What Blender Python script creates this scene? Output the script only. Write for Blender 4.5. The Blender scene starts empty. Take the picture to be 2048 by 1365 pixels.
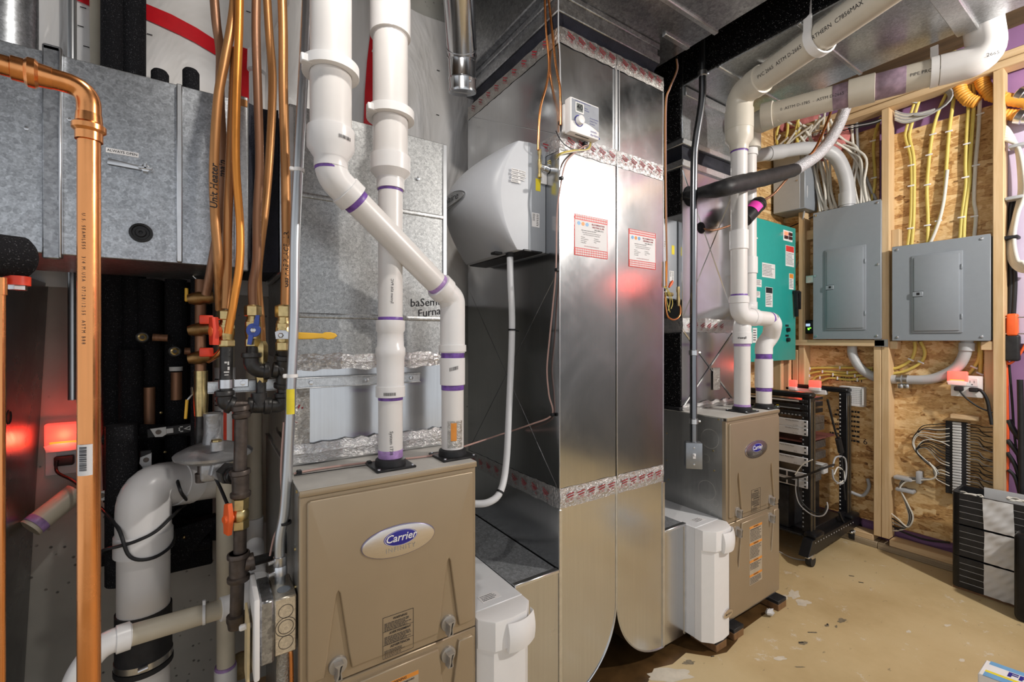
import bpy, bmesh, math, random
from mathutils import Vector, Matrix
random.seed(7)
S = bpy.context.scene
COL = S.collection
PI = math.pi

# ---------------------------------------------------------------- camera, world, lamps, exposure
YAW = math.radians(56.25)                       # the furnace fronts run 56.25 degrees clockwise of the view
FPX, HZ, EYE = 900.0, 680.0, 1.27
FWD = Vector((math.cos(YAW), math.sin(YAW), 0))
RGT = Vector((math.sin(YAW), -math.cos(YAW), 0))
cam_data = bpy.data.cameras.new('camera')
cam = bpy.data.objects.new('camera', cam_data)
COL.objects.link(cam)
cam_data.sensor_width = 36.0
cam_data.lens = FPX / 2048 * 36
cam_data.shift_y = -(682.5 - HZ) / 2048
cam_data.clip_start = 0.02
cam.location = (0, 0, EYE)
cam.rotation_euler = (PI / 2, 0, math.atan2(FWD.y, FWD.x) - PI / 2)
S.camera = cam

world = bpy.data.worlds.new('world')
S.world = world
world.use_nodes = True
bg = world.node_tree.nodes['Background']
bg.inputs[0].default_value = (0.93, 0.96, 1.0, 1)
bg.inputs[1].default_value = 0.8
S.view_settings.view_transform = 'Standard'
S.view_settings.look = 'None'
S.view_settings.gamma = 1.0
S.view_settings.use_curve_mapping = False
S.view_settings.exposure = 0.0
try:
    S.cycles.use_denoising = True
    S.cycles.max_bounces = 8
    S.cycles.sample_clamp_indirect = 6.0
except Exception:
    pass

def lamp(name, loc, power, color, size):
    d = bpy.data.lights.new(name, 'POINT')
    d.energy, d.color, d.shadow_soft_size = power, color, size
    o = bpy.data.objects.new(name, d)
    COL.objects.link(o)
    o.location = loc
    return o
lamp('ceiling_bulb_near_furnace', (0.28, 0.62, 2.42), 21, (1.0, 0.95, 0.88), 0.035)
lamp('ceiling_bulb_mid_room', (2.52, -0.75, 2.42), 165, (1.0, 0.945, 0.87), 0.05)

# ---------------------------------------------------------------- geometry helpers
def ray(u, v):
    return FWD + RGT * ((u - 1024) / FPX) + Vector((0, 0, (HZ - v) / FPX))
def P(u, v, x=None, y=None, z=None, t=None):
    """The point of the room seen at (u, v), at a known wall distance x or y, height z or depth t."""
    d = ray(u, v)
    if t is None:
        if x is not None: t = x / d.x
        elif y is not None: t = y / d.y
        else: t = (z - EYE) / d.z
    p = d * t
    p.z += EYE
    return p
def Rp(px, p):
    """Radius in metres of something px pixels wide at point p."""
    return px * 0.5 * (Vector((p.x, p.y, 0)).dot(FWD)) / FPX

class M:
    def __init__(s, fr=None):
        s.v, s.f, s.mi, s.fr, s.cur = [], [], [], fr, 0
    def T(s, p):
        return s.fr(*p) if s.fr else Vector(p)
    def add(s, vs, fs, raw=False):
        n = len(s.v)
        s.v += [Vector(q) if raw else s.T(q) for q in vs]
        s.f += [tuple(i + n for i in f) for f in fs]
        s.mi += [s.cur] * len(fs)
        return s
    def box(s, a0, a1, b0, b1, c0, c1, bev=0.0, seg=2):
        if a1 < a0: a0, a1 = a1, a0
        if b1 < b0: b0, b1 = b1, b0
        if c1 < c0: c0, c1 = c1, c0
        if bev <= 0:
            vs = [(a, b, c) for c in (c0, c1) for b in (b0, b1) for a in (a0, a1)]
            return s.add(vs, [(0, 2, 3, 1), (4, 5, 7, 6), (0, 1, 5, 4), (2, 6, 7, 3), (0, 4, 6, 2), (1, 3, 7, 5)])
        bev = min(bev, 0.49 * min(a1 - a0, b1 - b0, c1 - c0))
        bm = bmesh.new()
        bmesh.ops.create_cube(bm, size=1.0)
        for q in bm.verts:
            q.co = Vector(((a0 + a1) / 2 + q.co.x * (a1 - a0), (b0 + b1) / 2 + q.co.y * (b1 - b0), (c0 + c1) / 2 + q.co.z * (c1 - c0)))
        bmesh.ops.bevel(bm, geom=list(bm.edges), offset=bev, segments=seg, profile=0.5, affect='EDGES')
        return s.frombm(bm)
    def frombm(s, bm):
        bm.verts.index_update()
        s.add([tuple(q.co) for q in bm.verts], [tuple(q.index for q in f.verts) for f in bm.faces])
        bm.free()
        return s
    def prism(s, poly, c0, c1, bev=0.0, seg=2):
        """A polygon in (a, b) extruded from c0 to c1; bev rounds the rim at c1."""
        bm = bmesh.new()
        lo = [bm.verts.new((a, b, c0)) for a, b in poly]
        hi = [bm.verts.new((a, b, c1)) for a, b in poly]
        n = len(poly)
        bm.faces.new(lo[::-1])
        top = bm.faces.new(hi)
        for i in range(n):
            bm.faces.new((lo[i], lo[(i + 1) % n], hi[(i + 1) % n], hi[i]))
        bm.normal_update()
        if bev > 0:
            bmesh.ops.bevel(bm, geom=list(top.edges), offset=bev, segments=seg, profile=0.6, affect='EDGES', clamp_overlap=True)
        bmesh.ops.triangulate(bm, faces=[f for f in bm.faces if len(f.verts) > 4])
        return s.frombm(bm)
    def quad(s, *pts):
        return s.add(pts, [tuple(range(len(pts)))])
    def sheet(s, fn, nu, nv):
        """A grid surface fn(i/nu, j/nv) -> point."""
        vs = [fn(i / nu, j / nv) for j in range(nv + 1) for i in range(nu + 1)]
        w = nu + 1
        return s.add(vs, [(j * w + i, j * w + i + 1, (j + 1) * w + i + 1, (j + 1) * w + i) for j in range(nv) for i in range(nu)])
    def tube(s, pts, r, seg=14, fil=0.0, sm=0, caps=True, flat=1.0, raw=True, wob=None):
        """A round bar through pts: fil rounds corners, sm > 0 draws a smooth curve with sm steps a span."""
        pts = [Vector(p) for p in pts]
        rs = list(r) if isinstance(r, (list, tuple)) else [r] * len(pts)
        if sm:
            q, qr = [], []
            n = len(pts)
            for i in range(n - 1):
                p0, p1, p2, p3 = pts[max(i - 1, 0)], pts[i], pts[i + 1], pts[min(i + 2, n - 1)]
                for k in range(sm):
                    t = k / sm
                    q.append(0.5 * ((2 * p1) + (p2 - p0) * t + (2 * p0 - 5 * p1 + 4 * p2 - p3) * t * t + (3 * p1 - p0 - 3 * p2 + p3) * t ** 3))
                    qr.append(rs[i] * (1 - t) + rs[i + 1] * t)
            pts, rs = q + [pts[-1]], qr + [rs[-1]]
        elif fil > 0 and len(pts) > 2:
            q, qr = [pts[0]], [rs[0]]
            for i in range(1, len(pts) - 1):
                a, b, c = pts[i - 1], pts[i], pts[i + 1]
                d1, d2 = (a - b), (c - b)
                L = min(fil, d1.length * 0.49, d2.length * 0.49)
                e1, e2 = b + d1.normalized() * L, b + d2.normalized() * L
                for k in range(9):
                    t = k / 8
                    q.append(e1 * (1 - t) ** 2 + b * 2 * t * (1 - t) + e2 * t * t)
                    qr.append(rs[i])
            pts, rs = q + [pts[-1]], qr + [rs[-1]]
        n = len(pts)
        tg = []
        for i in range(n):
            d = pts[min(i + 1, n - 1)] - pts[max(i - 1, 0)]
            tg.append(d.normalized() if d.length > 1e-9 else Vector((0, 0, 1)))
        up = Vector((0, 0, 1)) if abs(tg[0].z) < 0.9 else Vector((1, 0, 0))
        x = tg[0].cross(up).normalized()
        vs = []
        for i in range(n):
            x = (x - tg[i] * x.dot(tg[i])).normalized()
            y = tg[i].cross(x)
            for k in range(seg):
                a = 2 * PI * k / seg
                vs.append(pts[i] + x * math.cos(a) * rs[i] + y * math.sin(a) * rs[i] * flat)
        fs = [(i * seg + k, i * seg + (k + 1) % seg, (i + 1) * seg + (k + 1) % seg, (i + 1) * seg + k) for i in range(n - 1) for k in range(seg)]
        if caps:
            fs += [tuple(range(seg))[::-1], tuple((n - 1) * seg + k for k in range(seg))]
        return s.add(vs, fs, raw=True)
    def lathe(s, p0, p1, prof, seg=20, caps=True, rot=0.0):
        """prof: (distance along p0->p1 in metres, radius)."""
        p0, p1 = Vector(p0), Vector(p1)
        t = (p1 - p0).normalized()
        up = Vector((0, 0, 1)) if abs(t.z) < 0.9 else Vector((1, 0, 0))
        x = t.cross(up).normalized()
        y = t.cross(x)
        vs = [p0 + t * d + (x * math.cos(2 * PI * k / seg + rot) + y * math.sin(2 * PI * k / seg + rot)) * r for d, r in prof for k in range(seg)]
        n = len(prof)
        fs = [(i * seg + k, i * seg + (k + 1) % seg, (i + 1) * seg + (k + 1) % seg, (i + 1) * seg + k) for i in range(n - 1) for k in range(seg)]
        if caps:
            fs += [tuple(range(seg))[::-1], tuple((n - 1) * seg + k for k in range(seg))]
        return s.add(vs, fs, raw=True)
    def cyl(s, p0, p1, r, seg=20):
        L = (Vector(p1) - Vector(p0)).length
        return s.lathe(p0, p1, [(0, r), (L, r)], seg)
    def hexa(s, p0, p1, r, rot=0.3):
        L = (Vector(p1) - Vector(p0)).length
        c = min(0.12 * r, L * 0.2)
        return s.lathe(p0, p1, [(0, r - c), (c, r), (L - c, r), (L, r - c)], 6, rot=rot)
    def ball(s, c, r, seg=14, sx=1, sy=1, sz=1):
        vs, fs = [], []
        rings = seg // 2
        for j in range(rings + 1):
            th = PI * j / rings
            for k in range(seg):
                a = 2 * PI * k / seg
                vs.append(Vector(c) + Vector((math.sin(th) * math.cos(a) * r * sx, math.sin(th) * math.sin(a) * r * sy, math.cos(th) * r * sz)))
        fs = [(j * seg + k, j * seg + (k + 1) % seg, (j + 1) * seg + (k + 1) % seg, (j + 1) * seg + k) for j in range(rings) for k in range(seg)]
        return s.add(vs, fs, raw=True)
    def oval(s, a, b, ra, rb, c0, c1, n=40, bev=0.0, rot=0.0):
        ca, sa = math.cos(rot), math.sin(rot)
        poly = []
        for k in range(n):
            x, y = ra * math.cos(2 * PI * k / n), rb * math.sin(2 * PI * k / n)
            poly.append((a + x * ca - y * sa, b + x * sa + y * ca))
        return s.prism(poly, c0, c1, bev)
    def ring(s, a, b, r, w, c, n=32):
        vs = [(a + q * math.cos(2 * PI * k / n), b + q * math.sin(2 * PI * k / n), c) for q in (r - w / 2, r + w / 2) for k in range(n)]
        return s.add(vs, [(k, (k + 1) % n, n + (k + 1) % n, n + k) for k in range(n)])
    def text(s, body, size, fn, al='CENTER', shear=0.0, bold=0.0, sp=1.0):
        """Lettering: fn(x, y) -> local point."""
        key = (body, al, shear, bold, sp)
        if key not in _TXT:
            cu = bpy.data.curves.new('lettering', 'FONT')
            cu.body, cu.align_x, cu.align_y, cu.size, cu.shear, cu.resolution_u, cu.offset, cu.space_character = body, al, 'CENTER', 1.0, shear, 2, bold, sp
            o = bpy.data.objects.new('lettering_source', cu)
            me = bpy.data.meshes.new_from_object(o)
            _TXT[key] = ([tuple(q.co[:2]) for q in me.vertices], [tuple(p.vertices) for p in me.polygons])
            bpy.data.objects.remove(o)
            bpy.data.meshes.remove(me)
            bpy.data.curves.remove(cu)
        vs, fs = _TXT[key]
        return s.add([fn(x * size, y * size) for x, y in vs], fs)
    def label(s, body, size, a, b, c, al='CENTER', rot=0.0, **k):
        ca, sa = math.cos(rot), math.sin(rot)
        return s.text(body, size, lambda x, y: (a + x * ca - y * sa, b + x * sa + y * ca, c), al, **k)
    def scribble(s, a0, a1, b0, b1, rows, c, fill=0.55, seed=1):
        """Rows of print too small to read."""
        rnd = random.Random(seed)
        h = (b1 - b0) / rows
        sg = 1 if a1 > a0 else -1
        W = abs(a1 - a0)
        for i in range(rows):
            bb = b1 - (i + 0.5) * h
            x = 0.0
            end = W * rnd.uniform(0.7, 1.0)
            while x < end:
                w = rnd.uniform(0.03, 0.12) * W
                e = min(x + w, end)
                s.quad((a0 + sg * x, bb - h * fill / 2, c), (a0 + sg * e, bb - h * fill / 2, c), (a0 + sg * e, bb + h * fill / 2, c), (a0 + sg * x, bb + h * fill / 2, c))
                x = e + W * 0.02
        return s
_TXT = {}

# frames: local (a, b, c) = (across, up, out of the face)
def FY(y):  return lambda a, b, c: Vector((a, y - c, b))          # faces the front, a = x
def FX(x):  return lambda a, b, c: Vector((x - c, a, b))          # faces the furnaces (towards -x), a = y
def FXp(x): return lambda a, b, c: Vector((x + c, a, b))          # faces +x
def FZ(z):  return lambda a, b, c: Vector((a, b, z + c))          # faces up
def FXt(x): return lambda a, b, c: Vector((x - c, -a, b))         # as FX with a = -y, so that lettering reads

ORG = {}
def link(o):
    COL.objects.link(o)
    return o
def props(o, label=None, cat=None, group=None, kind=None):
    if label: o['label'] = label
    if cat: o['category'] = cat
    if group: o['group'] = group
    if kind: o['kind'] = kind
    return o
def thing(name, label, cat, loc, group=None):
    o = link(bpy.data.objects.new(name, None))
    o.empty_display_size = 0.05
    o.location = loc
    ORG[o.name] = Vector(loc)
    return props(o, label, cat, group)
def mesh(m, name, mats, org, sharp=38, fix=True):
    me = bpy.data.meshes.new(name)
    me.from_pydata([tuple(q - org) for q in m.v], [], m.f)
    mats = mats if isinstance(mats, (list, tuple)) else [mats]
    for q in mats: me.materials.append(q)
    if len(mats) > 1:
        me.polygons.foreach_set('material_index', m.mi)
    if fix:
        bm = bmesh.new()
        bm.from_mesh(me)
        bmesh.ops.recalc_face_normals(bm, faces=bm.faces)
        bm.to_mesh(me)
        bm.free()
    me.polygons.foreach_set('use_smooth', [True] * len(me.polygons))
    me.set_sharp_from_angle(angle=math.radians(sharp))
    return me
def part(m, name, mats, parent, label=None, sharp=38, kind=None):
    if name in ('print', 'lettering', 'barcode', 'stamp', 'pen_marking', 'slot', 'latch_gap', 'warning_label', 'red_bar', 'digits', 'dial_ring') and not kind: kind = 'stuff'
    r = parent
    while r.parent: r = r.parent
    o = link(bpy.data.objects.new(name, mesh(m, name, mats, ORG[r.name], sharp)))
    o.parent = parent
    return props(o, label, kind=kind)
def solo(m, name, mats, label, cat, group=None, kind=None, sharp=38):
    lo = Vector((min(q.x for q in m.v), min(q.y for q in m.v), min(q.z for q in m.v)))
    hi = Vector((max(q.x for q in m.v), max(q.y for q in m.v), max(q.z for q in m.v)))
    org = Vector(((lo.x + hi.x) / 2, (lo.y + hi.y) / 2, lo.z))
    o = link(bpy.data.objects.new(name, mesh(m, name, mats, org, sharp)))
    o.location = org
    ORG[o.name] = org
    return props(o, label, cat, group, kind)
def struct(m, name, mats, parent=None, kind='structure', sharp=38):
    if parent is not None:
        return part(m, name, mats, parent, sharp=sharp)
    return solo(m, name, mats, None, None, kind=kind, sharp=sharp)
def copy_tree(o, d, label=None, group=None, parent=None):
    c = link(o.copy())
    if parent is None:
        c.location = o.location + Vector(d)
        ORG[c.name] = Vector(c.location)
        if label: c['label'] = label
        if group: c['group'] = group
    else:
        c.parent = parent
    for ch in list(o.children):
        copy_tree(ch, d, parent=c)
    return c
# ---------------------------------------------------------------- materials
def nmat(name):
    m = bpy.data.materials.new(name)
    m.use_nodes = True
    nt = m.node_tree
    return m, nt, nt.nodes['Principled BSDF']
def N(nt, t, **kw):
    n = nt.nodes.new(t)
    for k, v in kw.items():
        if k in n.inputs: n.inputs[k].default_value = v
        else: setattr(n, k, v)
    return n
def ramp(nt, fac, stops):
    r = N(nt, 'ShaderNodeValToRGB')
    el = r.color_ramp.elements
    while len(el) < len(stops): el.new(0.5)
    for e, (p, c) in zip(el, stops):
        e.position, e.color = p, (c if len(c) == 4 else (*c, 1))
    nt.links.new(fac, r.inputs[0])
    return r.outputs[0]
def coords(nt, scale=(1, 1, 1), rot=(0, 0, 0)):
    tc = N(nt, 'ShaderNodeTexCoord')
    mp = N(nt, 'ShaderNodeMapping')
    mp.inputs['Scale'].default_value = scale
    mp.inputs['Rotation'].default_value = rot
    nt.links.new(tc.outputs['Object'], mp.inputs[0])
    return mp.outputs[0]
def bump(nt, bsdf, h, strength, dist=0.01):
    b = N(nt, 'ShaderNodeBump')
    b.inputs['Strength'].default_value = strength
    b.inputs['Distance'].default_value = dist
    nt.links.new(h, b.inputs['Height'])
    nt.links.new(b.outputs[0], bsdf.inputs['Normal'])
def noise(nt, vec, scale, detail=3, rough=0.55, dist=0.0):
    n = N(nt, 'ShaderNodeTexNoise')
    n.inputs['Scale'].default_value = scale
    n.inputs['Detail'].default_value = detail
    n.inputs['Roughness'].default_value = rough
    n.inputs['Distortion'].default_value = dist
    nt.links.new(vec, n.inputs['Vector'])
    return n.outputs['Fac']
def sh(c, k):
    return tuple(max(0, min(1, q * k)) for q in c[:3])
def plain(name, c, rough=0.5, metal=0.0, vary=0.08, scale=30, bmp=0.0, bscale=80, stretch=(1, 1, 1), emit=None, coat=0.0):
    m, nt, b = nmat(name)
    if max(c) < 0.03: b.inputs['Specular IOR Level'].default_value = 0.28
    v = coords(nt, stretch)
    nt.links.new(ramp(nt, noise(nt, v, scale), [(0.3, sh(c, 1 - vary)), (0.7, sh(c, 1 + vary))]), b.inputs['Base Color'])
    b.inputs['Roughness'].default_value = rough
    b.inputs['Metallic'].default_value = metal
    if coat: b.inputs['Coat Weight'].default_value = coat
    if bmp: bump(nt, b, noise(nt, v, bscale), bmp)
    if emit:
        b.inputs['Emission Color'].default_value = (*emit[:3], 1)
        b.inputs['Emission Strength'].default_value = emit[3]
    return m
def spangle(name, c, rough=0.35, scale=90, amt=0.22, metal=0.9, bmp=0.05, rv=0.12):
    """Hot-dip galvanised sheet: crystal patches of slightly different brightness and gloss."""
    m, nt, b = nmat(name)
    v = coords(nt)
    n = N(nt, 'ShaderNodeTexVoronoi')
    n.inputs['Scale'].default_value = scale
    nt.links.new(v, n.inputs['Vector'])
    n2 = N(nt, 'ShaderNodeTexVoronoi')
    n2.inputs['Scale'].default_value = scale * 2.7
    nt.links.new(v, n2.inputs['Vector'])
    mx = N(nt, 'ShaderNodeMix', data_type='RGBA')
    mx.inputs[0].default_value = 0.5
    nt.links.new(n.outputs['Color'], mx.inputs[6]); nt.links.new(n2.outputs['Color'], mx.inputs[7])
    bw = N(nt, 'ShaderNodeRGBToBW')
    nt.links.new(mx.outputs[2], bw.inputs[0])
    nt.links.new(ramp(nt, bw.outputs[0], [(0.2, sh(c, 1 - amt)), (0.55, c), (0.85, sh(c, 1 + amt))]), b.inputs['Base Color'])
    mr = N(nt, 'ShaderNodeMapRange')
    mr.inputs['To Min'].default_value, mr.inputs['To Max'].default_value = rough - rv, rough + rv
    nt.links.new(noise(nt, v, 6, 5), mr.inputs[0])
    nt.links.new(mr.outputs[0], b.inputs['Roughness'])
    b.inputs['Metallic'].default_value = metal
    bump(nt, b, bw.outputs[0], bmp, 0.004)
    return m
def smudged(name, c, rough=0.22, rv=0.12, scale=5, metal=1.0, streak=(60, 60, 1.2), vary=0.05):
    """Bright rolled sheet metal with vertical rolling streaks and hand smudges."""
    m, nt, b = nmat(name)
    st = noise(nt, coords(nt, streak), 3, 4)
    v = coords(nt)
    sm = noise(nt, v, scale, 6, 0.65, 0.6)
    nt.links.new(ramp(nt, st, [(0.25, sh(c, 1 - vary)), (0.75, sh(c, 1 + vary))]), b.inputs['Base Color'])
    mr = N(nt, 'ShaderNodeMapRange')
    mr.inputs['From Min'].default_value, mr.inputs['From Max'].default_value = 0.35, 0.7
    mr.inputs['To Min'].default_value, mr.inputs['To Max'].default_value = rough - rv, rough + rv
    nt.links.new(sm, mr.inputs[0])
    nt.links.new(mr.outputs[0], b.inputs['Roughness'])
    b.inputs['Metallic'].default_value = metal
    bump(nt, b, noise(nt, v, 2.2, 2), 0.05, 0.03)
    return m
def wood(name, c1, c2, scale=6, stretch=(1, 1, 0.06)):
    m, nt, b = nmat(name)
    v = coords(nt, stretch)
    g = noise(nt, v, scale * 8, 4, 0.6, 0.4)
    k = noise(nt, coords(nt), 3, 2)
    mx = N(nt, 'ShaderNodeMath', operation='ADD')
    nt.links.new(g, mx.inputs[0])
    ml = N(nt, 'ShaderNodeMath', operation='MULTIPLY_ADD')
    ml.inputs[1].default_value, ml.inputs[2].default_value = 0.5, -0.25
    nt.links.new(k, ml.inputs[0]); nt.links.new(ml.outputs[0], mx.inputs[1])
    nt.links.new(ramp(nt, mx.outputs[0], [(0.3, c2), (0.62, c1)]), b.inputs['Base Color'])
    b.inputs['Roughness'].default_value = 0.65
    bump(nt, b, g, 0.12, 0.004)
    return m
def osb(name):
    """Oriented strand board: long flakes of several browns lying in all directions."""
    m, nt, b = nmat(name)
    last = None
    for i, (rot, sc) in enumerate([((0.35, 0, 0), (1, 10, 34)), ((-0.5, 0, 0), (1, 9, 40)), ((1.25, 0, 0), (1, 12, 42)), ((0.05, 0, 0), (1, 7, 30))]):
        v = coords(nt, sc, rot)
        vo = N(nt, 'ShaderNodeTexVoronoi')
        vo.inputs['Scale'].default_value = 1.0
        vo.inputs['Randomness'].default_value = 1.0
        nt.links.new(v, vo.inputs['Vector'])
        bw = N(nt, 'ShaderNodeRGBToBW')
        nt.links.new(vo.outputs['Color'], bw.inputs[0])
        if last is None: last = bw.outputs[0]
        else:
            mx = N(nt, 'ShaderNodeMix', data_type='FLOAT')
            nt.links.new(ramp(nt, noise(nt, coords(nt, (1, 1, 1), (0.3 * i, 0.4, 0)), 9 + 3 * i, 2), [(0.48, (0, 0, 0)), (0.52, (1, 1, 1))]), mx.inputs[0])
            nt.links.new(last, mx.inputs[2]); nt.links.new(bw.outputs[0], mx.inputs[3])
            last = mx.outputs[0]
    gr = noise(nt, coords(nt, (1, 12, 40), (0.2, 0, 0)), 5, 4)
    ad = N(nt, 'ShaderNodeMath', operation='MULTIPLY_ADD')
    ad.inputs[1].default_value, ad.inputs[2].default_value = 0.55, 0.0
    nt.links.new(gr, ad.inputs[0])
    a2 = N(nt, 'ShaderNodeMath', operation='MULTIPLY_ADD')
    a2.inputs[1].default_value = 0.55
    nt.links.new(last, a2.inputs[0]); nt.links.new(ad.outputs[0], a2.inputs[2])
    nt.links.new(ramp(nt, a2.outputs[0], [(0.24, (0.13, 0.055, 0.016)), (0.36, (0.42, 0.22, 0.075)), (0.54, (0.64, 0.40, 0.165)), (0.78, (0.80, 0.59, 0.32))]), b.inputs['Base Color'])
    b.inputs['Roughness'].default_value = 0.6
    bump(nt, b, last, 0.25, 0.003)
    return m
def floor_mat(name):
    m, nt, b = nmat(name)
    v = coords(nt)
    base = ramp(nt, noise(nt, v, 2.2, 6, 0.6), [(0.3, (0.47, 0.345, 0.175)), (0.5, (0.56, 0.43, 0.235)), (0.7, (0.60, 0.475, 0.275))])
    sc = ramp(nt, noise(nt, coords(nt, (1, 1, 1)), 9, 8, 0.75, 0.3), [(0.60, (0, 0, 0)), (0.66, (0.8, 0.8, 0.8))])
    mx = N(nt, 'ShaderNodeMix', data_type='RGBA')
    nt.links.new(sc, mx.inputs[0]); nt.links.new(base, mx.inputs[6])
    mx.inputs[7].default_value = (0.66, 0.60, 0.50, 1)
    dk = ramp(nt, noise(nt, coords(nt, (1, 2.5, 1), (0, 0, 0.7)), 14, 6, 0.7), [(0.645, (0, 0, 0)), (0.69, (0.6, 0.6, 0.6))])
    mx2 = N(nt, 'ShaderNodeMix', data_type='RGBA')
    nt.links.new(dk, mx2.inputs[0]); nt.links.new(mx.outputs[2], mx2.inputs[6])
    mx2.inputs[7].default_value = (0.12, 0.10, 0.07, 1)
    nt.links.new(mx2.outputs[2], b.inputs['Base Color'])
    b.inputs['Roughness'].default_value = 0.55
    bump(nt, b, noise(nt, v, 60, 3), 0.05)
    return m
def concrete(name, c):
    m, nt, b = nmat(name)
    v = coords(nt)
    big = noise(nt, v, 3, 5)
    pit = N(nt, 'ShaderNodeTexVoronoi')
    pit.inputs['Scale'].default_value = 42
    nt.links.new(v, pit.inputs['Vector'])
    pr = ramp(nt, pit.outputs['Distance'], [(0.10, (0, 0, 0)), (0.2, (1, 1, 1))])
    msk = ramp(nt, noise(nt, v, 7, 3), [(0.5, (1, 1, 1)), (0.58, (0, 0, 0))])
    mxm = N(nt, 'ShaderNodeMix', data_type='RGBA', blend_type='LIGHTEN')
    mxm.inputs[0].default_value = 1
    nt.links.new(pr, mxm.inputs[6]); nt.links.new(msk, mxm.inputs[7])
    mx = N(nt, 'ShaderNodeMix', data_type='RGBA')
    nt.links.new(mxm.outputs[2], mx.inputs[0])
    mx.inputs[6].default_value = (*sh(c, 0.3), 1)
    nt.links.new(ramp(nt, big, [(0.3, sh(c, 0.72)), (0.7, sh(c, 1.12))]), mx.inputs[7])
    nt.links.new(mx.outputs[2], b.inputs['Base Color'])
    b.inputs['Roughness'].default_value = 0.85
    bump(nt, b, mxm.outputs[2], 0.5, 0.006)
    return m
def polysheet(name):
    m, nt, b = nmat(name)
    v = coords(nt, (1, 1, 0.5), (0, 0.6, 0))
    f = noise(nt, v, 3.2, 3, 0.5, 2.2)
    nt.links.new(ramp(nt, f, [(0.3, (0.74, 0.715, 0.69)), (0.7, (0.88, 0.865, 0.86))]), b.inputs['Base Color'])
    b.inputs['Roughness'].default_value = 0.24
    b.inputs['Coat Weight'].default_value = 0.3
    bump(nt, b, f, 0.5, 0.05)
    return m
def foil(name, c=(0.82, 0.82, 0.83), rough=0.24):
    m, nt, b = nmat(name)
    v = coords(nt)
    f = noise(nt, v, 90, 4, 0.7, 1.5)
    nt.links.new(ramp(nt, f, [(0.3, sh(c, 0.75)), (0.7, c)]), b.inputs['Base Color'])
    b.inputs['Metallic'].default_value = 1.0
    b.inputs['Roughness'].default_value = rough
    bump(nt, b, f, 0.7, 0.006)
    return m
def foam_speck(name, c, spec, scale=260, th=(0.62, 0.7), rough=0.8):
    m, nt, b = nmat(name)
    v = coords(nt)
    f = noise(nt, v, scale, 2, 0.6)
    nt.links.new(ramp(nt, f, [(th[0], c), (th[1], spec)]), b.inputs['Base Color'])
    b.inputs['Roughness'].default_value = rough
    b.inputs['Specular IOR Level'].default_value = 0.15
    bump(nt, b, f, 0.6, 0.003)
    return m

G_SPANG = spangle('galvanised_spangle', (0.47, 0.49, 0.52), 0.33, 110, 0.30)
G_LIGHT = spangle('galvanised_light', (0.44, 0.445, 0.445), 0.42, 150, 0.30)
G_SMOOTH = smudged('galvanised_bright', (0.62, 0.63, 0.645), 0.22, 0.07, 3)
G_DUCT = smudged('galvanised_duct_panel', (0.50, 0.51, 0.525), 0.20, 0.06, 3)
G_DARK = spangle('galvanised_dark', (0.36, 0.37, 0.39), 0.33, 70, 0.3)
G_CEIL = spangle('galvanised_trunk', (0.50, 0.52, 0.54), 0.30, 120, 0.22, bmp=0.10)
G_EDGE = plain('galvanised_edge', (0.74, 0.75, 0.77), 0.3, 1.0)
G_STRUT = spangle('galvanised_strut', (0.62, 0.63, 0.64), 0.34, 150, 0.16)
STEEL = plain('zinc_steel', (0.66, 0.67, 0.69), 0.28, 1.0)
EMT = plain('conduit_steel', (0.56, 0.58, 0.60), 0.34, 0.95, 0.14, 40, 0.0, 80, (1, 1, 0.1))
COPPER = smudged('copper_bright', (0.86, 0.37, 0.14), 0.25, 0.08, 14, 1.0, (30, 30, 0.8), 0.14)
COPPER_DULL = smudged('copper_aged', (0.47, 0.225, 0.085), 0.45, 0.10, 14, 0.6, (40, 40, 1.0), 0.30)
COPPER_BROWN = smudged('copper_brown', (0.27, 0.135, 0.075), 0.48, 0.10, 14, 0.5, (40, 40, 1.0), 0.35)
COPPER_YEL = smudged('copper_yellowed', (0.70, 0.27, 0.05), 0.38, 0.08, 14, 0.7, (40, 40, 1.0), 0.2)
BRASS = plain('brass', (0.64, 0.50, 0.24), 0.34, 1.0, 0.18, 60)
BRASS_OLD = plain('brass_dark', (0.26, 0.15, 0.06), 0.4, 0.9, 0.3, 50)
IRON = plain('black_iron', (0.045, 0.043, 0.042), 0.40, 0.55, 0.35, 40, 0.15, 60)
IRON_BROWN = plain('brown_iron', (0.085, 0.066, 0.056), 0.42, 0.5, 0.3, 40, 0.15, 60)
PVC = plain('pvc_white', (0.72, 0.695, 0.68), 0.32, 0, 0.025, 14)
PVC_FIT = plain('pvc_fitting', (0.77, 0.755, 0.755), 0.28, 0, 0.02, 14)
PVC_CREAM = plain('pvc_cream', (0.60, 0.54, 0.43), 0.38, 0, 0.07, 10)
PVC_BEIGE = plain('pvc_beige', (0.60, 0.555, 0.475), 0.36, 0, 0.05, 10)
PVC_GRAY = plain('pvc_conduit_gray', (0.47, 0.48, 0.50), 0.42, 0, 0.04, 14)
PRIMER = plain('purple_primer', (0.16, 0.07, 0.34), 0.4, 0, 0.35, 60)
PRIMER_L = plain('purple_primer_pale', (0.36, 0.22, 0.48), 0.4, 0, 0.3, 50)
FURN = plain('furnace_tan_paint', (0.385, 0.305, 0.21), 0.36, 0.45, 0.03, 6)
FURN_TOP = plain('furnace_dusty_top', (0.50, 0.485, 0.455), 0.6, 0.2, 0.12, 12)
FURN_SIDE = smudged('furnace_side_steel', (0.40, 0.40, 0.39), 0.36, 0.08, 4, 0.75, (20, 20, 3), 0.06)
WHITE_PL = plain('white_plastic', (0.82, 0.81, 0.81), 0.35, 0, 0.015)
WHITE_CAB = plain('white_cabinet_paint', (0.73, 0.74, 0.765), 0.38, 0, 0.015)
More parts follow.
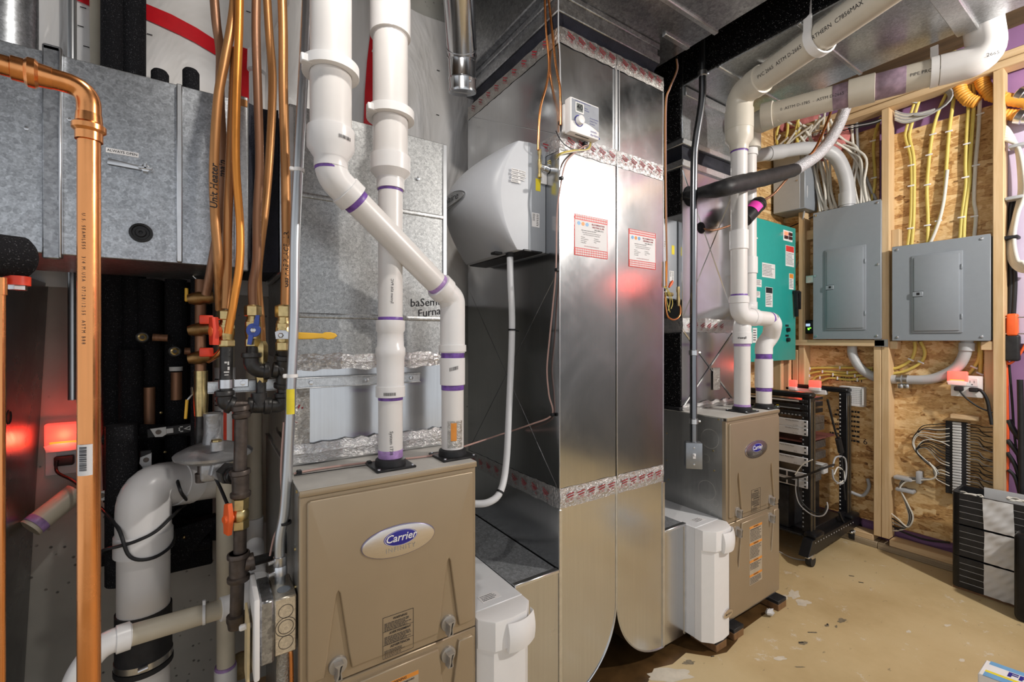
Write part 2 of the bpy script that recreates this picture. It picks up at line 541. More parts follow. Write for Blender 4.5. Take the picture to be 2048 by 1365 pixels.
GREY_HUM = plain('humidifier_gray', (0.34, 0.365, 0.405), 0.5, 0.1, 0.03)
HUM_COVER = plain('humidifier_cover', (0.56, 0.58, 0.625), 0.42, 0, 0.015)
BLACK_PL = plain('black_plastic', (0.018, 0.018, 0.02), 0.38, 0, 0.3)
BLACK_RUB = plain('black_rubber', (0.022, 0.022, 0.024), 0.5, 0, 0.3)
BLACK_FOAM = foam_speck('black_pipe_foam', (0.010, 0.010, 0.012), (0.12, 0.12, 0.13), 420)
BLACK_FOIL = foam_speck('black_duct_wrap', (0.006, 0.006, 0.007), (0.6, 0.6, 0.6), 240, (0.66, 0.70), 0.4)
CANVAS = plain('black_canvas', (0.016, 0.017, 0.026), 0.55, 0, 0.3, 20, 0.3, 300)
RACK_BLACK = plain('rack_black', (0.014, 0.014, 0.016), 0.30, 0.2, 0.2)
RACK_RAIL = plain('rack_rail_bronze', (0.13, 0.105, 0.07), 0.4, 0.6, 0.15)
GEAR_GREY = plain('equipment_silver', (0.62, 0.63, 0.66), 0.4, 0.25, 0.03)
GREY_PANEL = plain('breaker_panel_gray', (0.265, 0.295, 0.335), 0.45, 0.1, 0.02)
TEAL = plain('teal_paint', (0.022, 0.36, 0.325), 0.30, 0.0, 0.03)
RED_H = plain('red_handle', (0.75, 0.055, 0.022), 0.38, 0, 0.05)
ORANGE_H = plain('orange_handle', (0.86, 0.13, 0.025), 0.4, 0, 0.05)
BLUE_H = plain('blue_handle', (0.035, 0.075, 0.36), 0.35, 0, 0.08)
YELLOW_H = plain('yellow_grip', (0.80, 0.46, 0.04), 0.4, 0, 0.05)
RED_TAPE = plain('red_tape', (0.66, 0.012, 0.022), 0.3, 0, 0.08)
STEEL_DULL = plain('cast_box_gray', (0.30, 0.32, 0.35), 0.4, 0.8, 0.08)
BOOT_TOP = spangle('boot_top_sheet', (0.42, 0.44, 0.47), 0.42, 130, 0.35, 0.55)
BADGE_RIM = plain('badge_rim', (0.30, 0.28, 0.42), 0.25, 0.9)
PAPER = plain('paper_white', (0.78, 0.77, 0.78), 0.6, 0, 0.02)
PAPER_G = plain('paper_gray', (0.60, 0.60, 0.60), 0.6, 0, 0.03)
INK = plain('ink_black', (0.02, 0.02, 0.025), 0.6)
INK_RED = plain('ink_red', (0.30, 0.015, 0.028), 0.5)
PRIMER_O = plain('primer_overhead', (0.31, 0.22, 0.29), 0.4, 0, 0.25, 40)
EMT_DARK = plain('dark_conduit_steel', (0.27, 0.28, 0.30), 0.26, 1.0, 0.14, 40, 0.0, 80, (1, 1, 0.1))
STK_RED = plain('sticker_red', (0.66, 0.045, 0.04), 0.45)
STK_BLUE = plain('sticker_blue', (0.16, 0.38, 0.66), 0.45)
STK_ORANGE = plain('sticker_orange', (0.72, 0.27, 0.04), 0.45)
STK_YELLOW = plain('sticker_yellow', (0.80, 0.66, 0.03), 0.5)
STK_PINK = plain('sticker_pink', (0.85, 0.05, 0.45), 0.5)
LOGO_BLUE = plain('badge_blue', (0.02, 0.018, 0.26), 0.3)
BADGE = plain('badge_silver', (0.74, 0.70, 0.68), 0.24, 1.0, 0.04, 40, 0, 80, (1, 1, 20))
OSB = osb('osb_board')
PINE = wood('pine_stud', (0.66, 0.48, 0.28), (0.56, 0.375, 0.19))
PINE_H = wood('pine_rail', (0.68, 0.50, 0.30), (0.57, 0.39, 0.21), 6, (1, 0.06, 1))
TREATED = wood('treated_plate', (0.37, 0.29, 0.19), (0.20, 0.15, 0.095), 6, (1, 0.06, 1))
JOIST = wood('old_joist', (0.09, 0.055, 0.028), (0.045, 0.026, 0.013), 6, (1, 0.06, 1))
FOAM_PURPLE = plain('purple_foam_board', (0.31, 0.16, 0.33), 0.7, 0, 0.06, 5)
FOAM_PALE = plain('pale_foam_board', (0.58, 0.50, 0.66), 0.7, 0, 0.06, 5)
FLOOR = floor_mat('painted_floor')
CONC = concrete('concrete', (0.47, 0.46, 0.42))
POLY = polysheet('poly_sheet')
FOIL = foil('foil_tape')
FOIL_W = foil('foil_tape_worn', (0.62, 0.60, 0.57), 0.34)
YEL_CABLE = plain('yellow_cable', (0.66, 0.53, 0.13), 0.5, 0, 0.05)
WHT_CABLE = plain('white_cable', (0.68, 0.66, 0.60), 0.5, 0, 0.04)
GRY_CABLE = plain('gray_cable', (0.40, 0.41, 0.43), 0.5, 0, 0.05)
BLK_CABLE = plain('black_cable', (0.02, 0.02, 0.022), 0.42, 0, 0.2)
ORG_CABLE = plain('orange_cable', (0.80, 0.11, 0.025), 0.45, 0, 0.05)
PINKISH = plain('control_cable', (0.47, 0.30, 0.265), 0.5, 0, 0.05)
ORANGE_ENT = plain('orange_tubing', (0.80, 0.37, 0.055), 0.5, 0, 0.06)
PINK_INS = plain('pink_insulation', (0.50, 0.17, 0.16), 0.95, 0, 0.3, 12, 0.6, 25)
REDGLOW = plain('red_lens', (0.9, 0.20, 0.16), 0.4, 0, 0.05, 30, 0, 80, (1, 1, 1), (1.0, 0.10, 0.07, 0.95))
AMBERGLOW = plain('amber_lens', (1.0, 0.3, 0.05), 0.4, 0, 0.05, 30, 0, 80, (1, 1, 1), (1.0, 0.26, 0.02, 1.2))
BLUELED = plain('blue_led', (0.3, 0.45, 1.0), 0.4, 0, 0.0, 30, 0, 80, (1, 1, 1), (0.35, 0.5, 1.0, 3.0))
GREENLED = plain('green_led', (0.2, 0.9, 0.1), 0.4, 0, 0.0, 30, 0, 80, (1, 1, 1), (0.25, 1.0, 0.06, 2.0))
REDLED = plain('red_led', (1.0, 0.1, 0.05), 0.4, 0, 0.0, 30, 0, 80, (1, 1, 1), (1.0, 0.10, 0.05, 3.0))
LCD = plain('lcd_gray', (0.17, 0.19, 0.18), 0.3)
LCD_LIT = plain('lcd_lit', (0.35, 0.45, 0.6), 0.4, 0, 0.0, 30, 0, 80, (1, 1, 1), (0.45, 0.6, 0.85, 0.9))
BROWN_FLOOR = plain('brown_floor_area', (0.085, 0.045, 0.016), 0.35, 0, 0.4, 12)
BLOCK = wood('foot_block', (0.22, 0.115, 0.045), (0.15, 0.07, 0.03))
CARDBOARD = plain('buff_card', (0.70, 0.56, 0.32), 0.7)
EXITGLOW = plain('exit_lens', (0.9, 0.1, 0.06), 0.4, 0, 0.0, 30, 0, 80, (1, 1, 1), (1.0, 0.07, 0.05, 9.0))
# ---------------------------------------------------------------- the room
m = M(); m.box(-2.2, 3.62, -2.6, 2.1, -0.06, 0.0); floor_ = struct(m, 'floor', FLOOR)
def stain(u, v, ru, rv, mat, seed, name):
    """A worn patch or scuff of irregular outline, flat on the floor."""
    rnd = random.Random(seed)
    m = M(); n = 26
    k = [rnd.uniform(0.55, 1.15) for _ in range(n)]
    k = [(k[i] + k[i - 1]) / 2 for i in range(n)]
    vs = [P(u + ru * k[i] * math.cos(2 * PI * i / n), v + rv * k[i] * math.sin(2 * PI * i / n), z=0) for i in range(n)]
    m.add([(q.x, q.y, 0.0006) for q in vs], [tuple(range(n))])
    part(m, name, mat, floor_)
m = M(FZ(0)); m.prism([(0.62, 1.12), (1.20, 1.135), (1.33, 1.10), (1.42, 1.14), (1.50, 1.115), (1.60, 1.125), (1.66, 1.06), (1.74, 1.035), (1.84, 1.05), (1.93, 1.075), (2.27, 1.085), (2.27, 1.85), (0.62, 1.85)], 0.0, 0.0005); part(m, 'brown_patch', BROWN_FLOOR, floor_)  # flat dark brown area under the ducts and along the furnace front
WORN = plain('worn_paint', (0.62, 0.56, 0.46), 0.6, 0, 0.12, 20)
SCUFF = plain('dark_scuff', (0.20, 0.165, 0.11), 0.6, 0, 0.3, 60)
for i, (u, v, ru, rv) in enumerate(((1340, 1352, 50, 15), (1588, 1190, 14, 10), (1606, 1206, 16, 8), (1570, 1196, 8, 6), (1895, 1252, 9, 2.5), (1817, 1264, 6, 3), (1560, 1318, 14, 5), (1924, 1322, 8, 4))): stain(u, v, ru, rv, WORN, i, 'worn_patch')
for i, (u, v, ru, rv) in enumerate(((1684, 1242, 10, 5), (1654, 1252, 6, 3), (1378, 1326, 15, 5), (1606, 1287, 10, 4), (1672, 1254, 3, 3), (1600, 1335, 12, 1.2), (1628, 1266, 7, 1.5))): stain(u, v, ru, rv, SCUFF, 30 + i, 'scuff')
m = M(); m.box(-2.2, 3.62, 1.93, 2.08, 0, 2.98); struct(m, 'wall_back', CONC)
m = M(); m.box(-2.2, 3.62, -2.6, 2.1, 2.98, 3.03)
ceiling = struct(m, 'ceiling', JOIST)
for i in range(13):
    m = M(); xx = -1.9 + i * 0.42
    m.box(xx, xx + 0.04, -2.6, 1.93, 2.76, 2.98); part(m, 'joist', JOIST, ceiling)
# wall of studs: foam board behind, strand board between the studs
m = M(); m.box(3.50, 3.56, -2.6, 1.93, 0, 2.98)
wall_right = struct(m, 'wall_right', FOAM_PURPLE)
m = M(FX(3.36)); m.box(-2.6, -0.46, 0.0, 2.66, -0.10, 0); part(m, 'unseen_gray_panel', plain('gray_reflected_panel', (0.13, 0.13, 0.135), 0.8), wall_right)  # out of view, added in dark gray to tone down the duct reflections
m = M(FX(3.455)); m.box(1.06, 1.90, 0.13, 2.60, -0.012, 0); part(m, 'osb_board', OSB, wall_right)
m = M(FX(3.455)); m.box(0.56, 0.985, 0.13, 2.52, -0.012, 0); part(m, 'osb_board', OSB, wall_right)
m = M(FX(3.46)); m.box(0.05, 0.515, 1.25, 2.45, -0.03, 0); part(m, 'foam_panel', FOAM_PALE, wall_right)
def stud(y0, y1, z0, z1, x=3.365, d=0.09, mat=None):
    m = M(FX(x)); m.box(y0, y1, z0, z1, -d, 0, 0.003, 1)
    return part(m, 'stud', mat or PINE, wall_right)
stud(0.983, 1.021, 0.076, 2.66)
stud(1.022, 1.060, 0.076, 1.228)
stud(0.515, 0.555, 0.076, 2.66)
stud(1.445, 1.483, 0.076, 2.66); stud(1.485, 1.523, 0.076, 1.2)
stud(0.08, 0.118, 0.076, 2.66); stud(-0.4, -0.36, 0.076, 2.66)
for y0, y1 in ((-2.6, 1.040), (1.042, 1.93)):
    m = M(FX(3.362)); m.box(y0, y1, 0.0, 0.038, -0.09, 0, 0.003, 1); part(m, 'sill_plate', TREATED, wall_right)
m = M(FX(3.365)); m.box(-2.6, 0.983, 0.038, 0.076, -0.09, 0, 0.003, 1); part(m, 'sole_plate', PINE_H, wall_right)
m = M(FX(3.365)); m.box(1.06, 1.445, 0.038, 0.076, -0.09, 0, 0.003, 1); part(m, 'sole_plate', PINE_H, wall_right)
m = M(FX(3.362)); m.box(-2.6, 1.93, 2.66, 2.70, -0.09, 0, 0.003, 1); part(m, 'top_plate', PINE_H, wall_right)
m = M(FX(3.362)); m.box(-2.6, 1.93, 2.702, 2.742, -0.09, 0, 0.003, 1); part(m, 'top_plate', PINE_H, wall_right)
def blocking(y0, y1, z0, z1, x=3.36, d=0.06):
    m = M(FX(x)); m.box(y0, y1, z0, z1, -d, 0, 0.003, 1); return part(m, 'blocking', PINE_H, wall_right)
blocking(1.0, 1.66, 1.230, 1.270, 3.352)
blocking(1.36, 1.66, 1.955, 2.02, 3.40)
blocking(0.945, 0.983, 1.215, 1.262, 3.37); blocking(0.555, 0.60, 1.215, 1.262, 3.37)
m = M(FX(3.40)); m.box(0.945, 0.982, 1.30, 1.93, -0.05, 0, 0.002, 1); part(m, 'blocking', PINE, wall_right)
m = M(FX(3.40)); m.box(0.556, 0.592, 0.90, 1.22, -0.05, 0, 0.002, 1); part(m, 'blocking', PINE, wall_right)
m = M(FX(3.354)); m.box(0.985, 1.05, 1.228, 1.272, -0.001, 0.002); part(m, 'nail_plate', STEEL, wall_right)
# a plywood-backed return wall that carries the transfer switch
m = M(FY(1.62)); m.box(2.42, 3.45, 0.0, 2.98, -0.03, 0); struct(m, 'wall_nook', OSB)
m = M(FY(1.60)); m.box(3.19, 3.23, 0.0, 1.15, 0, 0.085, 0.002, 1); struct(m, 'trim_1', PINE)
m = M(FY(1.60)); m.box(3.30, 3.34, 0.0, 1.15, 0, 0.085, 0.002, 1); struct(m, 'trim_2', PINE)
# lettering stamped on the strand board
m = M(FXt(3.4545))
m.label('Potlatch', 0.055, -1.235, 1.015, 0.0008)
m.scribble(-1.16, -1.33, 0.60, 0.82, 7, 0.0008, 0.4, 3)
m.label('6', 0.05, -1.13, 0.62, 0.0008)
part(m, 'stamp', INK, wall_right)

# poly vapour barrier with red seam tape on the back wall
random.seed(3)
ph = [random.uniform(0, 6.28) for _ in range(12)]
def poly_y(x, z):
    q = 0
    for i, (kx, kz, a) in enumerate([(9, 2, .018), (3, 7, .014), (17, -9, .006), (26, 12, .0035), (-12, 21, .004), (33, -25, .002)]):
        q += a * math.sin(kx * x + kz * z + ph[i])
    return 1.885 + q
m = M(); m.sheet(lambda a, b: (-1.6 + a * 4.0, poly_y(-1.6 + a * 4.0, 1.43 + b * 1.3), 1.43 + b * 1.3), 90, 34)
poly = solo(m, 'vapor_barrier', POLY, 'wrinkled translucent plastic sheet hung on the back wall behind the pipes', 'plastic sheet', sharp=80)
def red_strip(pts, w, thick=0.003):
    m = M()
    n = len(pts)
    vs = []
    for i, (u, v) in enumerate(pts):
        q = P(u, v, y=1.88)
        a = pts[max(i - 1, 0)]; b = pts[min(i + 1, n - 1)]
        d = (P(*b, y=1.88) - P(*a, y=1.88)).normalized()
        nn = Vector((-d.z, 0, d.x))
        for s_ in (1, -1):
            k = q + nn * w * s_
            vs.append((k.x, poly_y(k.x, k.z) - 0.006 + 0.0, k.z))
    m.add(vs, [(2 * i, 2 * i + 1, 2 * i + 3, 2 * i + 2) for i in range(n - 1)])
    return m
m = red_strip([(150, -20), (200, 8), (290, 28), (340, 50), (390, 72), (430, 90), (475, 100)], 0.027)
part(m, 'red_tape', RED_TAPE, poly, 'red seam tape', sharp=80)
m = red_strip([(492, 86), (490, 130), (488, 200), (486, 240)], 0.028); part(m, 'red_tape', RED_TAPE, poly, 'red seam tape', sharp=80)
m = red_strip([(752, 60), (745, 130), (742, 190), (738, 260), (736, 330)], 0.026); part(m, 'red_tape', RED_TAPE, poly, 'red seam tape', sharp=80)
m = M()
for u, v in ((165, 12), (160, 50), (172, 92), (880, 137), (880, 225), (498, 12), (546, 35), (300, 72)):
    q = P(u, v, y=1.87); q.y = poly_y(q.x, q.z) - 0.004
    m.box(q.x - 0.007, q.x + 0.007, q.y - 0.002, q.y, q.z - 0.001, q.z + 0.001)
part(m, 'staple', INK, poly)

# ---------------------------------------------------------------- overhead trunks
def trunk(name, label, x0, x1, y0, y1, z0, z1, seams, mat):
    t = thing(name, label, 'duct', ((x0 + x1) / 2, (y0 + y1) / 2, z0))
    m = M(); m.box(x0, x1, y0, y1, z0, z1, 0.004, 1); part(m, 'duct_body', mat, t)
    for y, w, h in seams:
        m = M(); m.box(x0 - 0.004, x1 + 0.004, y - w / 2, y + w / 2, z0 - h, z0 + 0.01, 0.003, 1); part(m, 'cleat', G_STRUT, t)
    return t
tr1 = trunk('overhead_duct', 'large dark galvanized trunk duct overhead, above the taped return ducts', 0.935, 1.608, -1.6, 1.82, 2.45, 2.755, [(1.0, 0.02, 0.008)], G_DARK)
m = M(); m.box(1.45, 1.60, 1.106, 1.126, 2.442, 2.452, 0.002, 1); part(m, 'cleat', G_STRUT, tr1)
def collar(x0, x1, y0, y1, z0, z1, par, lip=0.02):
    m = M()
    m.box(x0 - lip, x1 + lip, y0 - lip, y1, z0, z0 + 0.03, 0.003, 1)
    m.box(x0, x1, y0, y1, z0 + 0.03, z1 - 0.02)
    m.box(x0 - lip, x1 + lip, y0 - lip, y1, z1 - 0.022, z1, 0.003, 1)
    part(m, 'collar', G_DARK, par)
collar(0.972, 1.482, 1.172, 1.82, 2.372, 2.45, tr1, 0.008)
tr2 = trunk('overhead_duct', 'galvanized supply trunk overhead with cross cleats, crossed by cream pipe', 1.822, 2.39, -1.6, 1.60, 2.45, 2.755, [(1.12, 0.018, 0.007), (0.80, 0.016, 0.006), (0.46, 0.06, 0.014)], G_CEIL)
m = M(); m.box(1.822, 2.263, 1.30, 1.60, 2.205, 2.452, 0.003, 1); part(m, 'drop', G_CEIL, tr2)
m = M(FX(1.8215)); m.box(-1.6, 1.29, 2.452, 2.752, 0, 0.012, 0.004, 1); part(m, 'black_wrap', BLACK_FOIL, tr2)
m = M(FX(1.8215)); m.box(1.302, 1.59, 2.212, 2.752, 0, 0.010, 0.003, 1); part(m, 'black_wrap', BLACK_FOIL, tr2)
m = M(); m.box(1.812, 2.275, 1.288, 1.60, 2.178, 2.205, 0.003, 1); part(m, 'flange', G_STRUT, tr2)
m = M(); m.box(1.83, 2.25, 1.285, 1.302, 2.405, 2.445, 0.002, 1); part(m, 'flange', G_STRUT, tr2)
# canvas connectors
def canvas(x0, x1, y0, y1, z0, z1, label, bul=-0.012, ax='z'):
    m = M()
    n = 40
    def per(t):
        q = (t % 1) * 4
        k = int(q); f = q - k
        return [(x0 + (x1 - x0) * f, y0), (x1, y0 + (y1 - y0) * f), (x1 - (x1 - x0) * f, y1), (x0, y1 - (y1 - y0) * f)][k]
    cx, cy = (x0 + x1) / 2, (y0 + y1) / 2
    def fn(a, b):
        x, y = per(a)
        k = bul * math.sin(PI * b) + 0.004 * math.sin(60 * a + 5 * b) * math.sin(PI * b)
        d = Vector((x - cx, y - cy)).normalized()
        return (x + d.x * k, y + d.y * k, z0 + (z1 - z0) * b)
    m.sheet(fn, n * 2, 8)
    return solo(m, 'canvas_connector', CANVAS, label, 'duct connector', sharp=60)
canvas(0.972, 1.482, 1.168, 1.79, 2.3155, 2.3715, 'black canvas collar atop the taped metal return ducts')
canvas(1.826, 2.258, 1.306, 1.59, 2.109, 2.177, 'black canvas collar between the supply plenum and overhead trunk, behind white vent pipe')

# ---------------------------------------------------------------- return ducts and their boots
YD = 1.16
def foil_band(pts, z0, z1, par, c=0.0012, mat=None, wob=0.0018, seed=1):
    """Foil tape wrapped along the polyline pts (plan view) between z0 and z1, a little rumpled."""
    rnd = random.Random(seed)
    m = M()
    segs = []
    for a, b in zip(pts, pts[1:]):
        a, b = Vector(a), Vector(b)
        n = max(2, int((b - a).length / 0.02))
        for i in range(n): segs.append((a + (b - a) * i / n, (b - a).normalized()))
    segs.append((Vector(pts[-1]), (Vector(pts[-1]) - Vector(pts[-2])).normalized()))
    vs = []
    R = 5
    for q, d in segs:
        nn = Vector((d.y, -d.x))
        e0, e1 = rnd.uniform(-wob, wob), rnd.uniform(-wob, wob)
        for j in range(R):
            f = j / (R - 1)
            z = z0 + e0 + (z1 + e1 - z0 - e0) * f
            o = c + (0.003 if j == R // 2 else 0) + rnd.uniform(0, 0.0012)
            vs.append((q.x + nn.x * o, q.y + nn.y * o, z))
    k = len(segs)
    m.add(vs, [(i * R + j, i * R + j + 1, (i + 1) * R + j + 1, (i + 1) * R + j) for i in range(k - 1) for j in range(R - 1)])
    return part(m, 'foil_tape', mat or FOIL, par, 'wrinkled foil tape with red print', sharp=25)
def tape_print(tape, fr, a0, a1, z, n, rot=-0.5, size=0.012, c=0.0066, flip=1):
    m = M(fr)
    for i in range(n):
        a = a0 + (a1 - a0) * (i + 0.5) / n
        ca, sa = math.cos(rot), math.sin(rot)
        L, h = 0.017, 0.0020
        for k, (dy, ll) in enumerate(((0.009, 1.0), (0.0, 0.8))):
            x0, y0 = -L * ll, dy - h; x1, y1 = L * ll, dy + h
            m.quad(*[(a + x * ca - y * sa, z + x * sa + y * ca, c) for x, y in ((x0, y0), (x1, y0), (x1, y1), (x0, y1))])
        m.label('UL 181', size, a - 0.004, z - 0.011, c, rot=rot)
    part(m, 'print', INK_RED, tape)
def scratch(par): pass
def return_duct(name, label, x0, x1, side):
    """side +1: the outer corner is at x0 and the foot curves towards x0; -1: mirrored."""
    t = thing(name, label, 'duct', ((x0 + x1) / 2, YD + 0.3, 0.042))
    yb = YD + 0.645
    m = M(); m.box(x0, x1, YD + 0.001, yb, 1.935, 2.315); part(m, 'upper_section', G_DUCT, t)
    m = M(); m.box(x0, x1, YD, yb, 0.735, 1.935, 0.002, 1); part(m, 'middle_section', G_DUCT, t)
    w = x1 - x0
    arc = [(w * math.cos(PI / 2 * k / 18), w * math.sin(PI / 2 * k / 18)) for k in range(19)]
    if side > 0:   # outer wall at x1 curves down and back to x0
        poly = [(x0, 0.735), (x0, 0.042)] + [(x0 + a, 0.042 + w - b) for a, b in arc[::-1]][0:] + [(x1, 0.735)]
    else:
        poly = [(x1, 0.735), (x1, 0.042)] + [(x1 - a, 0.042 + w - b) for a, b in arc[::-1]] + [(x0, 0.735)]
    m = M(FY(YD)); m.prism(poly, -0.645, 0.0); part(m, 'curved_foot', G_SMOOTH, t, sharp=20)
    rim = [(q[0], q[1]) for q in poly[2:]]
    m = M(); m.tube([(a, YD - 0.001, b) for a, b in rim], 0.0028, 6); part(m, 'rim', G_EDGE, t)
    return t
RD1 = return_duct('return_duct', 'bright sheet metal return duct carrying the humidistat', 0.966, 1.2335, 1)
RD2 = return_duct('return_duct', 'bright sheet metal return duct without a controller, joined to the one with the humidistat', 1.2355, 1.503, -1)
# seam edges
m = M(); m.box(1.225, 1.2335, YD - 0.006, YD + 0.001, 1.965, 2.27); part(m, 'standing_seam', G_EDGE, RD1)
m = M(); m.box(1.2445, 1.2485, YD - 0.005, YD + 0.004, 1.965, 2.27); part(m, 'standing_seam', G_EDGE, RD2)
m = M(); m.box(1.2356, 1.2400, YD - 0.003, YD + 0.003, 0.76, 1.91); part(m, 'standing_seam', G_EDGE, RD2)
for z0, z1 in ((0.76, 1.91), (1.96, 2.26)):
    m = M(); m.box(0.9645, 0.9675, YD - 0.0015, YD + 0.0015, z0, z1); part(m, 'corner_edge', G_EDGE, RD1)
    m = M(); m.box(1.5015, 1.5045, YD - 0.0015, YD + 0.0015, z0, z1); part(m, 'corner_edge', G_EDGE, RD2)
for x, par in ((0.968, RD1), (1.501, RD2)):
    m = M(); m.box(x - 0.006, x + 0.006, YD - 0.004, YD + 0.002, 0.045, 0.70); part(m, 'corner_seam', G_EDGE, par)
# creases pressed across the big side panel (shallow, only seen in the reflections)
for (ya, za), (yb_, zb) in (((1.17, 0.77), (1.80, 1.50)), ((1.80, 0.77), (1.17, 1.50)), ((1.17, 1.96), (1.80, 2.28)), ):
    m = M(); m.tube([(0.966, ya, za), (0.966, yb_, zb)], 0.0013, 6); part(m, 'crease', G_DUCT, RD1)
for k, (z0, z1) in enumerate(((2.262, 2.318), (1.905, 1.965), (0.705, 0.772))):
    tp = foil_band([(0.966, 1.80), (0.966, YD), (1.2335, YD)], z0, z1, RD1, seed=k + 1, mat=FOIL_W if k == 0 else FOIL)
    tape_print(tp, FY(YD), 0.985, 1.23, (z0 + z1) / 2 + 0.002, 5, -0.38 if k < 2 else 0.15)
    tape_print(tp, FX(0.966), 1.20, 1.78, (z0 + z1) / 2 + 0.002, 9, 0.5)
    tp = foil_band([(1.2355, YD), (1.503, YD), (1.503, 1.80)], z0, z1, RD2, seed=k + 11, mat=FOIL_W if k == 0 else FOIL)
    tape_print(tp, FY(YD), 1.25, 1.49, (z0 + z1) / 2 + 0.002, 5, -0.38 if k < 2 else 0.15)
# company stickers
def sticker(x0, x1, z0, z1, par):
    fr = FY(YD)
    m = M(fr); m.box(x0, x1, z0, z1, 0, 0.0012, 0.0005, 1)
    st = part(m, 'sticker', STK_RED, par, 'red bordered contractor sticker')
    w, h = x1 - x0, z1 - z0
    m = M(fr); m.box(x0 + 0.02 * w, x1 - 0.02 * w, z0 + 0.19 * h, z1 - 0.14 * h, 0.001, 0.0016)
    part(m, 'panel', PAPER, st)
    m = M(fr)
    for r, zz in enumerate((0.965, 0.905, 0.15, 0.095, 0.04)):
        for c in range(18):
            m.oval(x0 + w * (0.03 + 0.94 * (c + 0.5) / 18), z0 + h * zz, w * 0.021, h * 0.024, 0.001, 0.0017, 8)
    part(m, 'dots', PAPER, st, kind='stuff')
    m = M(fr)
    T = lambda s_, sz, a, b, **k: m.label(s_, sz * h, x0 + w * a, z0 + h * b, 0.0022, **k)
    T('BLOOMINGTON', 0.058, 0.70, 0.80, bold=0.02); T('HEATING & AIR', 0.058, 0.70, 0.735, bold=0.02)
    part(m, 'lettering', INK_RED, st)
    m = M(fr)
    T('(952) 884-2312', 0.05, 0.72, 0.67); m.scribble(x0 + w * .2, x0 + w * .8, z0 + h * .615, z0 + h * .635, 1, 0.0022)
    T('We install and service the following for all', 0.036, 0.5, 0.575); T('your home heating and cooling needs', 0.036, 0.5, 0.53)
    for i, q in enumerate(('Furnace', 'Air Conditioner', 'Air Cleaner', 'Humidifier')): T('• ' + q, 0.036, 0.18, 0.46 - 0.045 * i, al='LEFT')
    for i, q in enumerate(('Fireplaces', 'Air Exchanger', 'Filter')): T('• ' + q, 0.036, 0.56, 0.46 - 0.045 * i, al='LEFT')
    part(m, 'lettering', INK, st)
    m = M(fr); T = lambda s_, sz, a, b, **k: m.label(s_, sz * h, x0 + w * a, z0 + h * b, 0.0022, **k)
    T('www.bloomingtonheating.com', 0.04, 0.5, 0.25); part(m, 'lettering', INK_RED, st)
    for a, mt in ((0.13, STK_BLUE), (0.25, STK_ORANGE), (0.37, STK_BLUE)):
        m = M(fr); m.oval(x0 + w * a, z0 + h * 0.78, w * 0.045, h * 0.045, 0.0016, 0.0022, 20); part(m, 'emblem', mt, st)
a, b = P(1148, 405, y=YD), P(1215, 503, y=YD); sticker(a.x, b.x, 1.560, 1.703, RD1)
a, b = P(1257, 432, y=YD), P(1311, 520, y=YD); sticker(a.x, b.x, 1.545, 1.688, RD2)
def boot(x0, x1, label):
    t = thing('duct_boot', label, 'duct', ((x0 + x1) / 2, 1.48, 0.042))
    m = M(); m.box(x0, x1, YD, 1.80, 0.042, 0.50); part(m, 'duct_body', G_SMOOTH, t)
    m = M(); m.box(x0, x1, YD + 0.002, 1.80, 0.4995, 0.501); part(m, 'top_panel', BOOT_TOP, t)
    m = M(); m.box(x0, x1, YD - 0.005, YD + 0.014, 0.494, 0.506, 0.002, 1); part(m, 'top_seam', G_EDGE, t)
    return t
b1 = boot(0.784, 0.9615, 'low metal duct boot between white filter cabinet and humidistat duct')
b2 = boot(1.508, 1.646, 'low metal duct boot next to white filter cabinet, below the wall switch conduit')
m = M(); m.box(1.636, 1.6465, YD - 0.003, YD + 0.004, 0.045, 0.50); part(m, 'corner_seam', G_EDGE, b2)

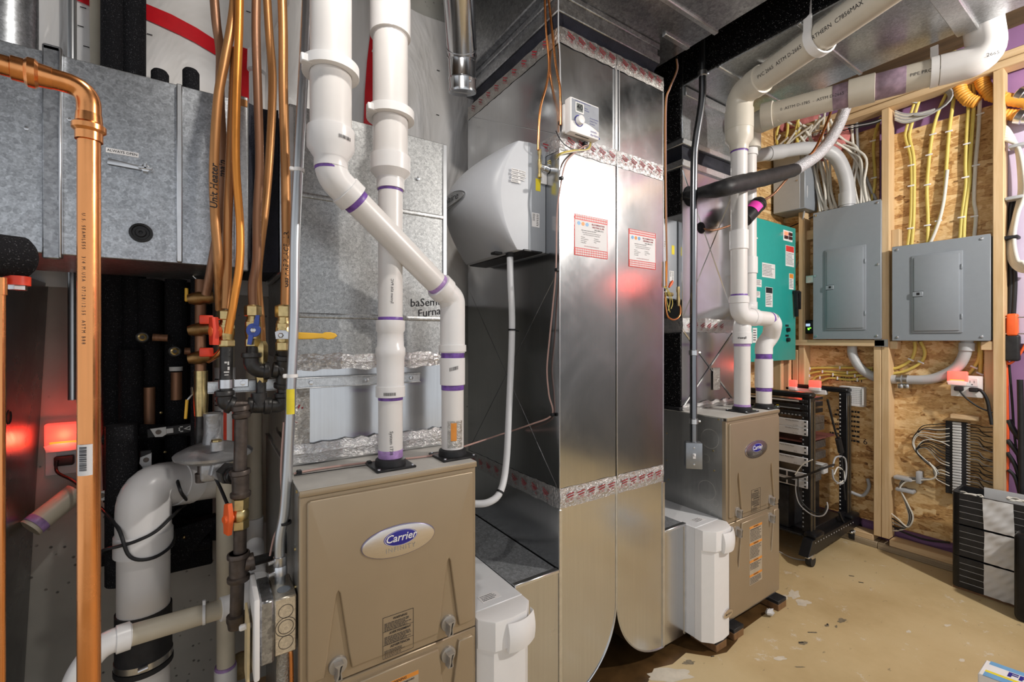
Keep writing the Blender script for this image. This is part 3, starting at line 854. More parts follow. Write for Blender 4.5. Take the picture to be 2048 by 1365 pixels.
# ---------------------------------------------------------------- furnaces (built once, then copied)
FX0, FYF, FZ0, FW, FH = 0.160, 1.085, 0.047, 0.4455, 0.89
def furnace():
    t = thing('furnace', 'large tan furnace with silver oval badge, under the yellow lever gas valve', 'furnace', (FX0, FYF, FZ0))
    x0, x1, z0 = FX0, FX0 + FW, FZ0
    zt = z0 + FH
    m = M(); m.box(x0 + 0.002, x1 - 0.002, FYF + 0.014, FYF + 0.74, z0, zt - 0.003, 0.003, 1); cab = part(m, 'cabinet', FURN_SIDE, t)
    m = M(); m.box(x0, x1, FYF - 0.003, FYF + 0.742, zt - 0.004, zt, 0.0015, 1); m.box(x0, x1, FYF - 0.004, FYF + 0.001, zt - 0.016, zt, 0.003, 2); part(m, 'lid', [FURN_TOP], t)
    m = M(); m.box(x0 + 0.0, x1, FYF - 0.006, FYF - 0.0005, zt - 0.0155, zt - 0.001, 0.002, 2); part(m, 'lid_lip', FURN, t)
    fr = FY(FYF)
    zs = 0.483
    def door(zlo, zhi, poly, nm):
        m = M(fr); m.box(x0 + 0.001, x1 - 0.001, zlo, zhi, -0.02, 0.0, 0.002, 1)
        d = part(m, nm, FURN, t)
        m = M(fr); m.prism(poly, -0.004, 0.0083, 0.004, 3); part(m, 'raised_panel', FURN, d, sharp=60)
        return d
    k0, k1 = x0 + 0.082, x1 - 0.085
    ku, kl = 0.521, 0.438
    def rnd_rect(xa, xb, za, zb, r, notch_up=None, notch_dn=None):
        pts = []
        def corner(cx, cz, a0):
            for i in range(5):
                a = a0 + PI / 2 * i / 4
                pts.append((cx + r * math.cos(a), cz + r * math.sin(a)))
        corner(xa + r, za + r, PI)
        for k in (notch_up or []):
            pts.extend([(k - 0.030, za), (k - 0.025, za + 0.03), (k - 0.0035, za + 0.182), (k, za + 0.188), (k + 0.0035, za + 0.182), (k + 0.025, za + 0.03), (k + 0.030, za)])
        corner(xb - r, za + r, 1.5 * PI)
        corner(xb - r, zb - r, 0)
        for k in (notch_dn or [])[::-1]:
            pts.extend([(k + 0.030, zb), (k + 0.025, zb - 0.03), (k + 0.0035, zb - 0.182), (k, zb - 0.188), (k - 0.0035, zb - 0.182), (k - 0.025, zb - 0.03), (k - 0.030, zb)])
        corner(xa + r, zb - r, PI / 2)
        return pts
    up = door(zs, zt - 0.016, rnd_rect(x0 + 0.016, x1 - 0.011, 0.506, zt - 0.026, 0.008, [k0, k1]), 'upper_door')
    lo = door(z0 + 0.022, zs - 0.003, rnd_rect(x0 + 0.016, x1 - 0.011, z0 + 0.03, 0.466, 0.008, None, [k0, k1]), 'lower_door')
    def knob(par, kx, kz):
        m = M(fr); m.oval(kx, kz, 0.021, 0.021, 0, 0.007, 28, 0.004)
        kb = part(m, 'knob', BADGE_DULL, par)
        m = M(fr)
        prof = [(-0.011, 0.012), (-0.005, 0.004), (-0.0055, -0.012), (-0.010, -0.022), (-0.002, -0.024), (0.006, -0.022), (0.0035, -0.008), (0.005, 0.006), (0.009, 0.013)]
        m.prism([(kx + a, kz + b) for a, b in prof], 0.005, 0.024, 0.002); part(m, 'grip', BADGE_DULL, kb)
        m = M(fr); m.prism([(kx + 0.0015, kz + 0.009), (kx - 0.0005, kz), (kx - 0.0008, kz - 0.010), (kx - 0.004, kz - 0.020), (kx + 0.0015, kz - 0.0195), (kx + 0.001, kz - 0.006), (kx + 0.0035, kz + 0.005), (kx + 0.006, kz + 0.010)], 0.0235, 0.0246); part(m, 'grip_slot', BLACK_PL, kb)
    for k in (k0, k1):
        knob(up, k, ku); knob(lo, k, kl)
    # badge
    m = M(fr); cx, cz = x0 + 0.2255, 0.776
    m.oval(cx, cz, 0.0915, 0.0372, 0.008, 0.0125, 56, 0.002); bd = part(m, 'badge', BADGE, up)
    m = M(fr); m.oval(cx, cz, 0.0935, 0.0388, 0.008, 0.0108, 56, 0.001); part(m, 'badge_rim', BADGE_RIM, bd)
    m = M(fr); m.oval(cx + 0.002, cz + 0.008, 0.0425, 0.019, 0.012, 0.0133, 44, 0.0005); part(m, 'blue_oval', LOGO_BLUE, bd)
    m = M(fr)
    n = 44
    for k in range(n):
        a, b = 2 * PI * k / n, 2 * PI * (k + 1) / n
        m.quad(*[(cx + 0.002 + r * 0.0425 * math.cos(q), cz + 0.008 + r * 0.019 * math.sin(q), 0.0138) for r, q in ((0.93, a), (0.96, a), (0.96, b), (0.93, b))])
    m.label('Carrier', 0.026, cx + 0.002, cz + 0.0085, 0.0140, shear=0.25, bold=0.015); part(m, 'lettering', PAPER, bd)
    m = M(fr); m.label('INFINITY', 0.0155, cx + 0.002, cz - 0.019, 0.0132, sp=1.25); part(m, 'lettering', BADGE_DULL, bd)
    # warning labels, flat print
    m = M(fr); a0, a1, b0, b1 = x0 + 0.184, x0 + 0.262, 0.497, 0.597
    for q in ((a0, a1, b1 - .0008, b1), (a0, a1, b0, b0 + .0008), (a0, a0 + .0008, b0, b1), (a1 - .0008, a1, b0, b1)): m.box(*q, 0.0085, 0.0090)
    for i, wd in enumerate(('WARNING', 'AVERTISSEMENT', 'ADVERTENCIA')):
        zz = b1 - 0.009 - i * 0.033
        m.label(wd, 0.0075, (a0 + a1) / 2 + 0.004, zz, 0.0092, shear=0.2, bold=0.02)
        m.scribble(a0 + 0.004, a1 - (0.004 if i < 2 else 0.02), zz - 0.026, zz - 0.006, 6, 0.0092, 0.42, 5 + i)
        if i: m.box(a0, a1, zz + 0.0062, zz + 0.0066, 0.0085, 0.0090)
    part(m, 'warning_label', INK, up)
    m = M(fr); a0, a1, b0, b1 = x0 + 0.170, x0 + 0.275, 0.175, 0.437
    m.box(a0, a1, b0, b1, 0.0084, 0.0089); lb = part(m, 'warning_label', LABEL_TAN, lo)
    for zz in (b1, b1 - 0.075, b1 - 0.152, b1 - 0.215):
        m = M(fr); m.box(a0, a1, zz - 0.011, zz - 0.001, 0.0089, 0.0093); part(m, 'orange_band', STK_ORANGE, lb)
    m = M(fr)
    for i, zz in enumerate((b1, b1 - 0.075, b1 - 0.152, b1 - 0.215)):
        m.label('WARNING', 0.0085, (a0 + a1) / 2, zz - 0.006, 0.0096, shear=0.2, bold=0.02)
        m.scribble(a0 + 0.005, a1 - 0.005, zz - (0.07 if i < 2 else 0.045), zz - 0.014, 9 if i < 2 else 5, 0.0093, 0.45, 21 + i)
    m.label('FIRE AND EXPLOSION HAZARD', 0.0058, (a0 + a1) / 2, b1 - 0.0165, 0.0096, bold=0.02)
    part(m, 'lettering', INK, lb)
    # knock-outs and screws on the side
    fs = FX(x0)
    for y, z, r in ((0.075, 0.835, 0.042), (0.09, 0.605, 0.042), (0.095, 0.745, 0.018), (0.055, 0.505, 0.02), (0.05, 0.56, 0.014)):
        m = M(fs); m.ring(FYF + y, z, r, 0.0016, -0.0012); part(m, 'knockout', FURN_TOP, cab)
    for y, z in ((0.30, 0.82), (0.29, 0.60), (0.30, 0.69), (0.31, 0.58), (0.30, 0.47), (0.30, 0.38), (0.035, 0.925), (0.06, 0.785), (0.055, 0.70)):
        m = M(fs); m.oval(FYF + y, z, 0.0035, 0.0035, -0.003, 0.001, 8); part(m, 'screw', BRASS, cab)
    return t
BADGE_DULL = plain('knob_gray', (0.40, 0.375, 0.345), 0.35, 0.5)
LABEL_TAN = plain('label_tan', (0.42, 0.35, 0.26), 0.5)
F1 = furnace()
F2 = copy_tree(F1, (1.659, 0, 0), 'tan furnace with a bare gray steel side, standing beside the black server rack')
for x, y, px in ((FX0 + 0.01, FYF - 0.01, 1), (1.829, FYF - 0.03, 1), (2.20, FYF - 0.03, 1), (1.70, FYF - 0.03, 1), (0.66, 1.08, 1)):
    t = thing('foot_block', 'wood block with black rubber pad under the ' + {0.17: 'large furnace corner by the gas piping', 1.829: 'furnace corner touching a filter cabinet', 2.2: 'furnace corner beside the server rack', 1.7: 'filter cabinet front by the far furnace', 0.66: 'filter cabinet beside the large furnace'}[round(x, 3)], 'block', (x + 0.035, y + 0.05, 0))
    m = M(); m.box(x, x + 0.075, y, y + 0.12, 0, 0.030, 0.002, 1); part(m, 'wood', BLOCK, t)
    m = M(); m.box(x, x + 0.075, y, y + 0.12, 0.030, 0.0465, 0.002, 1); part(m, 'pad', BLACK_RUB, t)

# filter cabinets
def filter_cabinet():
    x0, x1 = 0.6095, 0.7825
    t = thing('filter_cabinet', 'white air filter cabinet beside the large tan furnace', 'filter cabinet', ((x0 + x1) / 2, 1.10, 0.0465))
    m = M(); m.box(x0, x1, 1.115, 1.82, 0.047, 0.50, 0.002, 1); part(m, 'body', WHITE_CAB, t)
    plan = lambda o, d: [(x0, 1.118), (x0, 1.085 - o), (x0 + 0.034, 1.052 - d), ((x0 + x1) / 2, 1.046 - d), (x1 - 0.034, 1.052 - d), (x1, 1.085 - o), (x1, 1.118)]
    m = M(FZ(0)); m.prism(plan(0.004, 0.008), 0.418, 0.4985, 0.004); part(m, 'cap', WHITE_PL, t)
    m = M(FZ(0)); m.prism(plan(-0.002, 0.0), 0.047, 0.418); part(m, 'front_cover', WHITE_PL, t, sharp=15)
    # scooped handle lip
    m = M()
    def fn(a, b):
        x = x0 + 0.070 + (x1 - x0 - 0.074) * a
        z = 0.486 - 0.078 * b
        y = 1.044 - 0.012 * math.sin(PI * min(1, a * 0.9 + 0.08)) - 0.010 * math.sin(PI * (0.15 + 0.85 * b)) - 0.010 * b + 0.014 * a * a
        return (x, y, z)
    m.sheet(fn, 14, 8)
    vs = []
    for k in range(9): vs += [fn(0, k / 8), (x0 + 0.070, 1.05, fn(0, k / 8)[2])]
    m.add(vs, [(2 * k, 2 * k + 1, 2 * k + 3, 2 * k + 2) for k in range(8)])
    vs = []
    for k in range(9): vs += [fn(1, k / 8), (x1 - 0.004, 1.07, fn(1, k / 8)[2])]
    m.add(vs, [(2 * k, 2 * k + 1, 2 * k + 3, 2 * k + 2) for k in range(8)])
    part(m, 'handle', WHITE_PL, t)
    m = M(FY(1.046)); m.oval((x0 + x1) / 2 + 0.03, 0.145, 0.033, 0.016, 0, 0.005, 30, 0.002); lg = part(m, 'emblem', BADGE, t)
    m = M(FY(1.046)); m.label('Aprilaire', 0.0125, (x0 + x1) / 2 + 0.03, 0.145, 0.0056, shear=0.2); part(m, 'lettering', INK, lg)
    m = M(FZ(0.5003)); m.box(x0 + 0.05, x0 + 0.115, 1.14, 1.175, 0, 0.0004); lb = part(m, 'label', PAPER, t)
    m = M(FZ(0.5009)); m.scribble(x0 + 0.055, x0 + 0.11, 1.143, 1.172, 4, 0, 0.4, 4); part(m, 'print', INK, lb)
    return t
FC1 = filter_cabinet()
FC2 = copy_tree(FC1, (1.0375, 0, 0), 'white air filter cabinet beside the furnace that stands by the server rack')

# ---------------------------------------------------------------- plenums and coil cases above the furnaces
def plenum1():
    x0, x1, y0, y1 = 0.168, 0.618, 1.30, 1.80
    t = thing('supply_plenum', 'tall galvanized plenum marked in black pen, behind the white diagonal vent pipe', 'duct', ((x0 + x1) / 2, 1.55, 0.938))
    m = M(); m.box(x0, x1, y0, y1, 1.215, 1.888, 0.002, 1); part(m, 'upper_section', G_LIGHT, t)
    m = M(); m.box(x0, x1 + 0.002, y0 + 0.004, y1, 0.938, 1.215); part(m, 'coil_case', G_SMOOTH, t)
    for z in (1.655, 1.335):
        m = M(FY(y0)); m.box(x0 + 0.01, x1 - 0.01, z - 0.007, z + 0.007, -0.004, 0.004, 0.0035, 2); part(m, 'bead', G_LIGHT, t)
    m = M(FY(y0)); m.box(x0 - 0.001, x0 + 0.012, 1.22, 1.88, 0, 0.004, 0.001, 1); part(m, 'corner_cleat', G_EDGE, t)
    m = M(FY(y0)); m.box(x1 - 0.012, x1 + 0.001, 1.22, 1.885, 0, 0.004, 0.001, 1); part(m, 'corner_cleat', G_EDGE, t)
    foil_band([(x0, 1.6), (x0, y0), (x1 + 0.002, y0)], 1.188, 1.232, t, seed=31, wob=0.004, c=0.002)
    tp = foil_band([(x0, 1.6), (x0, y0), (x1 + 0.002, y0)], 0.945, 0.995, t, seed=32, wob=0.004, c=0.005)
    tp = foil_band([(x0, y0 + 0.1), (x0, y0), (x0 + 0.05, y0)], 0.99, 1.17, t, seed=33, wob=0.012, c=0.004, mat=FOIL_W)
    tape_print(tp, FY(y0), x0 + 0.005, x0 + 0.05, 1.08, 1, 1.2)
    m = M(FY(y0))
    m.label('baSement', 0.034, 0.565, 1.386, 0.0012, rot=0.09, shear=0.1); m.label('Furnace', 0.034, 0.575, 1.357, 0.0012, rot=0.17, shear=0.15)
    part(m, 'pen_marking', INK, t)
    for u, v in ((835, 358), (881, 706)):
        q = P(u, v, y=y0); m = M(FY(y0)); m.oval(q.x, q.z, 0.006, 0.006, 0, 0.006, 10, 0.002); part(m, 'screw', STEEL, t)
    return t
plenum1()
def plenum2():
    x0, x1, y0, y1 = 1.8215, 2.262, 1.30, 1.82
    t = thing('supply_plenum', 'galvanized plenum with cross-broken panels, behind the white vent pipes with the dogleg', 'duct', ((x0 + x1) / 2, 1.55, 0.938))
    m = M(); m.box(x0, x1, y0, y1, 1.345, 2.085, 0.002, 1); part(m, 'upper_section', G_SMOOTH, t)
    m = M(); m.box(x0, x1, y0 + 0.003, y1, 0.938, 1.345); part(m, 'coil_case', G_SMOOTH, t)
    m = M(); m.box(x0 - 0.012, x1 + 0.01, y0 - 0.012, y1, 2.075, 2.108, 0.003, 1); part(m, 'flange', G_STRUT, t)
    fr = FY(y0)
    for (a, b), (c, d) in (((x0, 0.95), (x1, 1.32)), ((x0, 1.32), (x1, 0.95)), ((x0, 1.37), (x1, 2.06)), ((x0, 2.06), (x1, 1.37))):
        e = Vector((c - a, d - b)).normalized() * 0.004
        m = M(fr)
        m.add([(a - e.y, b + e.x, 0), (c - e.y, d + e.x, 0), (c, d, 0.0035), (a, b, 0.0035), (c + e.y, d - e.x, 0), (a + e.y, b - e.x, 0)], [(0, 1, 2, 3), (3, 2, 4, 5)])
        part(m, 'crease', G_SMOOTH, t)
    tp = foil_band([(x0, 1.5), (x0, y0), (x1, y0)], 1.305, 1.372, t, seed=41)
    tape_print(tp, fr, x0 + 0.02, x1 - 0.1, 1.335, 6, 0.5)
    foil_band([(x0, y0), (x1, y0)], 0.94, 0.97, t, seed=42, wob=0.006)
    m = M(fr); m.box(x0 + 0.24, x0 + 0.30, 1.02, 1.13, 0.003, 0.005, 0.001, 1); part(m, 'foil_patch', FOIL_W, t)
    m = M(FX(x0)); m.box(1.302, 1.81, 0.955, 1.30, 0, 0.012, 0.005, 2); part(m, 'black_wrap', BLACK_FOIL, t)
    m = M(FX(x0)); m.box(1.302, 1.81, 1.86, 2.07, 0, 0.01, 0.004, 2); part(m, 'black_wrap', BLACK_FOIL, t)
    m = M(); m.box(x0 - 0.02, x0 + 0.01, 1.30, 1.81, 0.9385, 0.956, 0.003, 1); part(m, 'sill', BLACK_RUB, t)
    return t
plenum2()

# trunk on the side by the copper lines
def open_trunk():
    x0, x1, y0, y1, z0, z1 = -1.25, 0.075, 1.355, 1.70, 1.455, 1.888
    t = thing('supply_duct', 'galvanized duct with an ALWAYS OPEN label and a damper lever', 'duct', ((x0 + x1) / 2, 1.58, z0))
    m = M(); m.box(x0, x1, y0, y1, z0, z1, 0.002, 1); part(m, 'duct_body', G_SPANG, t)
    fr = FY(y0)
    m = M(fr); m.box(-0.299, -0.270, z0 - 0.012, z1 + 0.012, 0, 0.009, 0.003, 1); m.box(-0.299, -0.27, z1, z1 + 0.014, -0.33, 0.009, 0.003, 1); part(m, 'slip_cleat', G_DARK, t)
    m = M(fr); m.box(-0.272, -0.267, z0 - 0.01, z1 + 0.01, 0, 0.016, 0.002, 1); part(m, 'slip_cleat', G_EDGE, t)
    m = M(fr); m.box(-0.0695, -0.058, z0 + 0.002, z1 - 0.002, 0, 0.012, 0.002, 1); part(m, 'standing_seam', G_EDGE, t)
    m = M(fr); m.box(0.050, 0.080, z0 - 0.008, z1 + 0.008, 0, 0.012, 0.003, 1); part(m, 'end_cleat', G_STRUT, t)
    a, b = P(213, 305, y=y0), P(273, 312, y=y0)
    m = M(fr); m.box(a.x - 0.001, b.x + 0.004, 1.694, 1.705, 0, 0.001); lb = part(m, 'label', PAPER, t)
    m = M(fr); m.label('ALWAYS OPEN', 0.0078, (a.x + b.x) / 2 + 0.0015, 1.6995, 0.0016); part(m, 'lettering', INK, lb)
    q0, q1 = P(222, 325, y=y0), P(292, 340, y=y0)
    m = M(fr); d = (q1 - q0)
    m.prism([(q0.x - 0.006, q0.z - 0.006), (q1.x, q1.z - 0.004), (q1.x + 0.004, q1.z), (q1.x, q1.z + 0.004), (q0.x - 0.004, q0.z + 0.007)], 0.004, 0.007, 0.001); lv = part(m, 'damper_lever', STEEL, t)
    m = M(fr); m.oval(q1.x, q1.z, 0.010, 0.009, 0, 0.014, 6, 0.002); m.box(q1.x - 0.003, q1.x + 0.003, q1.z - 0.002, q1.z + 0.013, 0.012, 0.016, 0.001, 1); m.box(q1.x - 0.013, q1.x + 0.013, q1.z - 0.003, q1.z + 0.003, 0.012, 0.016, 0.001, 1); part(m, 'wing_nut', STEEL, lv)
    q = P(282, 466, y=y0)
    m = M(); m.lathe((q.x, y0, q.z), (q.x, y0 - 1, q.z), [(0, 0.0225), (0.005, 0.0215), (0.006, 0.017), (0.003, 0.0155), (0.003, 0.011), (0.006, 0.0095), (0.006, 0.004), (0.003, 0.003)], 28); part(m, 'plug', BLACK_PL, t)
    for u, v in ((54, 258), (140, 240)):
        q = P(u, v, y=y0); m = M(fr); m.oval(q.x, q.z, 0.0045, 0.0045, 0, 0.004, 6, 0.001); part(m, 'screw', STEEL, t)
    return t
open_trunk()
def fold(a, b):
    return (0.0805 + 0.070 * a, 1.358 + 0.022 * math.sin(PI * a) + 0.005 * math.sin(9 * b + 4 * a), 1.452 + 0.438 * b)
m = M(); m.sheet(fold, 8, 16); m.box(0.0805, 0.150, 1.385, 1.69, 1.462, 1.88); solo(m, 'canvas_connector', CANVAS, 'black canvas collar joining ALWAYS OPEN duct to tall plenum, behind copper tubes', 'duct connector', sharp=60)
m = M(FY(1.35)); m.box(0.152, 0.166, 1.45, 1.885, -0.34, 0.006, 0.002, 1); solo(m, 'duct_flange', G_EDGE, 'narrow bright flange strip between black canvas and tall plenum', 'duct flange')
# ---------------------------------------------------------------- vents of the large furnace
def pvc_run(t, pts, r, mat=PVC, name='pipe', fil=0.0, seg=24):
    m = M(); m.tube(pts, r, seg, fil); return part(m, name, mat, t)
def sleeve(t, p0, p1, r, mat=PVC_FIT, name='coupling', lip=0.0025):
    L = (Vector(p1) - Vector(p0)).length
    m = M(); m.lathe(p0, p1, [(0, r - lip), (0.001, r), (L - 0.001, r), (L, r - lip)], 28); return part(m, name, mat, t)
def band(t, p0, p1, r, mat=None, name='primer_ring'):
    return sleeve(t, p0, p1, r + 0.0006, mat or PRIMER, name, 0.0004)
def along(p0, p1, f): return Vector(p0) + (Vector(p1) - Vector(p0)) * f
def flange_base(t, x, y, z, r):
    m = M(FZ(z)); m.box(x - 0.052, x + 0.052, y - 0.052, y + 0.052, 0, 0.006, 0.002, 1); f = part(m, 'base_plate', BLACK_PL, t)
    for a in (-0.044, 0.044):
        for b in (-0.044, 0.044):
            m = M(FZ(z)); m.oval(x + a, y + b, 0.004, 0.004, 0, 0.009, 8, 0.001); part(m, 'screw', STEEL, f)
    m = M(); m.lathe((x, y, z), (x, y, z + 1), [(0, r + 0.009), (0.020, r + 0.007), (0.024, r + 0.001)], 28); part(m, 'rubber_collar', BLACK_RUB, t)
ZL = FZ0 + FH          # furnace top
def barcode(m, fn, w, h, n=16, seed=2):
    rnd = random.Random(seed); x = 0
    while x < w:
        b = rnd.uniform(0.01, 0.05) * w
        m.quad(*[fn(a, c) for a, c in ((x, 0), (min(x + b, w), 0), (min(x + b, w), h), (x, h))]); x += b + rnd.uniform(0.015, 0.05) * w
def on_pipe(x, y, r, a0):
    """Wrap flat print round an upright pipe: a0 = facing angle, local x runs to the right as seen from outside."""
    return lambda px, pz: (x + (r + 0.0008) * math.cos(a0 + px / r), y + (r + 0.0008) * math.sin(a0 + px / r), pz)
X1, Y1, R1 = 0.393, 1.165, 0.0315
def zv(v, t=1.187): return EYE + t * (HZ - v) / FPX
FACE = math.atan2(-1.165, -0.393)     # facing the room
t = thing('vent_pipe', 'straight white plastic vent pipe rising from the large furnace, with a barcode on its coupling', 'pipe', (X1, Y1, ZL))
flange_base(t, X1, Y1, ZL, R1)
up = lambda v, x=X1, y=Y1: Vector((x, y, zv(v)))
pvc_run(t, [up(935), up(770)], R1)
band(t, (X1, Y1, ZL + 0.024), (X1, Y1, ZL + 0.045), R1, PRIMER_L)
band(t, up(800), up(792), R1)
sleeve(t, up(794), up(772), R1 + 0.0065)
m = M(); fn0 = on_pipe(X1, Y1, R1 + 0.0067, FACE); fn = lambda a, b: fn0(a - 0.017, zv(789) + b); barcode(m, fn, 0.03, 0.008); m.scribble(0.0, 0.03, 0.010, 0.018, 2, 0) if False else None; part(m, 'barcode', INK, t)
m = M(); m.lathe(up(772), up(640), [(0, R1 + 0.0035), (0.035, R1 + 0.004), (0.075, R1 + 0.0045), (0.082, R1 + 0.007), (0.098, R1 + 0.007), (0.105, R1 + 0.003), (0.14, R1 + 0.002), (0.146, R1 + 0.006), (0.172, R1 + 0.0065), (0.173, R1)], 28); part(m, 'offset_fitting', PVC_FIT, t)
band(t, up(645), up(635), R1)
pvc_run(t, [up(640), up(375)], R1)
band(t, up(385), up(374), R1)
m = M(); m.lathe(up(380), up(290), [(0, R1 + 0.004), (0.028, R1 + 0.004), (0.046, 0.0510), (0.086, 0.0515), (0.087, 0.0455)], 32); part(m, 'reducer', PVC_FIT, t)
m = M(); fn = on_pipe(X1, Y1, R1, FACE)
m.text('System 636 PVC', 0.0095, lambda a, b: fn(b + 0.004, zv(585) + a)); part(m, 'print', INK, t, kind='stuff')
m = M(); m.text('System 1738', 0.012, lambda a, b: fn(b + 0.002, zv(882) - a)); part(m, 'print', INK, t, kind='stuff')
pvc_run(t, [up(335), up(60)], 0.0450)
m = M(); m.lathe(up(75), (X1, Y1, 2.6), [(0, 0.0465), (0.001, 0.052), (0.10, 0.052), (0.101, 0.0465)], 30); part(m, 'coupling', PVC_FIT, t)
pvc_run(t, [up(40), (X1, Y1, 2.76)], 0.0450)
def hanger(t, x, y, z, r, tilt=0.03):
    m = M(); m.lathe((x, y, z - 0.011), (x, y, z + 0.011), [(0, r), (0, r + 0.016), (0.022, r + 0.016), (0.022, r)], 32, caps=False)
    h = part(m, 'hanger_ring', WHITE_PL, t)
    m = M(); a = FACE - 0.9
    m.box(x - r - 0.022, x - r + 0.002, y - 0.03, y - 0.012, z - 0.012, z + 0.006, 0.002, 1); part(m, 'hook', WHITE_PL, h)
hanger(t, X1, Y1, zv(232), 0.0455)
t = thing('vent_pipe', 'white plastic vent pipe with a long diagonal run in front of the plenum', 'pipe', (0.574, 1.165, ZL))
X2, Y2 = 0.574, 1.165
zw = lambda v: EYE + 1.287 * (HZ - v) / FPX
flange_base(t, X2, Y2, ZL, R1)
B = Vector((X2, Y2, 1.385)); q = P(662, 352, t=1.03); Tq = Vector((q.x, q.y, 1.645))
dgn = (Tq - B).normalized()
pvc_run(t, [(X2, Y2, ZL + 0.01), B, Tq, (Tq.x, Tq.y, 1.72)], R1, fil=0.05)
band(t, (X2, Y2, zw(780)), (X2, Y2, zw(769)), R1)
sleeve(t, (X2, Y2, zw(770)), (X2, Y2, zw(716)), R1 + 0.004, name='coupling')
band(t, (X2, Y2, zw(717)), (X2, Y2, zw(704)), R1 + 0.001)
m = M(); m.tube([(X2, Y2, zw(706)), (X2, Y2, zw(690)), (X2, Y2, 1.36), B, B + dgn * 0.055], R1 + 0.004, 26, 0.05); part(m, 'elbow', PVC_FIT, t)
sleeve(t, (X2, Y2, zw(704)), (X2, Y2, zw(690)), R1 + 0.0075, name='elbow_hub')
sleeve(t, B + dgn * 0.035, B + dgn * 0.062, R1 + 0.0075, name='elbow_hub')
band(t, B + dgn * 0.062, B + dgn * 0.074, R1, PRIMER_L)
m = M(); m.tube([Tq - dgn * 0.06, Tq, (Tq.x, Tq.y, 1.70)], R1 + 0.004, 26, 0.055); part(m, 'elbow', PVC_FIT, t)
sleeve(t, Tq - dgn * 0.068, Tq - dgn * 0.04, R1 + 0.0075, name='elbow_hub')
band(t, Tq - dgn * 0.082, Tq - dgn * 0.068, R1)
band(t, (Tq.x, Tq.y, 1.655), (Tq.x, Tq.y, 1.668), R1 + 0.003)
za = lambda v: EYE + 1.03 * (HZ - v) / FPX
m = M(); m.lathe((Tq.x, Tq.y, za(338)), (Tq.x, Tq.y, 3), [(0, R1 + 0.005), (0.022, R1 + 0.005), (0.045, 0.0512), (0.088, 0.0515), (0.089, 0.0455)], 32); part(m, 'reducer', PVC_FIT, t)
pvc_run(t, [(Tq.x, Tq.y, za(300)), (Tq.x, Tq.y, 2.76)], 0.0450)
hanger(t, Tq.x, Tq.y, za(142), 0.0455)
fp = on_pipe(Tq.x, Tq.y, 0.0520, math.atan2(-Tq.y, -Tq.x) + 0.5)
m = M(); barcode(m, lambda a, b: fp(a - 0.01, za(290) + b), 0.03, 0.008, seed=5); part(m, 'barcode', INK, t)
fp = on_pipe(X2, Y2, R1 + 0.0045, math.atan2(-Y2, -X2) + 0.1)
m = M(); barcode(m, lambda a, b: fp(a - 0.012, zw(742) + b + a * 0.25), 0.024, 0.010, seed=6); part(m, 'barcode', INK, t)
fp = on_pipe(X2, Y2, R1, math.atan2(-Y2, -X2) + 0.25)
m = M(); m.sheet(lambda a, b: fp((a - 0.5) * 0.045, ZL + 0.03 + 0.075 * b), 6, 1); fo = part(m, 'foil_label', FOIL_W, t)
fp2 = on_pipe(X2, Y2, R1 + 0.001, math.atan2(-Y2, -X2) + 0.1)
m = M(); m.sheet(lambda a, b: fp2((a - 0.5) * 0.016, ZL + 0.05 + 0.05 * b), 3, 1); part(m, 'print', STK_ORANGE, fo)

# ---------------------------------------------------------------- pipes and tubes against the back wall
def pipe_px(name, label, pts, pxr, mat, cat='pipe', group=None, seg=16, sm=0, fil=0.0, **kw):
    """A pipe through (u, v, y) triples; pxr = radius in metres."""
    m = M(); m.tube([P(u, v, y=y) for u, v, y in pts], pxr, seg, fil, sm)
    return solo(m, name, mat, label, cat, group)
pipe_px('steel_conduit', 'slim gray steel conduit high on the back wall, above the galvanized duct', [(144, -60, 1.84), (145, 800, 1.84)], 0.0105, EMT, 'conduit')
t = thing('drain_pipe', 'cream plastic pipe on the back wall just beside the upright bright copper pipe', 'pipe', P(197, 900, y=1.86))
m = M(); m.tube([P(193, -60, y=1.86), P(200, 880, y=1.86)], 0.0165, 18); part(m, 'pipe', PVC_CREAM, t)
for i, (u, w, lab) in enumerate(((228, 0.030, 'thick black foam covered pipe beside the cream pipe'), (268, 0.029, 'thick black foam covered pipe, the one of the pair nearer the red tape'))):
    m = M(); m.tube([P(u, -60, y=1.76), P(u, 700, y=1.76), P(u + 6, 1000, y=1.72)], w, 18, sm=3); solo(m, 'insulated_pipe', BLACK_FOAM, lab, 'pipe')
for u, v, lab in ((320, 142, 'short cut end of black foam pipe sticking up beside twin black pipes'), (382, 140, 'cut black foam pipe end standing nearest the copper tubes')):
    p0, p1 = P(u, v + 380, y=1.755), P(u, v, y=1.755)
    m = M(); m.lathe(p0, p1, [(0, 0.0225), ((p1 - p0).length - 0.008, 0.0225), ((p1 - p0).length, 0.017), ((p1 - p0).length - 0.004, 0.010)], 16); solo(m, 'insulated_pipe', BLACK_FOAM, lab, 'pipe')
t = thing('drain_pipe', 'white plastic pipe with a collar on the wall sheet, rising behind dark copper tubes', 'pipe', P(513, 210, y=1.80))
m = M(); m.tube([P(514, 330, y=1.80), P(514, 150, y=1.80)], 0.0245, 20); part(m, 'pipe', PVC, t)
sleeve(t, P(513, 143, y=1.80), P(514, 105, y=1.80), 0.029)
m = M(); m.tube([P(513, 112, y=1.80), P(516, 95, y=1.80), P(575, -30, y=1.80)], 0.0245, 20, 0.03); part(m, 'pipe', PVC, t)
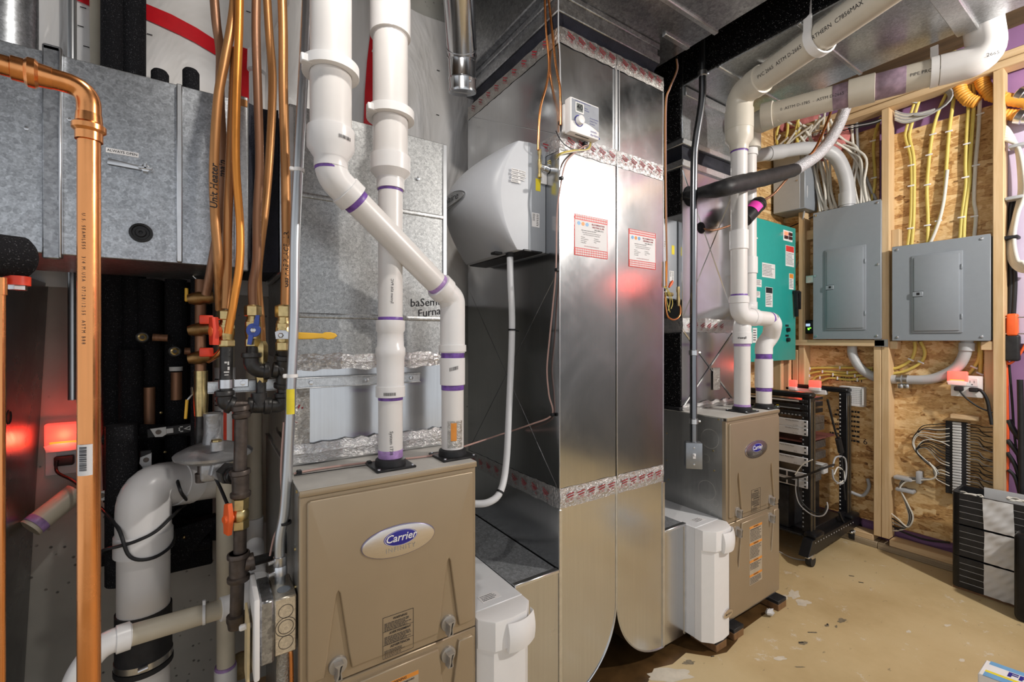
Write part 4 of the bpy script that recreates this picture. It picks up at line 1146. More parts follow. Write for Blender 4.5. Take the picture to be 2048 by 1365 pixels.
# round take-off at the corner of the frame
q = P(8, 92, y=1.58)
t = thing('round_duct', 'galvanized round take-off rising from the duct top in the corner', 'duct', q)
z = 1.888
m = M(); m.lathe((q.x, 1.58, z), (q.x, 1.58, 3), [(0, 0.078), (0.004, 0.078), (0.05, 0.060), (0.052, 0.058), (0.6, 0.058)], 28); part(m, 'collar', G_SPANG, t)
m = M(); m.lathe((q.x, 1.58, z + 0.05), (q.x, 1.58, 3), [(0, 0.0595), (0.004, 0.062), (0.012, 0.062), (0.014, 0.0595)], 28); part(m, 'bead', G_EDGE, t)

# ---------------------------------------------------------------- bright copper water pipe in front
RC = 0.0113
a = P(178, 250, t=0.56)
t = thing('copper_pipe', 'bright upright copper pipe with a barcode sticker, nearest the room', 'pipe', (a.x, a.y, 0))
zt = EYE + 0.56 * (HZ - 178) / FPX
pe = P(-40, 118, z=zt)
d = (Vector((a.x, a.y, zt)) - pe).normalized()
m = M(); m.tube([pe, Vector((a.x, a.y, zt)) - d * 0.05], RC, 24); part(m, 'horizontal_pipe', COPPER, t)
m = M(); m.tube([(a.x, a.y, zt - 0.055), (a.x, a.y, 0)], RC, 24); part(m, 'upright_pipe', COPPER, t)
c = Vector((a.x, a.y, zt))
m = M(); m.tube([c - d * 0.045, c, c - Vector((0, 0, 0.045))], RC + 0.0006, 24, 0.043); el = part(m, 'elbow', COPPER, t)
for o, dd in ((c - d * 0.066, d), (c - Vector((0, 0, 0.066)), Vector((0, 0, 1)))):
    m = M(); m.lathe(o, o + dd, [(0, RC), (0.001, RC + 0.002), (0.011, RC + 0.002), (0.014, RC + 0.0052), (0.020, RC + 0.0052), (0.023, RC + 0.002), (0.034, RC + 0.0012)], 26); part(m, 'press_collar', COPPER, t)
aF = math.atan2(-a.y, -a.x)
fp = on_pipe(a.x, a.y, RC, aF - 0.45)
m = M(); m.text('U.S. SEAMLESS   3/4 M.USA  07/28/12:55  ASTM B88', 0.0048, lambda x, y: fp(y, EYE + 0.56 * (HZ - 560) / FPX - x), sp=1.5); part(m, 'print', IRON_BROWN, t, kind='stuff')
fp = on_pipe(a.x, a.y, RC + 0.0004, aF - 0.35)
zb = EYE + 0.56 * (HZ - 947) / FPX
m = M(); m.sheet(lambda x, y: fp((x - 0.5) * 0.0145, zb + 0.038 * y), 6, 1); st = part(m, 'barcode_sticker', PAPER, t)
fp = on_pipe(a.x, a.y, RC + 0.0009, aF - 0.45)
m = M(); rnd = random.Random(4); y = 0.006
while y < 0.034:
    h = rnd.uniform(0.0004, 0.0013); m.sheet(lambda i, j: fp((i - 0.5) * 0.007, zb + y + h * j), 3, 1); y += h + rnd.uniform(0.0004, 0.001)
part(m, 'barcode', INK, st, kind='stuff')

# foam covered pipe end and valve at the frame edge
q = P(30, 514, t=0.60); q0 = P(-60, 505, t=0.56)
t = thing('insulated_pipe', 'stubby black foam covered pipe end poking in under the duct corner', 'pipe', q)
dd = (q - q0).normalized(); L = (q - q0).length + 0.014
m = M(); m.lathe(q0, q, [(0, 0.0275), (L - 0.006, 0.0275), (L, 0.021)], 24); part(m, 'foam', BLACK_FOAM, t)
m = M(); p = q + Vector((0.002, 0, -0.026)); m.cyl(p, p - Vector((0, 0, 0.012)), 0.013, 18); part(m, 'red_ring', RED_H, t)
m = M(); p = q + Vector((0.002, 0, -0.034)); m.cyl(p, p - Vector((0, 0, 0.010)), 0.010, 6); part(m, 'valve_stem', STEEL, t)
m = M(); p = P(2, 590, t=0.58); m.cyl(p, p + Vector((0, 0, 0.022)), 0.006, 14); m.cyl(p, p - Vector((0, 0, 0.5)), 0.0045, 12); part(m, 'branch', COPPER, t)

# dark leaning sheet-metal riser at the frame edge
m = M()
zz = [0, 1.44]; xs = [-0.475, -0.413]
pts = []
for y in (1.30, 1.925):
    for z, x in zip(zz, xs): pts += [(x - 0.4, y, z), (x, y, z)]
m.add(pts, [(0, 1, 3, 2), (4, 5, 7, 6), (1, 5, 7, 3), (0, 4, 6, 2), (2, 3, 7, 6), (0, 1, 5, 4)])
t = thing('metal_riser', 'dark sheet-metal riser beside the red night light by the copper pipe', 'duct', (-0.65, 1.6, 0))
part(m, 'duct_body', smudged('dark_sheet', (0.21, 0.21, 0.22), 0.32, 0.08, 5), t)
q = P(3, 836, x=-0.436); m = M(); m.lathe(q + Vector((0.012, 0, 0)), q + Vector((1, 0, 0)), [(0, 0.019), (0.002, 0.017), (-0.006, 0.010)], 20); part(m, 'grommet', BLACK_RUB, t)

# red night light in an outlet on the concrete
def night_light(name, label, fr, ca, cb, w=0.07, h=0.092, plate=True, group=None, loc=None, lamp_h=0.055):
    t = thing(name, label, 'night light', fr(ca, cb, 0), group)
    m = M(fr); m.box(ca - w / 2, ca + w / 2, cb, cb + lamp_h, 0.006, 0.030, 0.006, 3); part(m, 'lens', REDGLOW, t)
    m = M(fr); m.box(ca - w / 2 + 0.012, ca + w / 2 - 0.012, cb + 0.006, cb + 0.013, 0.024, 0.0312, 0.002, 2); part(m, 'lamp', AMBERGLOW, t)
    m = M(fr); m.prism([(ca - w / 2, cb + 0.002), (ca - w / 4, cb + 0.008), (ca + w / 4, cb + 0.008), (ca + w / 2, cb + 0.002), (ca + w / 2 - 0.006, cb - 0.018), (ca - w / 2 + 0.006, cb - 0.018)], 0.006, 0.034, 0.004, 2); part(m, 'body', WHITE_PL, t)
    return t
q = P(132, 880, y=1.93)
fb = FY(1.93)
t = thing('outlet', 'white wall outlet below the red night light by the copper pipe', 'outlet', (q.x, 1.93, q.z - 0.10))
m = M(fb); m.box(q.x - 0.045, q.x + 0.045, q.z - 0.105, q.z + 0.01, 0, 0.006, 0.003, 2); part(m, 'plate', WHITE_PL, t)
m = M(fb); m.box(q.x - 0.02, q.x + 0.025, q.z - 0.085, q.z - 0.035, 0.006, 0.008, 0.001, 1); part(m, 'socket', PAPER, t)
night_light('night_light', 'glowing red night light on the concrete wall beside the copper pipe', fb, q.x, q.z - 0.012, 0.086, lamp_h=0.068)
def red_glow(p, e, r=0.02):
    lamp('night_light_glow', p, e, (1.0, 0.06, 0.03), r)
red_glow((q.x, 1.88, q.z + 0.02), 0.6)
s0 = Vector((q.x + 0.002, 1.915, q.z - 0.058))
t = thing('power_cable', 'thick black cord plugged in below the red night light, wrapped round the white drain', 'cord', s0)
m = M(fb); m.box(q.x - 0.022, q.x + 0.022, q.z - 0.075, q.z - 0.046, 0.008, 0.03, 0.004, 2); part(m, 'plug', BLACK_RUB, t)
XD, YDR = -0.149, 1.54                # big drain axis
def wrap(v, ang, r=0.0635): 
    return Vector((XD + r * math.cos(ang), YDR + r * math.sin(ang), EYE + 1.20 * (HZ - v) / FPX))
cord = [s0 + Vector((-0.015, -0.02, 0.004)), s0 + Vector((-0.012, -0.03, -0.03)), P(150, 965, y=1.80), P(190, 1005, y=1.66), P(235, 1055, y=1.50), wrap(1090, -1.9, 0.066), wrap(1102, -1.2, 0.066), wrap(1093, -0.35, 0.066), wrap(1080, 0.8, 0.07), wrap(1080, 2.0, 0.075), wrap(1095, 3.0, 0.085), wrap(1075, 3.6, 0.085), wrap(1068, 4.1, 0.068), wrap(1062, 4.6, 0.066), wrap(1052, 5.2, 0.066), wrap(1035, 6.0, 0.068)]
cord += [P(360, 1018, y=1.62), P(374, 1005, y=1.60), P(362, 985, y=1.50), P(350, 955, y=1.56), P(330, 958, y=1.66)]
m = M(); m.tube(cord, 0.0042, 10, sm=7); part(m, 'cord', BLK_CABLE, t)
m = M(); m.tube([P(425, 945, y=1.40), P(440, 975, y=1.30), P(455, 1010, y=1.24)], 0.0038, 10, sm=6); part(m, 'cord', BLK_CABLE, t)

# big white drain with a rubber coupling
t = thing('drain_pipe', 'big white plastic drain with a rubber coupling and a long sweep elbow', 'pipe', (XD, YDR, 0))
RD = 0.0565
zd = lambda v: EYE + 1.20 * (HZ - v) / FPX
m = M(); m.tube([(XD, YDR, 0), (XD, YDR, zd(1300))], RD, 28); part(m, 'lower_pipe', PVC, t)
m = M(); m.tube([(XD, YDR, zd(1322)), (XD, YDR, zd(1215))], RD + 0.004, 28); rb = part(m, 'rubber_coupling', BLACK_RUB, t)
m = M(); m.lathe((XD, YDR, zd(1318)), (XD, YDR, zd(1300)), [(0, RD + 0.004), (0.0, RD + 0.0058), (0.016, RD + 0.0058), (0.016, RD + 0.004)], 30, False); cl = part(m, 'hose_clamp', STEEL, rb)
m = M(); m.lathe((XD, YDR, zd(1330)), (XD, YDR, zd(1318)), [(0, RD + 0.002), (0.0, RD + 0.0068), (0.013, RD + 0.0068), (0.013, RD + 0.004)], 30, False); part(m, 'rubber_lip', BLACK_RUB, rb)
m = M(); a1 = -1.35
m.cyl((XD + (RD + 0.01) * math.cos(a1 - .3), YDR + (RD + 0.01) * math.sin(a1 - .3), zd(1311)), (XD + (RD + 0.01) * math.cos(a1), YDR + (RD + 0.01) * math.sin(a1), zd(1309)), 0.007, 10); part(m, 'clamp_screw', STEEL, rb)
m = M(); m.tube([(XD, YDR, zd(1325)), (XD, YDR, zd(1090))], RD, 28); part(m, 'middle_pipe', PVC, t)
m = M(); m.lathe((XD, YDR, zd(1102)), (XD, YDR, zd(1060)), [(0, RD + 0.001), (0.001, RD + 0.007), (0.052, RD + 0.0065), (0.056, RD + 0.003)], 30); part(m, 'elbow_hub', PVC_FIT, t)
e = P(440, 958, y=1.70)
c0 = Vector((XD, YDR, zd(972)))
m = M(); m.tube([(XD, YDR, zd(1065)), c0, c0 + (e - c0) * 0.55], RD + 0.003, 28, 0.115); part(m, 'sweep_elbow', PVC_FIT, t)
dd = (e - c0).normalized()
m = M(); m.tube([c0 + dd * 0.095, e], RD + 0.0005, 28); part(m, 'branch_pipe', PVC, t)
m = M(); m.lathe(c0 + dd * 0.085, e, [(0, RD + 0.002), (0.001, RD + 0.006), (0.05, RD + 0.006), (0.051, RD)], 28); part(m, 'elbow_hub', PVC_FIT, t)

# condensate pipe crossing in front, with its risers on the wall
RCD = 0.0235
t = thing('condensate_pipe', 'cream and white plastic drain pipe sloping across in front of the big drain', 'pipe', P(300, 1265, y=1.36))
A, Bq, C, D = P(452, 1216, y=1.40), P(236, 1279, y=1.34), P(172, 1330, y=1.33), P(140, 1400, y=1.33)
m = M(); m.tube([A, Bq], RCD, 22); part(m, 'pipe', PVC_CREAM, t)
m = M(); m.tube([P(262, 1271, y=1.345), P(205, 1288, y=1.335), P(165, 1335, y=1.33), P(140, 1400, y=1.33)], RCD + 0.002, 22, 0.06); part(m, 'elbow', PVC_FIT, t)
sleeve(t, P(231, 1281, y=1.34), P(261, 1271, y=1.345), RCD + 0.006)
sleeve(t, P(440, 1220, y=1.398), P(463, 1213, y=1.403), RCD + 0.006)
m = M(); m.tube([P(455, 1215, y=1.40), P(498, 1200, y=1.42), P(512, 1160, y=1.47), P(510, 1090, y=1.62)], RCD + 0.002, 22, 0.05); part(m, 'sweep', PVC_FIT, t)
p0 = P(511, 1172, y=1.46); p1 = P(511, 1138, y=1.50)
m = M(); m.lathe(p0, p1, [(0, RCD + 0.004), (0.006, RCD + 0.009), (0.022, RCD + 0.009), (0.026, RCD + 0.004)], 24); part(m, 'elbow_hub', PVC_FIT, t)
m = M(); p = P(408, 1229, y=1.385); m.lathe(p + Vector((-0.003, 0, 0)), p + Vector((0.004, 0, 0)), [(0, RCD), (0, RCD + 0.0015), (0.006, RCD + 0.0015), (0.006, RCD)], 22, False); m.box(p.x - 0.003, p.x + 0.004, p.y - 0.004, p.y + 0.004, p.z + RCD - 0.001, p.z + RCD + 0.012, 0.001, 1); part(m, 'cable_tie', WHITE_PL, t)
for u, v0, v1, y, r, lab in ((508, 775, 1070, 1.74, 0.0245, 'cream plastic riser directly behind the black gas drop pipe'), (537, 800, 1075, 1.84, 0.0215, 'cream plastic riser farther back in the gap beside the large furnace')):
    t = thing('drain_riser', lab, 'pipe', P(u, v1, y=y))
    m = M(); m.tube([P(u, v0 - 60, y=y), P(u, v1, y=y)], r, 20); part(m, 'pipe', PVC_CREAM, t)
    sleeve(t, P(u - 1, v1 + 30, y=y), P(u, v1 - 35, y=y), r + 0.004)
    m = M(); m.tube([P(u - 1, v1 + 20, y=y), P(u + 1, v1 + 65, y=y), P(u + 4, v1 + 85, y=y - 0.12)], r + 0.003, 20, 0.03); part(m, 'elbow', PVC_FIT, t)
t = thing('drain_riser', 'tall cream plastic pipe with a printed paper label, behind the black gas piping', 'pipe', P(452, 1365, y=1.62))
m = M(); m.tube([P(450, 520, y=1.62), P(452, 1420, y=1.62)], 0.0245, 22); part(m, 'pipe', PVC_CREAM, t)
sleeve(t, P(451, 1375, y=1.62), P(451, 1335, y=1.62), 0.030)
band(t, P(451, 1342, y=1.62), P(451, 1330, y=1.62), 0.0275, PRIMER_L)
qq = P(450, 735, y=1.62); fpp = on_pipe(qq.x, qq.y, 0.0265, math.atan2(-qq.y, -qq.x))
z0 = P(450, 905, y=1.62).z; z1 = P(450, 735, y=1.62).z
m = M(); m.sheet(lambda a, b: fpp((a - 0.5) * 0.075, z0 + (z1 - z0) * b), 10, 1); lb = part(m, 'paper_label', PAPER, t)
fpq = on_pipe(qq.x, qq.y, 0.0275, math.atan2(-qq.y, -qq.x))
m = M()
m.sheet(lambda a, b: fpq(-0.004 + a * 0.008, z0 + (z1 - z0) * (0.0 + 0.62 * b)), 3, 1); m.sheet(lambda a, b: fpq(0.020 + a * 0.007, z0 + (z1 - z0) * (0.03 + 0.5 * b)), 3, 1); part(m, 'red_bar', RED_H, lb, kind='stuff')
m = M()
for i in range(7):
    m.sheet(lambda a, b: fpq(-0.032 + a * (0.018 + 0.003 * (i % 3)), z0 + (z1 - z0) * (0.86 - 0.05 * i + 0.012 * b)), 3, 1)
m.sheet(lambda a, b: fpq(-0.034 + a * 0.024, z0 + (z1 - z0) * (0.44 + 0.06 * b)), 3, 1)
part(m, 'print', INK, lb, kind='stuff')
m = M(); q = P(482, 1332, y=1.72); m.ball(q, 0.045, 14, 1, 0.7, 0.95); m2 = plain('old_expanding_foam', (0.36, 0.26, 0.13), 0.8, 0, 0.25, 40, 0.6, 50); solo(m, 'foam_blob', m2, 'lumpy tan expanding foam blob at the pipe by the wall base', 'foam')
t = thing('drain_pipe', 'white plastic pipe lying behind the copper pipe with purple primer on its end', 'pipe', P(120, 1000, y=1.80))
m = M(); m.tube([P(60, 1058, y=1.80), P(152, 985, y=1.86)], 0.030, 20); part(m, 'pipe', PVC_CREAM, t)
band(t, P(66, 1053, y=1.80), P(80, 1042, y=1.81), 0.030, PRIMER_L)

# ---------------------------------------------------------------- dark insulated water manifold
t = thing('water_manifold', 'black foam wrapped water manifold in the shadow under the duct', 'manifold', P(310, 1050, y=1.78))
m = M(FY(1.86)); a0, a1 = P(212, 700, y=1.86), P(425, 1000, y=1.86)
m.box(a0.x, a1.x, P(300, 1150, y=1.86).z, 1.46, 0, 0.03, 0.004, 1); part(m, 'backboard', BLACK_FOAM, t)
for i, (u, v0, v1, y, r) in enumerate(((243, 850, 1165, 1.60, 0.034), (262, 700, 1040, 1.70, 0.028), (300, 560, 1080, 1.74, 0.03), (352, 560, 1010, 1.72, 0.028), (398, 560, 905, 1.56, 0.020))):
    m = M(); m.tube([P(u, v0, y=y), P(u, v1, y=y)], r, 18); part(m, 'foam_sleeve', BLACK_FOAM, t)
for pts, r, y in (([(200, 1120), (420, 1085)], 0.020, 1.74), ([(222, 1050), (440, 1060)], 0.034, 1.80), ([(205, 880), (330, 868)], 0.014, 1.68), ([(280, 860), (400, 862)], 0.016, 1.66)):
    m = M(); m.tube([P(u, v, y=y) for u, v in pts], r, 16); part(m, 'foam_sleeve', BLACK_FOAM, t)
m = M(FY(1.73)); m.prism([(P(u, v, y=1.73).x, P(u, v, y=1.73).z) for u, v in ((225, 1125), (225, 1155), (372, 1118), (402, 1080), (440, 1040), (430, 1030), (330, 1060))], -0.02, 0.02, 0.006); part(m, 'foam_block', BLACK_FOAM, t)
for u, v, r in ((368, 1075, 0.004), (338, 1110, 0.0035), (287, 706, 0.0)):
    if r: m = M(); p = P(u, v, y=1.70); m.ball(p, r + 0.001, 10); part(m, 'brass_screw', BRASS, t)
for u, v, y in ((285, 675, 1.66), (350, 703, 1.64)):
    p = P(u, v, y=y); n = Vector((-p.x, -p.y, 0)).normalized()
    m = M(); m.lathe(p + n * -0.05, p + n * 0.03, [(0, 0.016), (0.06, 0.016), (0.062, 0.013), (0.075, 0.013)], 18); vv = part(m, 'valve_body', IRON, t)
    m = M(); m.lathe(p + n * 0.02, p + n * 0.03, [(0, 0.0105), (0.006, 0.0105), (0.008, 0.007), (0.004, 0.004)], 16); part(m, 'brass_cap', BRASS, vv)
    m = M(); q = p + Vector((0.022, 0.01, 0)); m.cyl(q, q + Vector((0.035, 0.0, -0.002)), 0.011, 14); part(m, 'nipple', COPPER_BROWN, vv)
for u, v0, v1, y in ((353, 745, 800, 1.68), (299, 775, 870, 1.70)):
    m = M(); m.tube([P(u, v0, y=y), P(u, v1, y=y)], 0.014, 14); part(m, 'bare_pipe', COPPER_BROWN, t)
p = P(352, 742, y=1.67); m = M(); m.cyl(p, p + Vector((0, 0, 0.012)), 0.0165, 16); part(m, 'white_band', PAPER_G, t)
for u, v in ((322, 826), (330, 905), (290, 1015)):
    m = M(); m.ball(P(u, v, y=1.64), 0.004, 8); part(m, 'brass_screw', BRASS, t)
def latch(u, v, rot, lab):
    """Black strap with a bright buckle and a pale diamond mark."""
    p = P(u, v, y=1.62)
    lt = thing('strap_clamp', lab, 'clamp', p)
    ca, sa = math.cos(rot), math.sin(rot)
    fr = lambda a, b, c: Vector((p.x + a * ca - b * sa, 1.62 - c, p.z + a * sa + b * ca))
    m = M(fr); m.box(-0.03, 0.115, -0.013, 0.013, 0, 0.004, 0.002, 1); part(m, 'strap', BLACK_RUB, lt)
    m = M(fr); m.prism([(-0.022, 0.013), (0.014, 0.013), (0.014, -0.008), (0.004, -0.014), (-0.012, -0.012)], 0.004, 0.009, 0.002); m.box(0.014, 0.03, -0.007, 0.007, 0.004, 0.008, 0.001, 1); bk = part(m, 'buckle', PAPER_G, lt)
    m = M(fr); m.lathe(fr(-0.004, 0.001, 0.008), fr(-0.004, 0.001, 0.02), [(0, 0.007), (0.003, 0.0065), (0.003, 0.003)], 14); part(m, 'rivet', IRON_BROWN, bk)
    m = M(fr)
    n = 4
    for a, b, w, h in ((0.075, 0, 0.022, 0.009),):
        o = [(a + w, b), (a, b + h), (a - w, b), (a, b - h)]; i_ = [(a + w * .72, b), (a, b + h * .72), (a - w * .72, b), (a, b - h * .72)]
        for k in range(4):
            m.quad(*[(*q, 0.0048) for q in (o[k], o[(k + 1) % 4], i_[(k + 1) % 4], i_[k])])
        m.quad(*[(*q, 0.0048) for q in ((a - .008, -.003), (a + .008, -.003), (a + .006, .004), (a - .006, .004))])
    for q in ((0.042, 0.045, -0.008, 0.008), (0.042, 0.052, -0.008, -0.005), (0.042, 0.052, 0.005, 0.008)): m.box(*q, 0.004, 0.0048)
    part(m, 'mark', PAPER_G, lt, kind='stuff')
latch(321, 864, 0.06, 'horizontal black strap clamp with pale diamond mark, higher one near the regulator')
latch(292, 922, -PI / 2, 'black strap clamp hanging vertically, pale diamond mark at its bottom')
latch(209, 990, 0.06, 'horizontal black strap clamp with pale diamond mark, beside the upright copper pipe')
latch(244, 1029, 0.04, 'lowest strap clamp, half hidden behind the white drain elbow')
m = M(); m.tube([P(386, 552, y=1.60), P(412, 576, y=1.60)], 0.0025, 8); solo(m, 'threaded_rod', STEEL, 'thin steel hanger rod slanting under the duct by the copper tubes', 'rod')

# ---------------------------------------------------------------- copper gas lines
def gas_tube(pts, mat, lab, r=0.0105, y=1.25, grp=None):
    m = M(); m.tube([P(u, v, y=(k[0] if k else y)) for u, v, *k in pts], r, 16, sm=8)
    return solo(m, 'copper_tube', mat, lab, 'tube', grp)
g1 = gas_tube([(424, -70), (432, 40), (441, 110), (440, 200), (446, 330), (442, 420), (424, 530), (412, 590, 1.32)], COPPER_BROWN, 'brown copper tube with black pen writing that ends at the upper red hooded brass elbow', 0.0100, 1.30)
g2 = gas_tube([(474, -70), (466, 30), (450, 120), (436, 200), (428, 330), (430, 430), (436, 520), (440, 620, 1.30)], COPPER_DULL, 'copper tube marked unit heater in black pen, running down behind the red lever valve', 0.0098, 1.24)
g3 = gas_tube([(470, 100), (466, 200), (460, 330), (455, 450), (454, 560), (452, 618)], COPPER_DULL, 'straight aged copper tube feeding the red lever valve', 0.0098, 1.25)
g4 = gas_tube([(480, -70), (478, 60), (473, 200), (472, 330), (480, 450), (479, 530), (468, 600), (456, 668)], COPPER_YEL, 'orange bright narrow copper tube bowing beside the red lever valve', 0.0085, 1.22)
g5 = gas_tube([(514, -70), (512, 60), (516, 200), (519, 330), (514, 430), (513, 520), (505, 570), (506, 612)], COPPER_BROWN, 'brown copper tube feeding the blue lever valve', 0.0098, 1.25)
g6 = gas_tube([(530, -70), (538, 60), (545, 160), (541, 280), (532, 400), (520, 500), (515, 560), (521, 640), (523, 690)], COPPER_DULL, 'copper tube passing behind the blue lever valve to the lower brass union', 0.0098, 1.28)
g7 = gas_tube([(562, -70), (566, 60), (567, 200), (571, 330), (573, 480), (571, 560), (570, 616)], COPPER_DULL, 'copper tube marked for the fireplace, feeding the yellow lever valve', 0.0105, 1.22)
def pen(o, pts_uv, y, body, size, up=True, dx=0.0):
    """Pen writing running up a tube, laid on its near side."""
    (u0, v0), (u1, v1) = pts_uv
    a, b = P(u0, v0, y=y), P(u1, v1, y=y)
    d = (b - a).normalized(); mid = (a + b) / 2
    side = Vector((RGT.x, RGT.y, 0)); nrm = Vector((-mid.x, -mid.y, 0)).normalized()
    side = d.cross(nrm).normalized()
    m = M()
    m.text(body, size, lambda x, yy: tuple(mid + d * x + side * -yy + nrm * (0.0112 - 0.35 * abs(yy))), shear=0.15, bold=0.012)
    me = part(m, 'pen_marking', INK, o, kind='stuff')
pen(g7, ((572, 585), (573, 455)), 1.22, 'Gas FIRE PLACE   LR.', 0.0155)
pen(g2, ((428, 420), (429, 330)), 1.24, 'Unit Heater', 0.021)
pen(g1, ((444, 380), (445, 300)), 1.30, 'main', 0.022)
m = M(FY(1.345)); p = P(484, 207, y=1.345); m.box(p.x - 0.012, p.x + 0.012, p.z - 0.008, p.z + 0.010, 0, 0.004, 0.001, 1); solo(m, 'pipe_strap', COPPER_DULL, 'small copper strap clip screwed beside the orange bright tube', 'clip')

# ---------------------------------------------------------------- gas valves
def valve(name, label, u, v_top, v_bot, y, r=0.0155, mats=None):
    """A brass ball valve standing upright between two heights; returns (thing, top point, bottom point)."""
    a, b = P(u, v_bot, y=y), P(u, v_top, y=y)
    a = Vector((b.x, b.y, a.z))
    t = thing(name, label, 'valve', a)
    L = b.z - a.z
    up = lambda f: a + Vector((0, 0, L * f))
    m = M(); m.hexa(up(0.74), up(1.0), r * 1.22); m.lathe(up(0.97), up(1.05), [(0, r * 1.0), (L * 0.05, r * 0.75)], 18); part(m, 'flare_nut', BRASS, t)
    m = M(); m.lathe(up(0.66), up(0.75), [(0, r * 0.85), (L * 0.09, r * 0.85)], 18); part(m, 'neck', BRASS, t)
    m = M(); m.lathe(up(0.18), up(0.66), [(0, r * 0.95), (L * 0.1, r * 1.02), (L * 0.16, r * 1.12), (L * 0.30, r * 1.12), (L * 0.36, r * 1.0), (L * 0.48, r * 0.98)], 22); part(m, 'body', BRASS, t)
    m = M(); m.hexa(up(0.48), up(0.62), r * 1.15, 0.1); part(m, 'hexagon', BRASS, t)
    m = M(); m.hexa(up(0.0), up(0.2), r * 1.18, 0.1); part(m, 'hexagon', BRASS, t)
    return t, a, b, up
t, a, b, up = valve('gas_valve', 'brass gas valve with a red lever, on the stub between two copper tubes', 453, 622, 694, 1.25)
c = up(0.42); s = Vector((-0.93, -0.36, 0)).normalized()
m = M(); m.cyl(c, c + s * 0.022, 0.007, 14); part(m, 'stem', BRASS, t)
e = c + s * 0.020
fr = lambda p, q, o: e + s * o + Vector((s.y, -s.x, 0)) * p + Vector((0, 0, q))
m = M(fr); m.prism([(-0.009, -0.031), (0.010, -0.031), (0.014, 0.0), (0.011, 0.033), (-0.006, 0.033), (-0.013, 0.0)], 0, 0.013, 0.003); h = part(m, 'lever', RED_H, t)
m = M(); m.lathe(e + s * -0.006, e + s * 0.02, [(0, 0.0125), (0.008, 0.013), (0.020, 0.011), (0.022, 0.005)], 20); part(m, 'hub', ORANGE_H, h)
t, a, b, up = valve('gas_valve', 'brass gas valve with a blue lever', 506, 612, 694, 1.25)
c = up(0.40); s = Vector((-0.2, -0.98, 0)).normalized()
fr = lambda p, q, o: c + s * o + Vector((-s.y, s.x, 0)) * p + Vector((0, 0, q))
m = M(fr); m.oval(0.004, 0, 0.0155, 0.0165, 0.018, 0.026, 26, 0.003); m.prism([(0.003, 0.012), (0.009, 0.036), (0.017, 0.036), (0.016, 0.010)], 0.019, 0.027, 0.002); m.prism([(-0.006, -0.010), (-0.009, -0.034), (0.0, -0.035), (0.005, -0.012)], 0.019, 0.027, 0.002); h = part(m, 'lever', BLUE_H, t)
m = M(); m.lathe(fr(0.004, 0, 0.01), fr(0.004, 0, 0.03), [(0, 0.006), (0.018, 0.006), (0.019, 0.0035)], 6); part(m, 'nut', STEEL, t)
t, a, b, up = valve('gas_valve', 'brass gas valve with a long yellow lever', 568, 612, 702, 1.22, 0.0165)
c = up(0.34); s = Vector((-0.25, -0.97, 0)).normalized(); hx = Vector((0.97, -0.22, 0)).normalized()
e0 = c + s * 0.024
fr = lambda p, q, o: e0 + hx * p + s * o + Vector((0, 0, q))
m = M(fr); m.prism([(-0.016, 0.008), (-0.006, 0.013), (0.008, 0.012), (0.014, 0.0075), (0.034, 0.0075), (0.034, -0.009), (-0.014, -0.009)], 0, 0.003, 0.0008); pl = part(m, 'lever_plate', STEEL, t)
m = M(); m.lathe(fr(-0.003, 0, -0.012), fr(-0.003, 0, 0.02), [(0, 0.0065), (0.018, 0.0065), (0.020, 0.004)], 6); part(m, 'nut', STEEL, pl)
m = M(fr); m.prism([(0.030, -0.0095), (0.030, 0.008), (0.062, 0.0065), (0.088, 0.005), (0.094, 0.008), (0.106, 0.0085), (0.118, 0.005), (0.122, -0.001), (0.114, -0.008), (0.100, -0.010), (0.088, -0.007), (0.062, -0.009)], -0.003, 0.007, 0.003, 3); part(m, 'lever_grip', YELLOW_H, t)
# second column of valves behind, in the shade
t = thing('valve_stack', 'stack of dark brass valves with red caps beside the red lever valve', 'valve', P(400, 830, y=1.45))
for v in (600, 662, 718):
    p = P(404, v, y=1.46)
    m = M(); m.lathe(p + Vector((-0.03, 0, 0.0)), p + Vector((0.04, -0.01, 0.01)), [(0, 0.012), (0.012, 0.016), (0.026, 0.018), (0.034, 0.015), (0.045, 0.018), (0.058, 0.014)], 16); part(m, 'brass_elbow', BRASS_OLD if 'BRASS_OLD' in globals() else BRASS, t)
for v in (640, 705):
    p = P(411, v, y=1.44); m = M(); m.box(p.x - 0.014, p.x + 0.018, p.y - 0.012, p.y + 0.012, p.z - 0.012, p.z + 0.012, 0.004, 2); part(m, 'red_cap', RED_H, t)
p = P(373, 590, y=1.46); m = M(); m.box(p.x - 0.004, p.x + 0.004, p.y - 0.003, p.y + 0.003, p.z - 0.018, p.z + 0.018, 0.002, 1); part(m, 'yellow_tab', YELLOW_H, t)
p0, p1 = P(401, 560, y=1.47), P(401, 742, y=1.47); m = M(); m.tube([p0, p1], 0.013, 14); part(m, 'manifold', COPPER_BROWN, t)
p0, p1 = P(402, 832, y=1.47), P(402, 742, y=1.47); L = (p1 - p0).length
m = M(); m.lathe(p0, p1, [(0, 0.015), (L * .2, 0.0165), (L * .5, 0.018), (L * .6, 0.0155), (L, 0.016)], 18); part(m, 'valve_body', BRASS, t)
m = M(); m.tube([P(400, 900, y=1.47), P(402, 832, y=1.47)], 0.0135, 14); part(m, 'black_nipple', IRON, t)
m = M(); m.tube([P(383, 776, y=1.44), P(384, 790, y=1.42), P(374, 802, y=1.42)], 0.0025, 8); part(m, 'lever', STEEL, t)
m = M(); m.tube([P(374, 800, y=1.42), P(371, 838, y=1.42)], 0.0036, 10); part(m, 'yellow_grip', YELLOW_H, t)
m = M(); m.tube([P(455, 676, y=1.40), P(440, 705, y=1.42), P(416, 722, y=1.45)], 0.0075, 12, sm=6); solo(m, 'copper_tube', COPPER, 'short bright copper tube bending down into the lower dark brass elbow', 'tube')

